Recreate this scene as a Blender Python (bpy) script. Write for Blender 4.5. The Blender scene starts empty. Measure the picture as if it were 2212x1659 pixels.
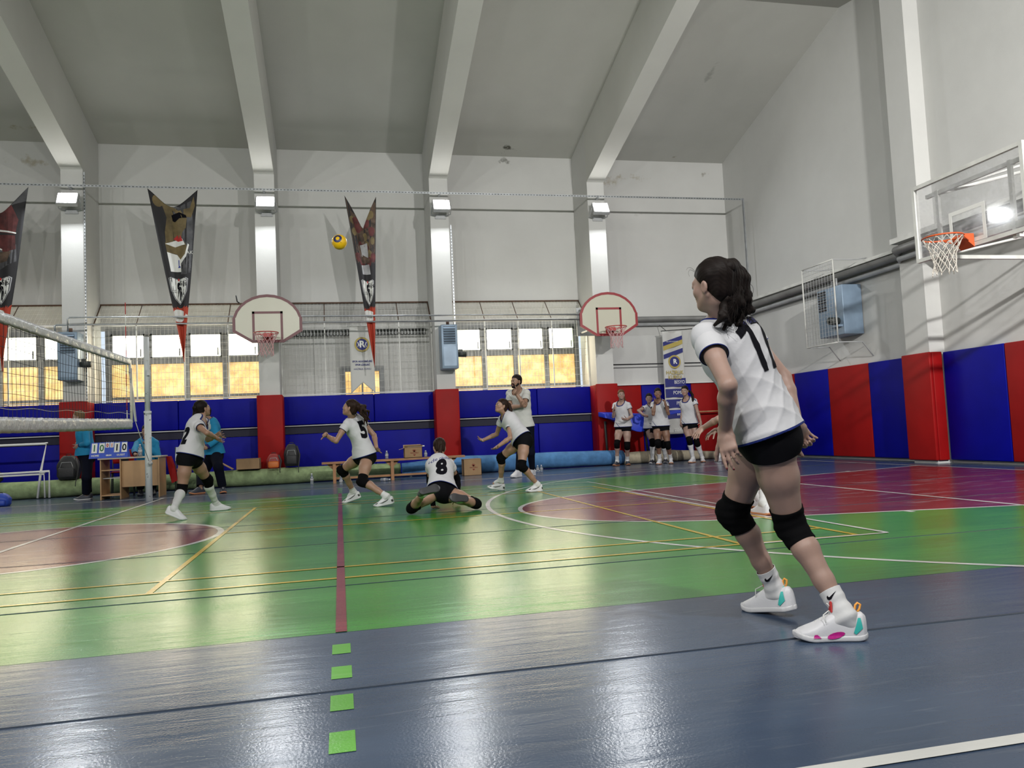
import bpy, bmesh, math, random
import numpy as np
from mathutils import Vector, Matrix, noise
from mathutils.bvhtree import BVHTree
random.seed(7); rng = np.random.default_rng(7)
SC = bpy.context.scene
COL = SC.collection
PI = math.pi

# ------------------------------------------------------------------ camera
CAM_H = 0.855
F_PX, YAW, PITCH, ROLL = 1693.061, 0.219033, 0.0610059, -0.0464985
def _axes():
    cy, sy = math.cos(YAW), math.sin(YAW)
    f = np.array([sy*math.cos(PITCH), cy*math.cos(PITCH), math.sin(PITCH)])
    r0 = np.array([cy, -sy, 0.0]); u0 = np.cross(r0, f)
    r = math.cos(ROLL)*r0 + math.sin(ROLL)*u0
    u = -math.sin(ROLL)*r0 + math.cos(ROLL)*u0
    return r, u, f
CR, CU, CF = _axes()
cam_d = bpy.data.cameras.new('camera'); cam_d.sensor_width = 36.0; cam_d.sensor_fit = 'HORIZONTAL'
cam_d.lens = 36.0*F_PX/2212.0; cam_d.clip_start = 0.05; cam_d.clip_end = 200
cam = bpy.data.objects.new('camera', cam_d); COL.objects.link(cam)
cam.matrix_world = Matrix(((CR[0], CU[0], -CF[0], 0), (CR[1], CU[1], -CF[1], 0), (CR[2], CU[2], -CF[2], CAM_H), (0, 0, 0, 1)))
SC.camera = cam
EYE = np.array([0, 0, CAM_H])
def ray(px, py):
    return CR*((px-1106)/F_PX) - CU*((py-829.5)/F_PX) + CF
def atY(px, py, Y): d = ray(px, py); return EYE + d*(Y/d[1])
def atX(px, py, X): d = ray(px, py); return EYE + d*(X/d[0])
def atZ(px, py, Z): d = ray(px, py); return EYE + d*((Z-CAM_H)/d[2])

# ------------------------------------------------------------------ world, lights, exposure
W = bpy.data.worlds.new('world'); SC.world = W; W.use_nodes = True
W.node_tree.nodes['Background'].inputs[0].default_value = (0.75, 0.87, 1.0, 1)
W.node_tree.nodes['Background'].inputs[1].default_value = 1.0
SC.view_settings.view_transform = 'Standard'; SC.view_settings.look = 'None'
SC.view_settings.gamma = 1.0; SC.view_settings.use_curve_mapping = False
SC.view_settings.exposure = EXPOSURE = 0.0
def area_light(name, loc, target, sx, sy, power, col=(1, 1, 1), spread=180):
    d = bpy.data.lights.new(name, 'AREA'); d.shape = 'RECTANGLE'; d.size = sx; d.size_y = sy
    d.energy = power; d.color = col; d.spread = math.radians(spread)
    o = bpy.data.objects.new(name, d); COL.objects.link(o); o.location = loc
    o.rotation_euler = (Vector(target)-Vector(loc)).to_track_quat('-Z', 'Y').to_euler()
    return o
LAMP_X = (-5.22, -1.38, 2.39, 6.13)
# the floodlights on the far pillars (their fittings are built further down)
for x in LAMP_X:
    area_light('floodlight_beam', (x, 16.93, 5.92), (x+0.25, 12.2, 0.0), 0.34, 0.2, 62, (0.95, 0.98, 1.0))
area_light('floodlight_beam', (-9.0, 16.93, 5.92), (-9.0, 12.2, 0.0), 0.34, 0.2, 62, (0.95, 0.98, 1.0))
# their twins on the near side wall behind the camera
for x, tx, ty, tz, pw in ((-12.6, -12.3, 6.5, .9, 255), (-9.0, -8.7, 6.5, .9, 255), (-5.2, -4.9, 6.5, .9, 255), (-1.4, -1.1, 6.5, .9, 250), (2.4, 4.5, 8.5, 1.6, 270), (6.1, 10.05, 10.5, 4.2, 620)):
    area_light('floodlight_beam', (x, -1.0, 6.0), (tx, ty, tz), 0.34, 0.2, pw, (1.0, 0.985, 0.95), 118 if pw > 500 else 180)
# daylight of the windows on the far side
for x in (-3.35, 4.3, -7.2):
    area_light('window_daylight', (x, 18.2, 2.7), (x, 9.0, 0.6), 3.0, 1.2, 42, (1.0, 0.86, 0.6))
SC.cycles.max_bounces = 8
SC.cycles.diffuse_bounces = 5
SC.cycles.glossy_bounces = 4
SC.cycles.transparent_max_bounces = 24
SC.cycles.sample_clamp_indirect = 4.0
SC.cycles.caustics_reflective = False; SC.cycles.caustics_refractive = False

# ------------------------------------------------------------------ materials
def new_mat(name):
    m = bpy.data.materials.new(name); m.use_nodes = True
    nt = m.node_tree; b = nt.nodes['Principled BSDF']
    return m, nt, b
def N(nt, typ, **kw):
    n = nt.nodes.new(typ)
    for k, v in kw.items():
        if k.startswith('i_'): n.inputs[k[2:].replace('_', ' ')].default_value = v
        else: setattr(n, k, v)
    return n
def rgb(h):
    if isinstance(h, str):
        c = [int(h[i:i+2], 16)/255 for i in (0, 2, 4)]
        return tuple((x/12.92 if x <= .04045 else ((x+.055)/1.055)**2.4) for x in c)+(1,)
    return tuple(h)+(1,) if len(h) == 3 else tuple(h)
def simple(name, col, rough=0.6, metal=0.0, bump=0.0, bscale=60, var=0.0, spec=0.5, coat=0.0, bdist=0.002, vscale=None):
    m, nt, b = new_mat(name); c = rgb(col)
    b.inputs['Base Color'].default_value = c; b.inputs['Roughness'].default_value = rough
    b.inputs['Metallic'].default_value = metal; b.inputs['Specular IOR Level'].default_value = spec
    b.inputs['Coat Weight'].default_value = coat
    tc = N(nt, 'ShaderNodeTexCoord')
    if var > 0:
        no = N(nt, 'ShaderNodeTexNoise'); no.inputs['Scale'].default_value = vscale or bscale*0.2; no.inputs['Detail'].default_value = 5
        nt.links.new(tc.outputs['Object'], no.inputs['Vector'])
        r = N(nt, 'ShaderNodeMapRange'); r.inputs['From Min'].default_value = .3; r.inputs['From Max'].default_value = .7
        r.inputs['To Min'].default_value = 1-var; r.inputs['To Max'].default_value = 1+var*0.5
        nt.links.new(no.outputs['Fac'], r.inputs['Value'])
        mx = N(nt, 'ShaderNodeVectorMath', operation='SCALE'); mx.inputs[0].default_value = c[:3]
        nt.links.new(r.outputs['Result'], mx.inputs['Scale']); nt.links.new(mx.outputs['Vector'], b.inputs['Base Color'])
    if bump > 0:
        no = N(nt, 'ShaderNodeTexNoise'); no.inputs['Scale'].default_value = bscale; no.inputs['Detail'].default_value = 4
        nt.links.new(tc.outputs['Object'], no.inputs['Vector'])
        bp = N(nt, 'ShaderNodeBump'); bp.inputs['Strength'].default_value = bump; bp.inputs['Distance'].default_value = bdist
        nt.links.new(no.outputs['Fac'], bp.inputs['Height']); nt.links.new(bp.outputs['Normal'], b.inputs['Normal'])
    return m
def emis(name, col, strength, gloss=False):
    m, nt, b = new_mat(name)
    b.inputs['Base Color'].default_value = rgb(col); b.inputs['Emission Color'].default_value = rgb(col)
    b.inputs['Emission Strength'].default_value = strength
    return m
M = {}
def plaster(name, col, stains=()):
    """painted plaster: faint blotches, fine roughcast; stains = list of (centre, radii, colour, threshold, noise scale)"""
    m, nt, b = new_mat(name); L = nt.links.new
    tc = N(nt, 'ShaderNodeTexCoord')
    n1 = N(nt, 'ShaderNodeTexNoise', i_Scale=0.55, i_Detail=6.0, i_Roughness=0.6); L(tc.outputs['Object'], n1.inputs['Vector'])
    r1 = N(nt, 'ShaderNodeValToRGB'); e = r1.color_ramp.elements; c = rgb(col)
    e[0].position = .3; e[0].color = tuple(x*.9 for x in c[:3])+(1,); e[1].position = .7; e[1].color = c
    L(n1.outputs['Fac'], r1.inputs['Fac']); cur = r1.outputs['Color']
    sep = None
    for (cx, cy, cz), (rx, ry, rz), sc, th, ns in stains:
        v1 = N(nt, 'ShaderNodeVectorMath', operation='SUBTRACT'); L(tc.outputs['Object'], v1.inputs[0]); v1.inputs[1].default_value = (cx, cy, cz)
        v2 = N(nt, 'ShaderNodeVectorMath', operation='DIVIDE'); L(v1.outputs[0], v2.inputs[0]); v2.inputs[1].default_value = (rx, ry, rz)
        ln = N(nt, 'ShaderNodeVectorMath', operation='LENGTH'); L(v2.outputs[0], ln.inputs[0])
        nn = N(nt, 'ShaderNodeTexNoise', i_Scale=ns, i_Detail=7.0, i_Roughness=0.65); L(tc.outputs['Object'], nn.inputs['Vector'])
        a = N(nt, 'ShaderNodeMath', operation='MULTIPLY_ADD'); L(nn.outputs['Fac'], a.inputs[0]); a.inputs[1].default_value = 3.2
        s2 = N(nt, 'ShaderNodeMath', operation='MULTIPLY'); L(ln.outputs['Value'], s2.inputs[0]); s2.inputs[1].default_value = -1.0
        L(s2.outputs[0], a.inputs[2])
        mr = N(nt, 'ShaderNodeMapRange'); L(a.outputs[0], mr.inputs['Value']); mr.inputs['From Min'].default_value = th; mr.inputs['From Max'].default_value = th+.45
        mr.inputs['To Max'].default_value = sc[3]
        mx = N(nt, 'ShaderNodeMix', data_type='RGBA'); L(mr.outputs['Result'], mx.inputs['Factor']); L(cur, mx.inputs['A'])
        mx.inputs['B'].default_value = tuple(sc[:3])+(1,); cur = mx.outputs['Result']
    L(cur, b.inputs['Base Color']); b.inputs['Roughness'].default_value = .85; b.inputs['Specular IOR Level'].default_value = .2
    n2 = N(nt, 'ShaderNodeTexNoise', i_Scale=45.0, i_Detail=4.0); L(tc.outputs['Object'], n2.inputs['Vector'])
    n3 = N(nt, 'ShaderNodeTexNoise', i_Scale=4.0, i_Detail=3.0); L(tc.outputs['Object'], n3.inputs['Vector'])
    ad = N(nt, 'ShaderNodeMath', operation='MULTIPLY_ADD'); L(n3.outputs['Fac'], ad.inputs[0]); ad.inputs[1].default_value = 3.0; L(n2.outputs['Fac'], ad.inputs[2])
    bp = N(nt, 'ShaderNodeBump', i_Strength=.25, i_Distance=.004); L(ad.outputs[0], bp.inputs['Height']); L(bp.outputs['Normal'], b.inputs['Normal'])
    return m
BR = (.30, .24, .13); DK = (.05, .05, .035)
M['wall'] = plaster('wall_paint', (.60, .60, .585), [
    ((6.9, 18.5, 7.1), (.9, .6, .32), BR+(.75,), 1.25, 3.0), ((7.5, 18.5, 7.2), (1.2, .6, .2), BR+(.6,), 1.3, 4.0),
    ((6.6, 18.5, 6.75), (.3, .6, .35), BR+(.7,), 1.2, 4.0), ((7.6, 18.5, 6.25), (.35, .6, .1), (.25, .23, .2, .6), 1.45, 7.0),
    ((9.5, 18.5, 7.35), (.5, .6, .2), (.2, .18, .14, .6), 1.5, 9.0),
    ((4.2, 18.5, 7.52), (.42, .7, .2), DK+(.7,), 1.3, 6.0), ((-6.4, 18.5, 7.2), (.9, .6, .3), BR+(.55,), 1.3, 4.0)])
M['ceiling'] = plaster('ceiling_paint', (.50, .50, .47), [
    ((4.2, 18.2, 7.72), (.45, .35, .3), DK+(.85,), 1.3, 6.0), ((-6.3, 18.0, 7.7), (1.4, .25, .3), BR+(.7,), 1.3, 5.0),
    ((8.6, 18.3, 7.68), (.5, .15, .3), (.18, .15, .1, .8), 1.5, 8.0), ((8.2, 15.4, 8.5), (.12, 1.0, .5), (.22, .22, .2, .5), 1.2, 3.0),
    ((-4.0, 14.2, 8.8), (.7, .35, .5), (.25, .25, .21, .5), 1.3, 4.0)])
M['beam'] = plaster('beam_paint', (.60, .60, .57))
def floor_mat(name, col, wear=None, k=1.0):
    m, nt, b = new_mat(name); L = nt.links.new
    tc = N(nt, 'ShaderNodeTexCoord')
    mp = N(nt, 'ShaderNodeMapping'); L(tc.outputs['Object'], mp.inputs['Vector']); mp.inputs['Scale'].default_value = (.45, 1.6, 1)
    n1 = N(nt, 'ShaderNodeTexNoise', i_Scale=1.3, i_Detail=6.0, i_Roughness=.6); L(mp.outputs[0], n1.inputs['Vector'])
    r = N(nt, 'ShaderNodeValToRGB'); c = rgb(col); e = r.color_ramp.elements
    e[0].position = .32; e[0].color = tuple(x*.8 for x in c[:3])+(1,); e[1].position = .68; e[1].color = tuple(min(1, x*1.12) for x in c[:3])+(1,)
    L(n1.outputs['Fac'], r.inputs['Fac']); cur = r.outputs['Color']
    # fine pale scuffs
    mp2 = N(nt, 'ShaderNodeMapping'); L(tc.outputs['Object'], mp2.inputs['Vector']); mp2.inputs['Scale'].default_value = (2, 22, 1); mp2.inputs['Rotation'].default_value = (0, 0, .5)
    n4 = N(nt, 'ShaderNodeTexNoise', i_Scale=1.5, i_Detail=3.0, i_Distortion=.6); L(mp2.outputs[0], n4.inputs['Vector'])
    r4 = N(nt, 'ShaderNodeMapRange'); L(n4.outputs['Fac'], r4.inputs['Value']); r4.inputs['From Min'].default_value = .62; r4.inputs['From Max'].default_value = .8; r4.inputs['To Max'].default_value = .35
    mx = N(nt, 'ShaderNodeMix', data_type='RGBA'); L(r4.outputs['Result'], mx.inputs['Factor']); L(cur, mx.inputs['A'])
    mx.inputs['B'].default_value = tuple(x*.55+.16 for x in c[:3])+(1,); cur = mx.outputs['Result']
    if wear:
        mp3 = N(nt, 'ShaderNodeMapping'); L(tc.outputs['Object'], mp3.inputs['Vector']); mp3.inputs['Scale'].default_value = (.8, 3.0, 1)
        n5 = N(nt, 'ShaderNodeTexNoise', i_Scale=2.0, i_Detail=8.0, i_Roughness=.7); L(mp3.outputs[0], n5.inputs['Vector'])
        r5 = N(nt, 'ShaderNodeMapRange'); L(n5.outputs['Fac'], r5.inputs['Value']); r5.inputs['From Min'].default_value = .54; r5.inputs['From Max'].default_value = .64; r5.inputs['To Max'].default_value = .55
        mx = N(nt, 'ShaderNodeMix', data_type='RGBA'); L(r5.outputs['Result'], mx.inputs['Factor']); L(cur, mx.inputs['A'])
        mx.inputs['B'].default_value = rgb(wear); cur = mx.outputs['Result']
    L(cur, b.inputs['Base Color'])
    b.inputs['Specular IOR Level'].default_value = .33*k
    # roughness varies a little
    rr = N(nt, 'ShaderNodeMapRange'); L(n1.outputs['Fac'], rr.inputs['Value']); rr.inputs['To Min'].default_value = .16; rr.inputs['To Max'].default_value = .27
    L(rr.outputs['Result'], b.inputs['Roughness'])
    # bumps: embossed grain + long ripples of the sheet across the hall
    g = N(nt, 'ShaderNodeTexNoise', i_Scale=110.0, i_Detail=2.0); L(tc.outputs['Object'], g.inputs['Vector'])
    mp4 = N(nt, 'ShaderNodeMapping'); L(tc.outputs['Object'], mp4.inputs['Vector']); mp4.inputs['Scale'].default_value = (1.3, 7.0, 1); mp4.inputs['Rotation'].default_value = (0, 0, .12)
    w = N(nt, 'ShaderNodeTexNoise', i_Scale=1.7, i_Detail=4.0, i_Distortion=.5); L(mp4.outputs[0], w.inputs['Vector'])
    b1 = N(nt, 'ShaderNodeBump', i_Strength=.34, i_Distance=.0015); L(g.outputs['Fac'], b1.inputs['Height'])
    b2 = N(nt, 'ShaderNodeBump', i_Strength=.24, i_Distance=.008); L(w.outputs['Fac'], b2.inputs['Height']); L(b1.outputs['Normal'], b2.inputs['Normal'])
    L(b2.outputs['Normal'], b.inputs['Normal'])
    return m
M['f_blue'] = floor_mat('floor_vinyl_blue', (.050, .075, .125))
M['f_green'] = floor_mat('floor_vinyl_green', (.050, .235, .034))
M['f_maroon'] = floor_mat('floor_vinyl_maroon', (.17, .022, .03), wear=(.28, .24, .27))
M['f_white'] = floor_mat('floor_line_white', (.62, .62, .60))
M['f_yellow'] = floor_mat('floor_line_yellow', (.55, .38, .03))
M['f_linered'] = floor_mat('floor_line_red', (.22, .035, .05))
M['f_dash'] = floor_mat('floor_dash_green', (.12, .38, .05))
M['seam'] = simple('floor_seam', (.02, .03, .05), .4)
M['padblue'] = simple('pad_vinyl_blue', (.001, .002, .24), .5, bump=.3, bscale=90, var=.15, bdist=.003, vscale=2, spec=.12)
M['padred'] = simple('pad_vinyl_red', (.30, .006, .006), .5, bump=.3, bscale=90, var=.15, bdist=.003, vscale=2, spec=.15)
M['gapshade'] = simple('pad_shadow_gap', (.01, .01, .03), .7)  # near-black colour standing for the shade in the gap between pads
M['galv'] = simple('galvanised_steel', (.42, .44, .46), .38, .8, var=.2, bscale=40)
M['greymetal'] = simple('grey_painted_metal', (.42, .43, .44), .5, .2, var=.15, bscale=30)
M['whitemetal'] = simple('white_painted_metal', (.66, .66, .63), .45, .0, var=.2, bscale=20)
M['rust'] = simple('rusty_steel', (.10, .055, .035), .8, .2, var=.4, bscale=60)
M['frame'] = simple('window_frame_paint', (.24, .25, .255), .5, .1, var=.25, bscale=30)
M['black'] = simple('black_rubber', (.012, .012, .014), .6)
M['dark'] = simple('dark_plastic', (.03, .035, .03), .5)
M['heater'] = simple('heater_paint_blue_grey', (.22, .30, .40), .4, .2, var=.2, bscale=15)
M['duct'] = simple('duct_grey', (.22, .22, .215), .5, .4, var=.25, bscale=12)
M['orange'] = simple('rim_orange_paint', (.55, .09, .02), .4, var=.15, bscale=30)
M['rimred'] = simple('rim_red_paint', (.40, .03, .02), .4)
M['boardcream'] = simple('backboard_cream', (.55, .54, .44), .28, bump=.5, bscale=5, bdist=.006)
M['boardmar'] = simple('backboard_border_maroon', (.12, .012, .02), .35)
M['boardred'] = simple('backboard_border_red', (.28, .012, .02), .35)
M['netwhite'] = simple('net_cord_white', (.62, .58, .52), .8)
M['netpink'] = simple('net_cord_pink', (.60, .35, .36), .8)
M['cord'] = simple('net_cord_black', (.015, .015, .02), .8)
M['tape'] = simple('net_tape_white_vinyl', (.58, .58, .60), .3, bump=.8, bscale=14, bdist=.02, var=.1)
M['wood'] = simple('bench_wood', (.36, .17, .07), .45, var=.3, bscale=20)
M['beech'] = simple('desk_beech_board', (.42, .25, .12), .45, var=.2, bscale=10)
M['card'] = simple('cardboard', (.33, .21, .11), .85, var=.15, bscale=20)
M['carddark'] = simple('cardboard_print', (.20, .03, .02), .8)
M['matgreen'] = simple('mat_roll_green', (.26, .34, .17), .95, bump=.5, bscale=40, var=.3, bdist=.01)
M['matblue'] = simple('mat_roll_blue', (.07, .20, .42), .9, bump=.4, bscale=30, var=.3, bdist=.01)
M['matbeige'] = simple('mat_roll_beige', (.42, .37, .27), .95, bump=.4, bscale=40, var=.25, bdist=.01)
M['bagblack'] = simple('bag_nylon_black', (.012, .012, .014), .55, bump=.5, bscale=18, bdist=.01)
M['bagred'] = simple('bag_red', (.25, .02, .015), .55)
M['bagorange'] = simple('bag_orange', (.60, .16, .03), .55)
M['bagblue'] = simple('bag_blue', (.02, .06, .40), .5)
M['white'] = simple('white_paint', (.75, .75, .73), .5)
M['ink'] = simple('print_black', (.004, .004, .007), .8, spec=.1)
M['navyprint'] = simple('print_navy', (.015, .02, .16), .6)
M['goldprint'] = simple('print_gold', (.42, .33, .08), .6)
M['greenprint'] = simple('print_green', (.01, .13, .03), .6)
M['redprint'] = simple('print_red', (.45, .02, .02), .6)
M['cloth_white'] = simple('banner_cloth_white', (.56, .56, .54), .8, bump=.3, bscale=30)
M['cloth_black'] = simple('banner_cloth_black', (.018, .017, .02), .75, bump=.2, bscale=8, bdist=.02)
M['cloth_red'] = simple('banner_cloth_red', (.42, .045, .02), .75, bump=.2, bscale=8, bdist=.02)
M['print_skin'] = simple('banner_print_skin', (.17, .125, .055), .75, var=.5, bscale=25)
M['print_grey'] = simple('banner_print_grey', (.10, .10, .11), .75, var=.6, bscale=22)
M['print_maroon'] = simple('banner_print_maroon', (.11, .025, .025), .75, var=.6, bscale=30)
M['print_brown'] = simple('banner_print_brown', (.11, .07, .05), .75, var=.8, bscale=40)
M['print_silver'] = simple('banner_print_silver', (.42, .42, .44), .75, var=.35, bscale=20)
M['print_royal'] = simple('banner_print_royal', (.02, .03, .3), .75)
M['scoreblue'] = simple('scoreboard_blue', (.02, .07, .50), .45)
M['bottle'] = simple('bottle_plastic', (.55, .62, .70), .15, spec=.8)
M['bottle'].node_tree.nodes['Principled BSDF'].inputs['Transmission Weight'].default_value = .7
M['capwhite'] = simple('bottle_cap', (.7, .7, .75), .4)
M['chairback'] = simple('chair_plastic_grey', (.45, .50, .56), .5)
M['lampface'] = emis('floodlight_glass', (1.0, .985, .95), 30)
M['pane_top'] = None

# ------------------------------------------------------------------ mesh helpers
def prop(o, label=None, cat=None, group=None, kind=None):
    if label: o['label'] = label
    if cat: o['category'] = cat
    if group: o['group'] = group
    if kind: o['kind'] = kind
    return o
def empty(name, loc=(0, 0, 0), label=None, cat=None, group=None, kind=None):
    o = bpy.data.objects.new(name, None); COL.objects.link(o); o.location = loc; o.empty_display_size = .1
    return prop(o, label, cat, group, kind)
class MB:
    def __init__(s): s.v = []; s.f = []; s.m = []; s.sm = []
    def add(s, vs, fs, mi=0, smooth=False):
        n = len(s.v); s.v += [tuple(map(float, p)) for p in vs]
        s.f += [tuple(i+n for i in f) for f in fs]; s.m += [mi]*len(fs); s.sm += [smooth]*len(fs); return s
    def box(s, lo, hi, mi=0, M=None):
        x0, y0, z0 = lo; x1, y1, z1 = hi
        vs = [(x0, y0, z0), (x1, y0, z0), (x1, y1, z0), (x0, y1, z0), (x0, y0, z1), (x1, y0, z1), (x1, y1, z1), (x0, y1, z1)]
        if M is not None: vs = [tuple(M @ Vector(p)) for p in vs]
        return s.add(vs, [(0, 3, 2, 1), (4, 5, 6, 7), (0, 1, 5, 4), (1, 2, 6, 5), (2, 3, 7, 6), (3, 0, 4, 7)], mi)
    def rbox(s, lo, hi, r=.02, mi=0, seg=3, M=None):
        """box with rounded edges"""
        bm = bmesh.new(); bmesh.ops.create_cube(bm, size=1)
        for v in bm.verts: v.co = Vector([lo[i]+(v.co[i]+.5)*(hi[i]-lo[i]) for i in range(3)])
        bmesh.ops.bevel(bm, geom=bm.edges[:], offset=r, segments=seg, affect='EDGES', profile=.5)
        bm.verts.index_update()
        vs = [(M @ v.co if M is not None else v.co)[:] for v in bm.verts]; fs = [tuple(v.index for v in f.verts) for f in bm.faces]; bm.free()
        return s.add(vs, fs, mi, True)
    def quad(s, a, b, c, d, mi=0): return s.add([a, b, c, d], [(0, 1, 2, 3)], mi)
    def poly(s, pts, mi=0): return s.add(pts, [tuple(range(len(pts)))], mi)
    def tube(s, pts, r, n=8, mi=0, caps=True, closed=False):
        pts = [np.array(p, float) for p in pts]; m = len(pts)
        rs = r if hasattr(r, '__len__') else [r]*m
        vs = []; prev = None
        for i in range(m):
            if closed: t = pts[(i+1) % m]-pts[i-1]
            else: t = pts[min(i+1, m-1)]-pts[max(i-1, 0)]
            t = t/(np.linalg.norm(t)+1e-12)
            if prev is None:
                a = np.array([0, 0, 1.]) if abs(t[2]) < .9 else np.array([1., 0, 0]); u = np.cross(t, a)
            else: u = prev-t*np.dot(prev, t)
            u = u/(np.linalg.norm(u)+1e-12); prev = u; w = np.cross(t, u)
            for k in range(n):
                a = 2*PI*k/n; vs.append(pts[i]+rs[i]*(math.cos(a)*u+math.sin(a)*w))
        fs = []
        for i in range(m if closed else m-1):
            j = (i+1) % m
            for k in range(n): fs.append((i*n+k, i*n+(k+1) % n, j*n+(k+1) % n, j*n+k))
        if caps and not closed: fs.append(tuple(range(n))[::-1]); fs.append(tuple((m-1)*n+k for k in range(n)))
        return s.add(vs, fs, mi, True)
    def lathe(s, prof, c=(0, 0, 0), n=16, mi=0, M=None):
        vs = []; fs = []
        for r, z in prof:
            for k in range(n): vs.append((r*math.cos(2*PI*k/n), r*math.sin(2*PI*k/n), z))
        for i in range(len(prof)-1):
            for k in range(n): fs.append((i*n+k, i*n+(k+1) % n, (i+1)*n+(k+1) % n, (i+1)*n+k))
        fs.append(tuple(range(n))[::-1]); fs.append(tuple((len(prof)-1)*n+k for k in range(n)))
        T = Matrix.Translation(c) @ (M if M is not None else Matrix.Identity(4))
        return s.add([tuple(T @ Vector(p)) for p in vs], fs, mi, True)
    def prism(s, pts, d, mi=0):
        """polygon extruded by vector d"""
        n = len(pts); d = np.array(d, float); a = [np.array(p, float) for p in pts]
        vs = a+[p+d for p in a]
        return s.add(vs, [tuple(range(n))[::-1], tuple(range(n, 2*n))]+[(i, (i+1) % n, n+(i+1) % n, n+i) for i in range(n)], mi)
    def build(s, name, mats, parent=None, auto=False, **pr):
        me = bpy.data.meshes.new(name); me.from_pydata(s.v, [], s.f)
        for m in (mats if isinstance(mats, (list, tuple)) else [mats]): me.materials.append(m)
        me.polygons.foreach_set('material_index', s.m); me.polygons.foreach_set('use_smooth', s.sm)
        me.update()
        if auto:
            bm = bmesh.new(); bm.from_mesh(me); bmesh.ops.recalc_face_normals(bm, faces=bm.faces[:]); bm.to_mesh(me); bm.free()
        o = bpy.data.objects.new(name, me); COL.objects.link(o)
        if parent:
            o.parent = parent
            bpy_loc = parent
            T = Vector((0, 0, 0)); p = parent
            while p: T += Vector(p.location); p = p.parent
            o.location = -T
        prop(o, **pr); return o
def bevel(o, w=.01, seg=2):
    m = o.modifiers.new('bevel', 'BEVEL'); m.width = w; m.segments = seg; m.limit_method = 'ANGLE'; m.angle_limit = math.radians(40); return o
def text_verts(txt, size, bold=0.0, step=None, align='CENTER'):
    cu = bpy.data.curves.new('t', 'FONT'); cu.body = txt; cu.size = size; cu.align_x = align; cu.align_y = 'CENTER'; cu.offset = bold
    cu.resolution_u = 3
    ob = bpy.data.objects.new('t', cu); COL.objects.link(ob)
    dg = bpy.context.evaluated_depsgraph_get(); me = bpy.data.meshes.new_from_object(ob.evaluated_get(dg))
    bm = bmesh.new(); bm.from_mesh(me)
    if step:
        bmesh.ops.triangulate(bm, faces=bm.faces[:])
        xs = [v.co.x for v in bm.verts]; ys = [v.co.y for v in bm.verts]
        for ax, a in ((0, xs), (1, ys)):
            t = min(a)+step
            while t < max(a):
                co = Vector((t, 0, 0)) if ax == 0 else Vector((0, t, 0)); no = Vector((1, 0, 0)) if ax == 0 else Vector((0, 1, 0))
                bmesh.ops.bisect_plane(bm, geom=bm.verts[:]+bm.edges[:]+bm.faces[:], plane_co=co, plane_no=no); t += step
    bm.verts.index_update()
    vs = [v.co.copy() for v in bm.verts]; fs = [tuple(v.index for v in f.verts) for f in bm.faces]; bm.free()
    bpy.data.objects.remove(ob); bpy.data.curves.remove(cu); bpy.data.meshes.remove(me)
    return vs, fs
def text(mb, txt, size, origin, xdir=(1, 0, 0), ydir=(0, 0, 1), mi=0, bold=0.0, sx=1.0, align='CENTER'):
    vs, fs = text_verts(txt, size, bold, None, align); o = np.array(origin, float); X = np.array(xdir, float); Y = np.array(ydir, float)
    mb.add([o+X*v.x*sx+Y*v.y for v in vs], fs, mi)
# ================================================================== THE HALL
XL, XR, YN, YF = -16.0, 10.05, -2.2, 18.5
CX0, CY0 = -2.97, 8.13
PX = (-9.0, -5.22, -1.42, 2.37, 6.12); PW = .21

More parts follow.
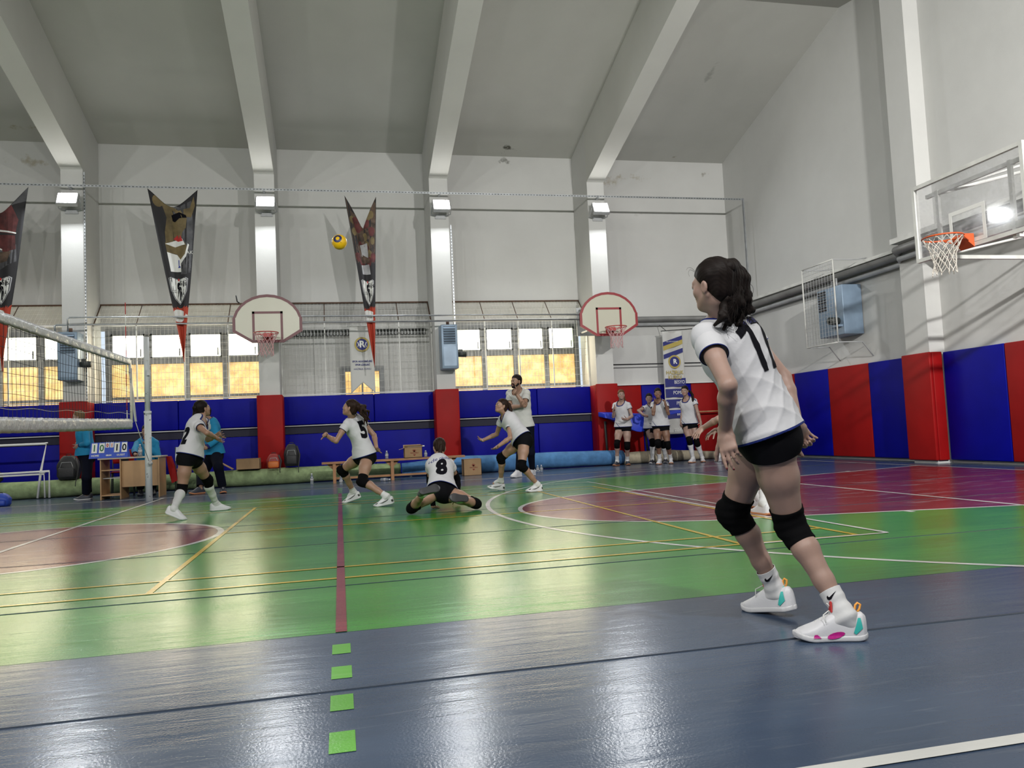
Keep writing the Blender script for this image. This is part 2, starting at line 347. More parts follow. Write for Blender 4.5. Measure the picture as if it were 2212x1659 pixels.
def build_floor():
    zc = [0]
    def up_():
        zc[0] += 1; return zc[0]*.00004
    mats = ['f_blue', 'f_green', 'f_maroon', 'f_white', 'f_yellow', 'f_linered', 'f_dash', 'seam']
    mb = MB()
    def rect(x0, x1, y0, y1, z, mi): mb.add([(x0, y0, z), (x1, y0, z), (x1, y1, z), (x0, y1, z)], [(0, 1, 2, 3)], mi)
    def seg(a, b, w, z, mi):
        z += up_()
        a = np.array(a, float); b = np.array(b, float); d = b-a; d /= np.linalg.norm(d); n = np.array([-d[1], d[0]])*w/2
        P = [a-n, b-n, b+n, a+n]; mb.add([(p[0], p[1], z) for p in P], [(0, 1, 2, 3)], mi)
    def arc(c, r, w, a0, a1, z, mi, n=64):
        vs = []; z += up_()
        for i in range(n+1):
            a = a0+(a1-a0)*i/n
            for q in (r-w/2, r+w/2): vs.append((c[0]+q*math.cos(a), c[1]+q*math.sin(a), z))
        mb.add(vs, [(2*i, 2*i+1, 2*i+3, 2*i+2) for i in range(n)], mi)
    def disc(c, r, a0, a1, z, mi, n=64):
        vs = [(c[0], c[1], z)]+[(c[0]+r*math.cos(a0+(a1-a0)*i/n), c[1]+r*math.sin(a0+(a1-a0)*i/n), z) for i in range(n+1)]
        mb.add(vs, [(0, i+1, i+2) for i in range(n)], mi)
    rect(XL, XR, YN, YF, 0, 0)
    z1, z2, z3, z4 = .0006, .0012, .0018, .0024
    rect(CX0-8.85, 5.87, 3.64, 12.87, z1, 1)
    # centre circle and keys (old trapezoid)
    disc((CX0, CY0), 1.78, 0, 2*PI, z2, 2); arc((CX0, CY0), 1.80, .06, 0, 2*PI, z3, 3)
    for s, xe in ((1, 9.21), (-1, 2*CX0-9.21)):
        xf = xe-s*5.53
        P = [(xe, CY0-3.0), (xe, CY0+3.0), (xf, CY0+1.8), (xf, CY0-1.8)]
        if s > 0: P = P
        mb.add([(x, y, z2) for x, y in P][::(1 if s > 0 else -1)], [(0, 1, 2, 3)], 2)
        a0 = PI/2 if s > 0 else -PI/2
        disc((xf, CY0), 1.8, a0, a0+PI, z2, 2); arc((xf, CY0), 1.8, .05, a0, a0+PI, z3, 3)
        seg((xe, CY0-3), (xf, CY0-1.8), .05, z3, 3); seg((xe, CY0+3), (xf, CY0+1.8), .05, z3, 3)
        seg((xf, CY0-1.8), (xf, CY0+1.8), .05, z3, 3)
        for t in (.22, .48, .74):
            for q in (1, -1):
                x = xe-s*5.53*(t+.05); y = CY0+q*(3.0-1.2*(t+.05)); seg((x, y), (x, y+q*.12), .05, z3, 3)
        arc((xe-s*1.52, CY0), 6.1, .05, PI/2 if s > 0 else -PI/2, 3*PI/2 if s > 0 else PI/2, z3, 3, 96)
        for q in (-1, 1): seg((xe-s*1.52, CY0+q*6.1), (xe, CY0+q*6.1), .05, z3, 3)
        seg((xe, 1.76), (xe, 14.5), .05, z3, 3)
    seg((CX0, 1.76), (CX0, 14.5), .05, z4, 3)
    for y in (1.76, 14.5): seg((2*CX0-9.21, y), (9.21, y), .05, z3, 3)
    # volleyball: end lines and attack lines with their dashes
    for x in (5.87, 2*CX0-5.87): seg((x, 3.64), (x, 12.87), .05, z3, 3)
    for x in (-0.02, 2*CX0+.02):
        seg((x, 3.64), (x, 12.87), .05, z4, 5)
        for d0, dl in ((.21, .15), (.54, .155), (.88, .155), (1.22, .16)):
            for q, e in ((-1, 3.64), (1, 12.87)):
                a = e+q*d0; rect(x-.037, x+.037, min(a, a+q*dl), max(a, a+q*dl), z3, 6)
    # badminton lines
    for s in (1, -1):
        X = lambda d: CX0+s*d
        for d in (1.84, 5.68, 6.58): seg((X(d), 5.03), (X(d), 11.1), .04, z3, 4)
        seg((X(1.84), CY0), (X(6.58), CY0), .04, z3, 4)
        seg((X(6.82), 5.03), (X(6.82), 12.08), .04, z4, 3)
        seg((X(5.7), 5.02), (X(6.82), 5.02), .035, z4, 3)
    for y in (5.04, 5.47, 10.68, 11.1): seg((CX0-6.58, y), (CX0+6.58, y), .04, z3, 4)
    seg((CX0-6.82, 12.0), (CX0+6.82, 12.0), .04, z3, 3)
    # welded seams between the vinyl sheets: slight ridges along the hall
    for y in (.85, 2.81, 4.78, 6.76, 8.74, 10.72, 12.66, 14.7, 16.6):
        vs = []; n = 60
        for i in range(n+1):
            x = XL+(XR-XL)*i/n; yy = y+.004*math.sin(i*1.7)
            for dy, dz in ((-.006, .0004), (-.002, .0036), (.002, .0036), (.006, .0004)): vs.append((x, yy+dy, dz))
        mb.add(vs, [(4*i+k, 4*i+4+k, 4*i+5+k, 4*i+1+k) for i in range(n) for k in range(3)], 7, True)
    return mb.build('floor', [M[k] for k in mats], kind='structure')
build_floor()

def build_shell():
    # side walls, far wall with its window recesses, ceiling
    ceil = [(YF, 7.64), (13.4, 9.04), (12.4, 8.86), (3.9, 8.86), (2.9, 9.04), (YN, 7.64)]
    mb = MB()
    for (y0, z0), (y1, z1) in zip(ceil[:-1], ceil[1:]):
        mb.add([(XL-.2, y0, z0), (XR+.2, y0, z0), (XR+.2, y1, z1), (XL-.2, y1, z1)], [(0, 1, 2, 3)], 0)
        mb.add([(XL-.2, y0, z0+.2), (XR+.2, y0, z0+.2), (XR+.2, y1, z1+.2), (XL-.2, y1, z1+.2)], [(3, 2, 1, 0)], 0)
    mb.build('ceiling', M['ceiling'], kind='structure')
    MB().box((XR, YN-.2, -.05), (XR+.2, YF+.3, 9.25)).build('wall_right', M['wall'], kind='structure')
    MB().box((XL-.2, YN-.2, -.05), (XL, YF+.3, 9.25)).build('wall_left', M['wall'], kind='structure')
    MB().box((XL, YN-.2, -.05), (XR, YN, 7.85)).build('wall_front', M['wall'], kind='structure')
    mb = MB()
    mb.box((XL, YF, 4.06), (XR, YF+.25, 7.85))
    mb.box((PX[4], YF, 0), (XR, YF+.25, 4.06)); mb.box((XL, YF, 0), (PX[0], YF+.25, 4.06))
    for a, b in zip(PX[:-1], PX[1:]):
        mb.box((a, 17.93, 0), (b, 18.95, 1.84))                       # low parapet under the windows
        mb.add([(a, YF, 4.06), (b, YF, 4.06), (b, 18.85, 3.50), (a, 18.85, 3.50)], [(0, 1, 2, 3)])   # sloped soffit
        if abs(a-PX[2]) < .01:                                        # the bricked-up bay with its small window
            wl, wr, wz = .06, 1.08, 2.56
            mb.box((a, 18.70, 1.84), (wl, 18.85, 3.55)); mb.box((wr, 18.70, 1.84), (b, 18.85, 3.55)); mb.box((wl, 18.70, wz), (wr, 18.85, 3.55))
    mb.build('wall_back', M['wall'], kind='structure')
    # pillars and beams
    for i, x in enumerate(PX):
        MB().box((x-PW, 17.4, 0), (x+PW, YF, 8.0)).build('trim_%d' % (i+1), M['wall'], kind='structure')
    for i, x in enumerate(PX):
        und = [(11.3, 8.36), (5.0, 8.36), (-1.1, 6.68), (YN, 6.68)]
        up = [(YN, 7.9), (2.9, 9.15), (13.4, 9.15), (17.4, 8.05)]
        MB().prism([(x-PW, y, z) for y, z in [(17.4, 6.68)]+und+up], (2*PW, 0, 0)).build('trim_%d' % (i+6), M['beam'], auto=True, kind='structure')
    MB().box((9.75, 11.33, 0), (XR, 11.88, 9.2)).build('trim_11', M['wall'], kind='structure')
    MB().box((9.75, 3.4, 0), (XR, 3.95, 9.2)).build('trim_12', M['wall'], kind='structure')
    # skirting strip below the right-hand far pads and pale ledge above pads
    MB().box((6.33, 18.38, 0), (XR, YF, .13)).build('baseboard_back', M['rust'], kind='structure')
    MB().box((6.33, 18.33, 1.875), (XR, YF, 1.90)).build('trim_13', M['white'], kind='structure')
build_shell()

# ------------------------------------------------------------------ windows
def pane_mat(name, c1, c2, c3, strength, scale, yellow=False):
    m, nt, b = new_mat(name); L = nt.links.new
    tc = N(nt, 'ShaderNodeTexCoord'); n = N(nt, 'ShaderNodeTexNoise', i_Scale=scale, i_Detail=6.0, i_Roughness=.65); L(tc.outputs['Object'], n.inputs['Vector'])
    r = N(nt, 'ShaderNodeValToRGB'); e = r.color_ramp.elements; e[0].position = .35; e[0].color = rgb(c1); e[1].position = .62; e[1].color = rgb(c3)
    q = r.color_ramp.elements.new(.5); q.color = rgb(c2); L(n.outputs['Fac'], r.inputs['Fac'])
    L(r.outputs['Color'], b.inputs['Emission Color']); b.inputs['Emission Strength'].default_value = strength
    b.inputs['Base Color'].default_value = (.4, .35, .2, 1) if yellow else (.6, .6, .6, 1); b.inputs['Roughness'].default_value = .3
    return m
M['pane_top'] = pane_mat('window_glass_daylight', (.75, .9, .45), (1.0, .98, .78), (1, 1, .95), 6.0, 1.1)
M['pane_low'] = pane_mat('window_glass_yellow_film', (.48, .27, .07), (.78, .47, .14), (.95, .66, .27), 1.25, 3.5, True)
WY = 18.82
def window(no, x0, x1, cols, zt=(2.86, 3.42), zb=(2.02, 2.74), zs=(1.84, 1.96)):
    w = empty('window_%d' % no, ((x0+x1)/2, WY, 1.9), kind='structure')
    fr = MB(); n = cols; pitch = (x1-x0)/n
    def bar(a0, a1, b0, b1, y0=WY-.05): fr.box((a0, y0, b0), (a1, WY+.05, b1))
    bar(x0-.06, x1+.06, zt[1], zt[1]+.12); bar(x0-.06, x1+.06, zb[1], zt[0]); bar(x0-.06, x1+.06, zs[1], zb[0])
    for i in range(n+1): bar(x0+i*pitch-(.06 if i in (0, n) else .055), x0+i*pitch+(.06 if i in (0, n) else .055), 1.80, zt[1]+.1, WY-.06)
    # inner casement bars of the opening top lights
    for i in range(n):
        a = x0+i*pitch+.055; b = a+pitch-.11
        for (u0, u1, v0, v1) in ((a, a+.035, *zt), (b-.035, b, *zt), (a, b, zt[1]-.035, zt[1]), (a, b, zt[0], zt[0]+.035)): fr.box((u0, WY-.075, v0), (u1, WY-.03, v1))
        fr.box((b-.10, WY-.10, zt[0]+.05), (b-.075, WY-.07, zt[0]+.22))
    fr.build('window_frame', M['frame'], w)
    for i in range(n):
        a = x0+i*pitch+.04; b = a+pitch-.08
        for z0, z1, mt in ((*zt, 'pane_top'), (*zb, 'pane_low'), (*zs, 'pane_low')):
            MB().box((a, WY, z0), (b, WY+.01, z1)).build('pane', M[mt], w)
window(1, -4.93, -1.68, 4); window(2, 2.72, 5.88, 4); window(3, -8.72, -5.47, 4)
w = empty('window_4', (.57, 18.75, 1.9), kind='structure')
MB().box((.06, 18.68, 2.44), (1.08, 18.80, 2.56)).box((.06, 18.68, 1.84), (.18, 18.80, 2.44)).box((.96, 18.68, 1.84), (1.08, 18.80, 2.44)).box((.545, 18.70, 1.84), (.585, 18.80, 2.44)).build('window_frame', M['frame'], w)
MB().box((.16, 18.76, 1.84), (.98, 18.77, 2.46)).build('pane', M['pane_low'], w)
vg = empty('vent_grille', (.5, 18.7, 3.4), 'long grey ventilation grille set high in the bricked-up window bay', 'vent')
v = MB()
for i in range(44): v.box((-1.1+i*.075, 18.66, 3.30), (-1.1+i*.075+.02, 18.69, 3.42))
v.build('slat', M['greymetal'], vg); MB().box((-1.15, 18.685, 3.28), (2.1, 18.699, 3.44)).build('backing', M['dark'], vg)

# ------------------------------------------------------------------ wire guards in front of the window bays
def guard(a, b, label, posts):
    g = empty('window_guard', ((a+b)/2, 17.9, 1.85), label, 'window guard', 'wire guards over the window bays')
    yt, zt, yf, zf, zb = 18.47, 4.03, 17.90, 3.50, 1.87
    fr = MB()
    fr.box((a, yt-.02, zt-.015), (b, yt+.02, zt+.015)); 
    for x in (a+.012, b-.012): fr.tube([(x, yt, zt), (x, yf, zf)], .014, 6)
    fr.build('top_rail', M['rust'], g)
    f2 = MB(); f2.box((a, yf-.015, zf-.02), (b, yf+.015, zf+.02)); f2.box((a, yf-.012, zb), (b, yf+.012, zb+.025))
    for x in [a+.012, b-.012]+posts: f2.box((x-.012, yf-.015, zb), (x+.012, yf+.012, zf))
    f2.build('frame', M['whitemetal'], g)
    for x in posts: MB().tube([(x, yt, zt), (x, yf, zf)], .010, 6).build('brace', M['rust'], g)
    wi = MB(); n = int((b-a)/.078)
    for i in range(1, n):
        x = a+(b-a)*i/n; wi.tube([(x, yt, zt), (x, yf, zf), (x, yf, zb)], .0026, 4, caps=False)
    for z in np.arange(zb+.13, zf, .155): wi.tube([(a, yf-.004, z), (b, yf-.004, z)], .0026, 4, caps=False)
    for t in (.22, .44, .66, .88): y = yt+(yf-yt)*t; z = zt+(zf-zt)*t; wi.tube([(a, y, z), (b, y, z)], .0026, 4, caps=False)
    wi.build('wire_mesh', M['whitemetal'], g)
guard(-8.78, -5.44, 'wire mesh guard over the window bay at the left picture edge, behind the net', [-7.7, -6.6])
guard(-5.0, -1.64, 'wire mesh guard over the window bay left of the maroon-edged basketball board', [-4.15, -3.2, -2.3])
guard(-1.2, 2.15, 'wire mesh guard over the mostly bricked-up bay with the hanging pennants', [-.25, .75, 1.4])
guard(2.59, 5.9, 'wire mesh guard over the window bay right of the middle blue-grey heater', [3.4, 4.2, 5.02])

# ------------------------------------------------------------------ padding on the walls
def pad(lo, hi, mt, label, grp, nm='wall_pad'):
    o = MB().rbox(lo, hi, .018).build(nm, M[mt]); prop(o, label, 'wall pad', grp); return o
BAYS = [(-8.78, -5.46, 'leftmost window bay'), (-4.98, -1.66, 'window bay left of the maroon-edged board'),
        (-1.18, 2.13, 'bricked-up bay'), (2.61, 5.88, 'window bay behind the polo-shirted man')]
for a, b, nm in BAYS:
    m_ = {-8.78: -7.1, -4.98: -3.33, -1.18: .78, 2.61: 4.55}[a]
    for (u, v, s) in ((a, m_-.004, 'left'), (m_+.004, b, 'right')):
        pad((u, 17.80, 1.225), (v, 17.925, 1.85), 'padblue', 'upper blue pad under the %s, %s one' % (nm, s), 'upper blue pads on the far wall')
        pad((u, 17.80, .02), (v, 17.925, 1.02), 'padblue', 'lower blue pad under the %s, %s one' % (nm, s), 'lower blue pads on the far wall')
    o = MB().box((a+.01, 17.86, 1.03), (b-.01, 17.929, 1.21)).build('gap_shade_strip', M['gapshade']); prop(o, 'strip coloured as shade in the gap between the blue pads under the %s' % nm, 'strip', 'shade-coloured strips in the gaps between the far pads')  # strip added in the recess, its dark colour is the gap's shade
    o = MB().rbox((a, 17.79, 1.188), (b, 17.855, 1.212), .006).build('grip_rail', M['greymetal']); prop(o, 'thin grey rail on the blue pads under the %s' % nm, 'rail', 'grey rails on the far pads')
for x, nm in zip(PX, ('', 'behind the standing official at the left', 'left of the bricked-up bay, behind the backpacks', 'behind the kneeling player, under the middle heater', 'below the red-edged basketball board')):
    if not nm: continue
    e = empty('pillar_pad', (x, 17.4, 0), 'red padding wrapped round the pillar %s' % nm, 'pillar pad', 'red pads round the far pillars')
    q = .055
    MB().rbox((x-PW-q, 17.32, .02), (x+PW+q, 17.395, 1.875), .02).build('front_pad', M['padred'], e)
    for s in (-1, 1): MB().rbox((x+s*(PW+q/2+.002)-q/2, 17.40, .02), (x+s*(PW+q/2+.002)+q/2, 17.785, 1.86), .015).build('side_pad', M['padred'], e)
for a, b, mt, l in ((6.42, 7.38, 'padred', 'red pad on the far wall just right of the rightmost pillar'), (7.385, 8.72, 'padblue', 'blue pad on the far wall behind the waiting girls'), (8.725, 9.93, 'padred', 'red pad on the far wall in the right corner, behind the wooden bar')):
    pad((a, 18.36, .14), (b, 18.49, 1.865), mt, l, 'pads in the right bay of the far wall')
ys = [(18.3, 16.92, 'b', 'behind the foreground player, in the corner'), (16.91, 15.70, 'r', 'second from the far corner'), (15.69, 14.47, 'b', 'below the left half of the caged heater'), (14.46, 13.19, 'r', 'below the caged heater'),
      (13.18, 11.94, 'b', 'left of the red pillar pad'), (11.27, 10.03, 'b', 'right of the red pillar pad'), (10.02, 8.80, 'r', 'at the right picture edge'), (8.79, 7.6, 'b', 'just outside the right picture edge')]
for y1, y0, c, l in ys:
    pad((9.95, y0, .05), (10.045, y1, 1.86), 'padblue' if c == 'b' else 'padred', '%s pad on the right wall %s' % ('blue' if c == 'b' else 'red', l), 'pads on the right wall')
e = empty('pillar_pad', (9.75, 11.6, 0), 'red padding wrapped round the pillar on the right wall', 'pillar pad')
MB().rbox((9.68, 11.27, .05), (9.745, 11.935, 1.87), .02).build('front_pad', M['padred'], e)
MB().rbox((9.75, 11.275, .05), (9.945, 11.325, 1.87), .015).build('side_pad', M['padred'], e)
MB().rbox((9.75, 11.885, .05), (9.945, 11.93, 1.87), .015).build('side_pad', M['padred'], e)

# ------------------------------------------------------------------ floodlights on the far pillars
for i, (x, l) in enumerate(zip(LAMP_X, ('leftmost, above the heater by the net', 'above the maroon-edged basketball board', 'third from the left, over the middle heater', 'rightmost, above the red-edged basketball board'))):
    e = empty('floodlight', (x, 17.2, 5.98), 'glowing square floodlight on a far pillar, %s' % l, 'floodlight', 'floodlights on the far pillars')
    T = Matrix.Translation((x, 17.12, 5.98)) @ Matrix.Rotation(math.radians(-28), 4, 'X') @ Matrix.Rotation(0, 4, 'Z')
    b = MB(); b.rbox((-.20, -.02, -.15), (.20, .08, .15), .015, M=T)
    for k in range(7): b.box((-.16+k*.05, .08, -.12), (-.15+k*.05, .115, .12), M=T)
    b.build('housing', M['greymetal'], e)
    MB().box((-.175, -.03, -.125), (.175, -.021, .125), M=T).build('glass', M['lampface'], e)
    MB().tube([(x-.215, 17.14, 5.98), (x-.215, 17.3, 5.82), (x-.1, 17.38, 5.80)], .012, 6).tube([(x+.215, 17.14, 5.98), (x+.215, 17.3, 5.82), (x+.1, 17.38, 5.80)], .012, 6).box((x-.12, 17.37, 5.74), (x+.12, 17.398, 5.84)).build('bracket', M['greymetal'], e)

# ------------------------------------------------------------------ slotted rail, conduits, pipes, ducts
e = empty('slotted_rail', (9.75, 17.2, 6.27), 'long galvanised slotted rail high along the far wall, with a drop at its right end', 'rail')
r = MB(); r.box((-13, 17.16, 6.245), (9.82, 17.165, 6.29)); r.box((-13, 17.165, 6.285), (9.82, 17.20, 6.29))
for k in range(int(22.8/.07)): x = -12.97+k*.07; r.box((x, 17.158, 6.26), (x+.035, 17.1605, 6.274), 1)
r.build('rail', [M['galv'], M['dark']], e)
r = MB(); r.box((9.80, 17.15, 3.75), (9.805, 17.19, 6.29)); r.box((9.80, 17.15, 3.75), (9.84, 17.155, 6.29)); r.build('drop_post', M['galv'], e)
for x in (-5.22, -1.42, 2.37, 6.12): MB().box((x-.02, 17.2, 6.25), (x+.02, 17.4, 6.285)).build('bracket', M['galv'], e)
for x, z0, z1, l in ((-4.99, 1.9, 6.62, 'left pillar beside the heater by the net'), (2.60, 3.3, 5.6, 'pillar above the middle heater')):
    c = MB(); c.box((x, 17.36, z0), (x+.03, 17.395, z1))
    for k in range(int((z1-z0)/.07)): c.box((x+.008, 17.357, z0+k*.07), (x+.022, 17.36, z0+k*.07+.035), 1)
    o = c.build('conduit_strip', [M['galv'], M['dark']]); prop(o, 'vertical perforated metal strip on the %s' % l, 'conduit')
def pipe(name, pts, r, mt, label, clips=()):
    o = MB().tube(pts, r, 12).build(name, M[mt]); prop(o, label, 'pipe'); return o
pipe('gas_pipe', [(-5.19, 16.96, 3.25), (-5.19, 16.96, 3.50), (-5.16, 16.96, 3.53), (5.55, 16.96, 3.45)], .018, 'galv', 'upper of the two thin steel pipes running across the window bays')
pipe('gas_pipe', [(-5.43, 16.97, 3.2), (-5.43, 16.97, 3.36), (-5.40, 16.97, 3.385), (5.55, 16.97, 3.34)], .018, 'galv', 'lower of the two thin steel pipes running across the window bays')
pipe('heating_duct', [(6.35, 18.38, 3.52), (9.75, 18.38, 3.52), (9.9, 18.2, 3.55), (9.92, 17.2, 3.66), (9.92, 12.05, 3.68), (9.60, 11.75, 3.70), (9.60, 11.4, 3.71), (9.60, 7.0, 3.74)], .075, 'duct', 'thick grey duct along the right wall and into the far corner')
pipe('heating_duct', [(6.35, 18.40, 3.40), (9.8, 18.40, 3.40), (9.93, 18.2, 3.42), (9.95, 17.2, 3.50), (9.95, 12.05, 3.53), (9.64, 11.75, 3.55), (9.64, 7.0, 3.58)], .045, 'greymetal', 'thinner grey pipe just below the thick duct on the right wall')
o = MB().box((9.93, 11.9, 3.78), (10.045, 17.9, 3.84)).build('cable_tray', M['whitemetal']); prop(o, 'flat pale cable tray on the right wall above the duct', 'cable tray')
o = MB().box((9.60, 6.5, 3.84), (9.745, 11.9, 3.93)).build('cable_tray', M['whitemetal']); prop(o, 'flat pale cable tray behind the glass basketball board', 'cable tray')
pipe('wall_pole', [(6.34, 18.2, 2.385), (9.9, 18.2, 2.37)], .016, 'black', 'thin black pole across the far wall right of the last pillar')
o = MB().tube([(8.6, 18.12, 1.14), (10.03, 18.12, 1.14)], .02, 10).build('wooden_bar', M['wood']); prop(o, 'round wooden barre in front of the red pad in the far right corner', 'bar')
for i, (x, z, yw) in enumerate(((-4.15, 3.8, 18.48),)): pass

# ------------------------------------------------------------------ heaters
def heater(x, y, z0, z1, wd, dp, label, louv_side='front', motor=1):
    e = empty('wall_heater', (x, y, z0), label, 'heater', 'blue-grey wall heaters on the far pillars')
    b = MB(); b.rbox((x-wd/2, y-dp, z0), (x+wd/2, y, z1), .012)
    b.box((x-wd/2+.04, y-dp-.006, z0+.06), (x+wd/2-.04, y-dp, z0+(z1-z0)*.5)); b.build('cabinet', M['heater'], e)
    b = MB(); n = 7; zl = z0+(z1-z0)*.56
    for k in range(n): zz = zl+k*(z1-zl-.04)/n; b.add([(x-wd/2+.05, y-dp-.03, zz), (x+wd/2-.05, y-dp-.03, zz), (x+wd/2-.05, y-dp, zz+.05), (x-wd/2+.05, y-dp, zz+.05)], [(0, 1, 2, 3)])
    b.build('louvre', M['heater'], e)
    MB().box((x-wd/2+.05, y-dp-.003, zl), (x+wd/2-.05, y-dp-.001, z1-.04)).build('louvre_opening', M['black'], e)
    mo = MB(); mo.tube([(x+wd/2+.0, y-dp*.6, z0+.32), (x+wd/2+.20, y-dp*.6, z0+.32)], [.055, .065], 14).box((x+wd/2+.03, y-dp*.6-.04, z0+.36), (x+wd/2+.12, y-dp*.6+.04, z0+.43))
    mo.build('motor', M['dark'], e)
    MB().tube([(x, y-dp/2, z1-.01), (x, y-dp/2, z1+.1)], .035, 10).build('flue', M['rust'], e)
    return e
heater(-5.2, 17.37, 2.28, 3.24, .36, .42, 'blue-grey louvred heater with a motor, on the left pillar behind the volleyball net')
heater(2.42, 17.37, 2.30, 3.27, .36, .42, 'blue-grey louvred heater on the middle pillar above the red padding')
# heater in its cage on the right wall
e = empty('wall_heater', (9.98, 13.7, 2.45), 'blue-grey heater with a round motor inside the wire cage on the right wall', 'heater')
b = MB(); b.rbox((9.60, 13.32, 2.45), (10.03, 14.12, 3.42), .012); b.build('cabinet', M['heater'], e)
b = MB()
for k in range(8): z = 2.98+k*.052; b.box((9.64, 14.12, z), (9.97, 14.135, z+.018)); b.box((9.585, 13.84, z), (9.60, 14.08, z+.03))
b.build('louvre', M['black'], e)
MB().tube([(9.60, 13.5, 2.72), (9.38, 13.46, 2.72)], [.075, .075], 16).tube([(9.40, 13.46, 2.72), (9.36, 13.46, 2.72)], [.05, .035], 16).build('motor', M['dark'], e)
MB().box((9.5, 13.36, 2.60), (9.60, 13.64, 2.64)).build('motor_shelf', M['heater'], e)
MB().tube([(9.8, 13.75, 3.41), (9.8, 13.75, 3.62)], .02, 8).tube([(9.85, 13.95, 3.41), (9.85, 13.95, 3.60)], .015, 8).build('feed_pipe', M['greymetal'], e)
MB().tube([(9.75, 14.135, 2.85), (9.75, 14.22, 2.86)], .018, 8).build('handle', M['whitemetal'], e)
g = empty('heater_cage', (9.3, 13.6, 2.28), 'open wire cage on struts round the heater on the right wall', 'cage')
f = MB(); x0 = 9.3; ya, yb, za, zb = 13.12, 14.14, 2.27, 3.86
loop = [(x0, ya, za), (x0, yb, za), (x0, yb, zb), (x0, ya, zb)]
for a, b in zip(loop, loop[1:]+loop[:1]): f.tube([a, b], .014, 6)
f.build('frame', M['whitemetal'], g)
wi = MB()
for y in np.linspace(ya, yb, 12)[1:-1]: wi.tube([(x0, y, za), (x0, y, zb)], .003, 4, caps=False)
for z in np.linspace(za, zb, 22)[1:-1]: wi.tube([(x0, ya, z), (x0, yb, z)], .003, 4, caps=False)
wi.build('wire_mesh', M['greymetal'], g)
for y, z in ((ya, za), (yb, za), (ya, zb), (yb, zb)):
    MB().tube([(x0, y, z), (9.82, y, z), (10.04, y, z-.28 if z < 3 else z+.03)], .011, 6).build('strut', M['greymetal'], g)
# ================================================================== BASKETBALL HOOPS
def hoop_net(cx, cy, z, r, mt, parent, L=.42, n=12, drop=.0):
    """knotted net of criss-crossing cords hanging from the ring, waisted and ragged at the bottom"""
    rr = random.Random(int(cx*100)+5); mb = MB(); rows = 6
    def pt(i, k):
        t = k/rows; rad = r*(1-.45*math.sin(min(1, t*1.25)*PI/2)+.06*max(0, t-.8)*5)
        a = 2*PI*(i+.5*(k % 2))/n
        return (cx+rad*math.cos(a)+rr.uniform(-.006, .006)*k/2, cy+rad*math.sin(a)+rr.uniform(-.006, .006)*k/2, z-L*t-(rr.uniform(0, .03) if k == rows else 0))
    P = {(i, k): pt(i, k) for i in range(n) for k in range(rows+1)}
    for k in range(rows):
        for i in range(n):
            if k % 2 == 0: ends = [(i, k+1), ((i-1) % n, k+1)]
            else: ends = [(i, k+1), ((i+1) % n, k+1)]
            for q in ends:
                a = np.array(P[(i, k)]); b = np.array(P[q]); m_ = (a+b)/2+np.array([0, 0, -.006])
                mb.tube([a, m_, b], .0042, 5, caps=False)
    for i in range(n):
        p = P[(i, rows)]; mb.tube([p, (p[0]+rr.uniform(-.012, .012), p[1]+rr.uniform(-.012, .012), p[2]-.03)], .006, 5)
        p = P[(i, 0)]; mb.tube([(p[0], p[1], z+.008), (p[0], p[1], z-.03)], .006, 5)
    return mb.build('net', mt, parent)
def ring(cx, cy, z, r, t=.010, mi=0, mb=None):
    mb.tube([(cx+r*math.cos(2*PI*k/40), cy+r*math.sin(2*PI*k/40), z) for k in range(40)], t, 8, mi, closed=True)
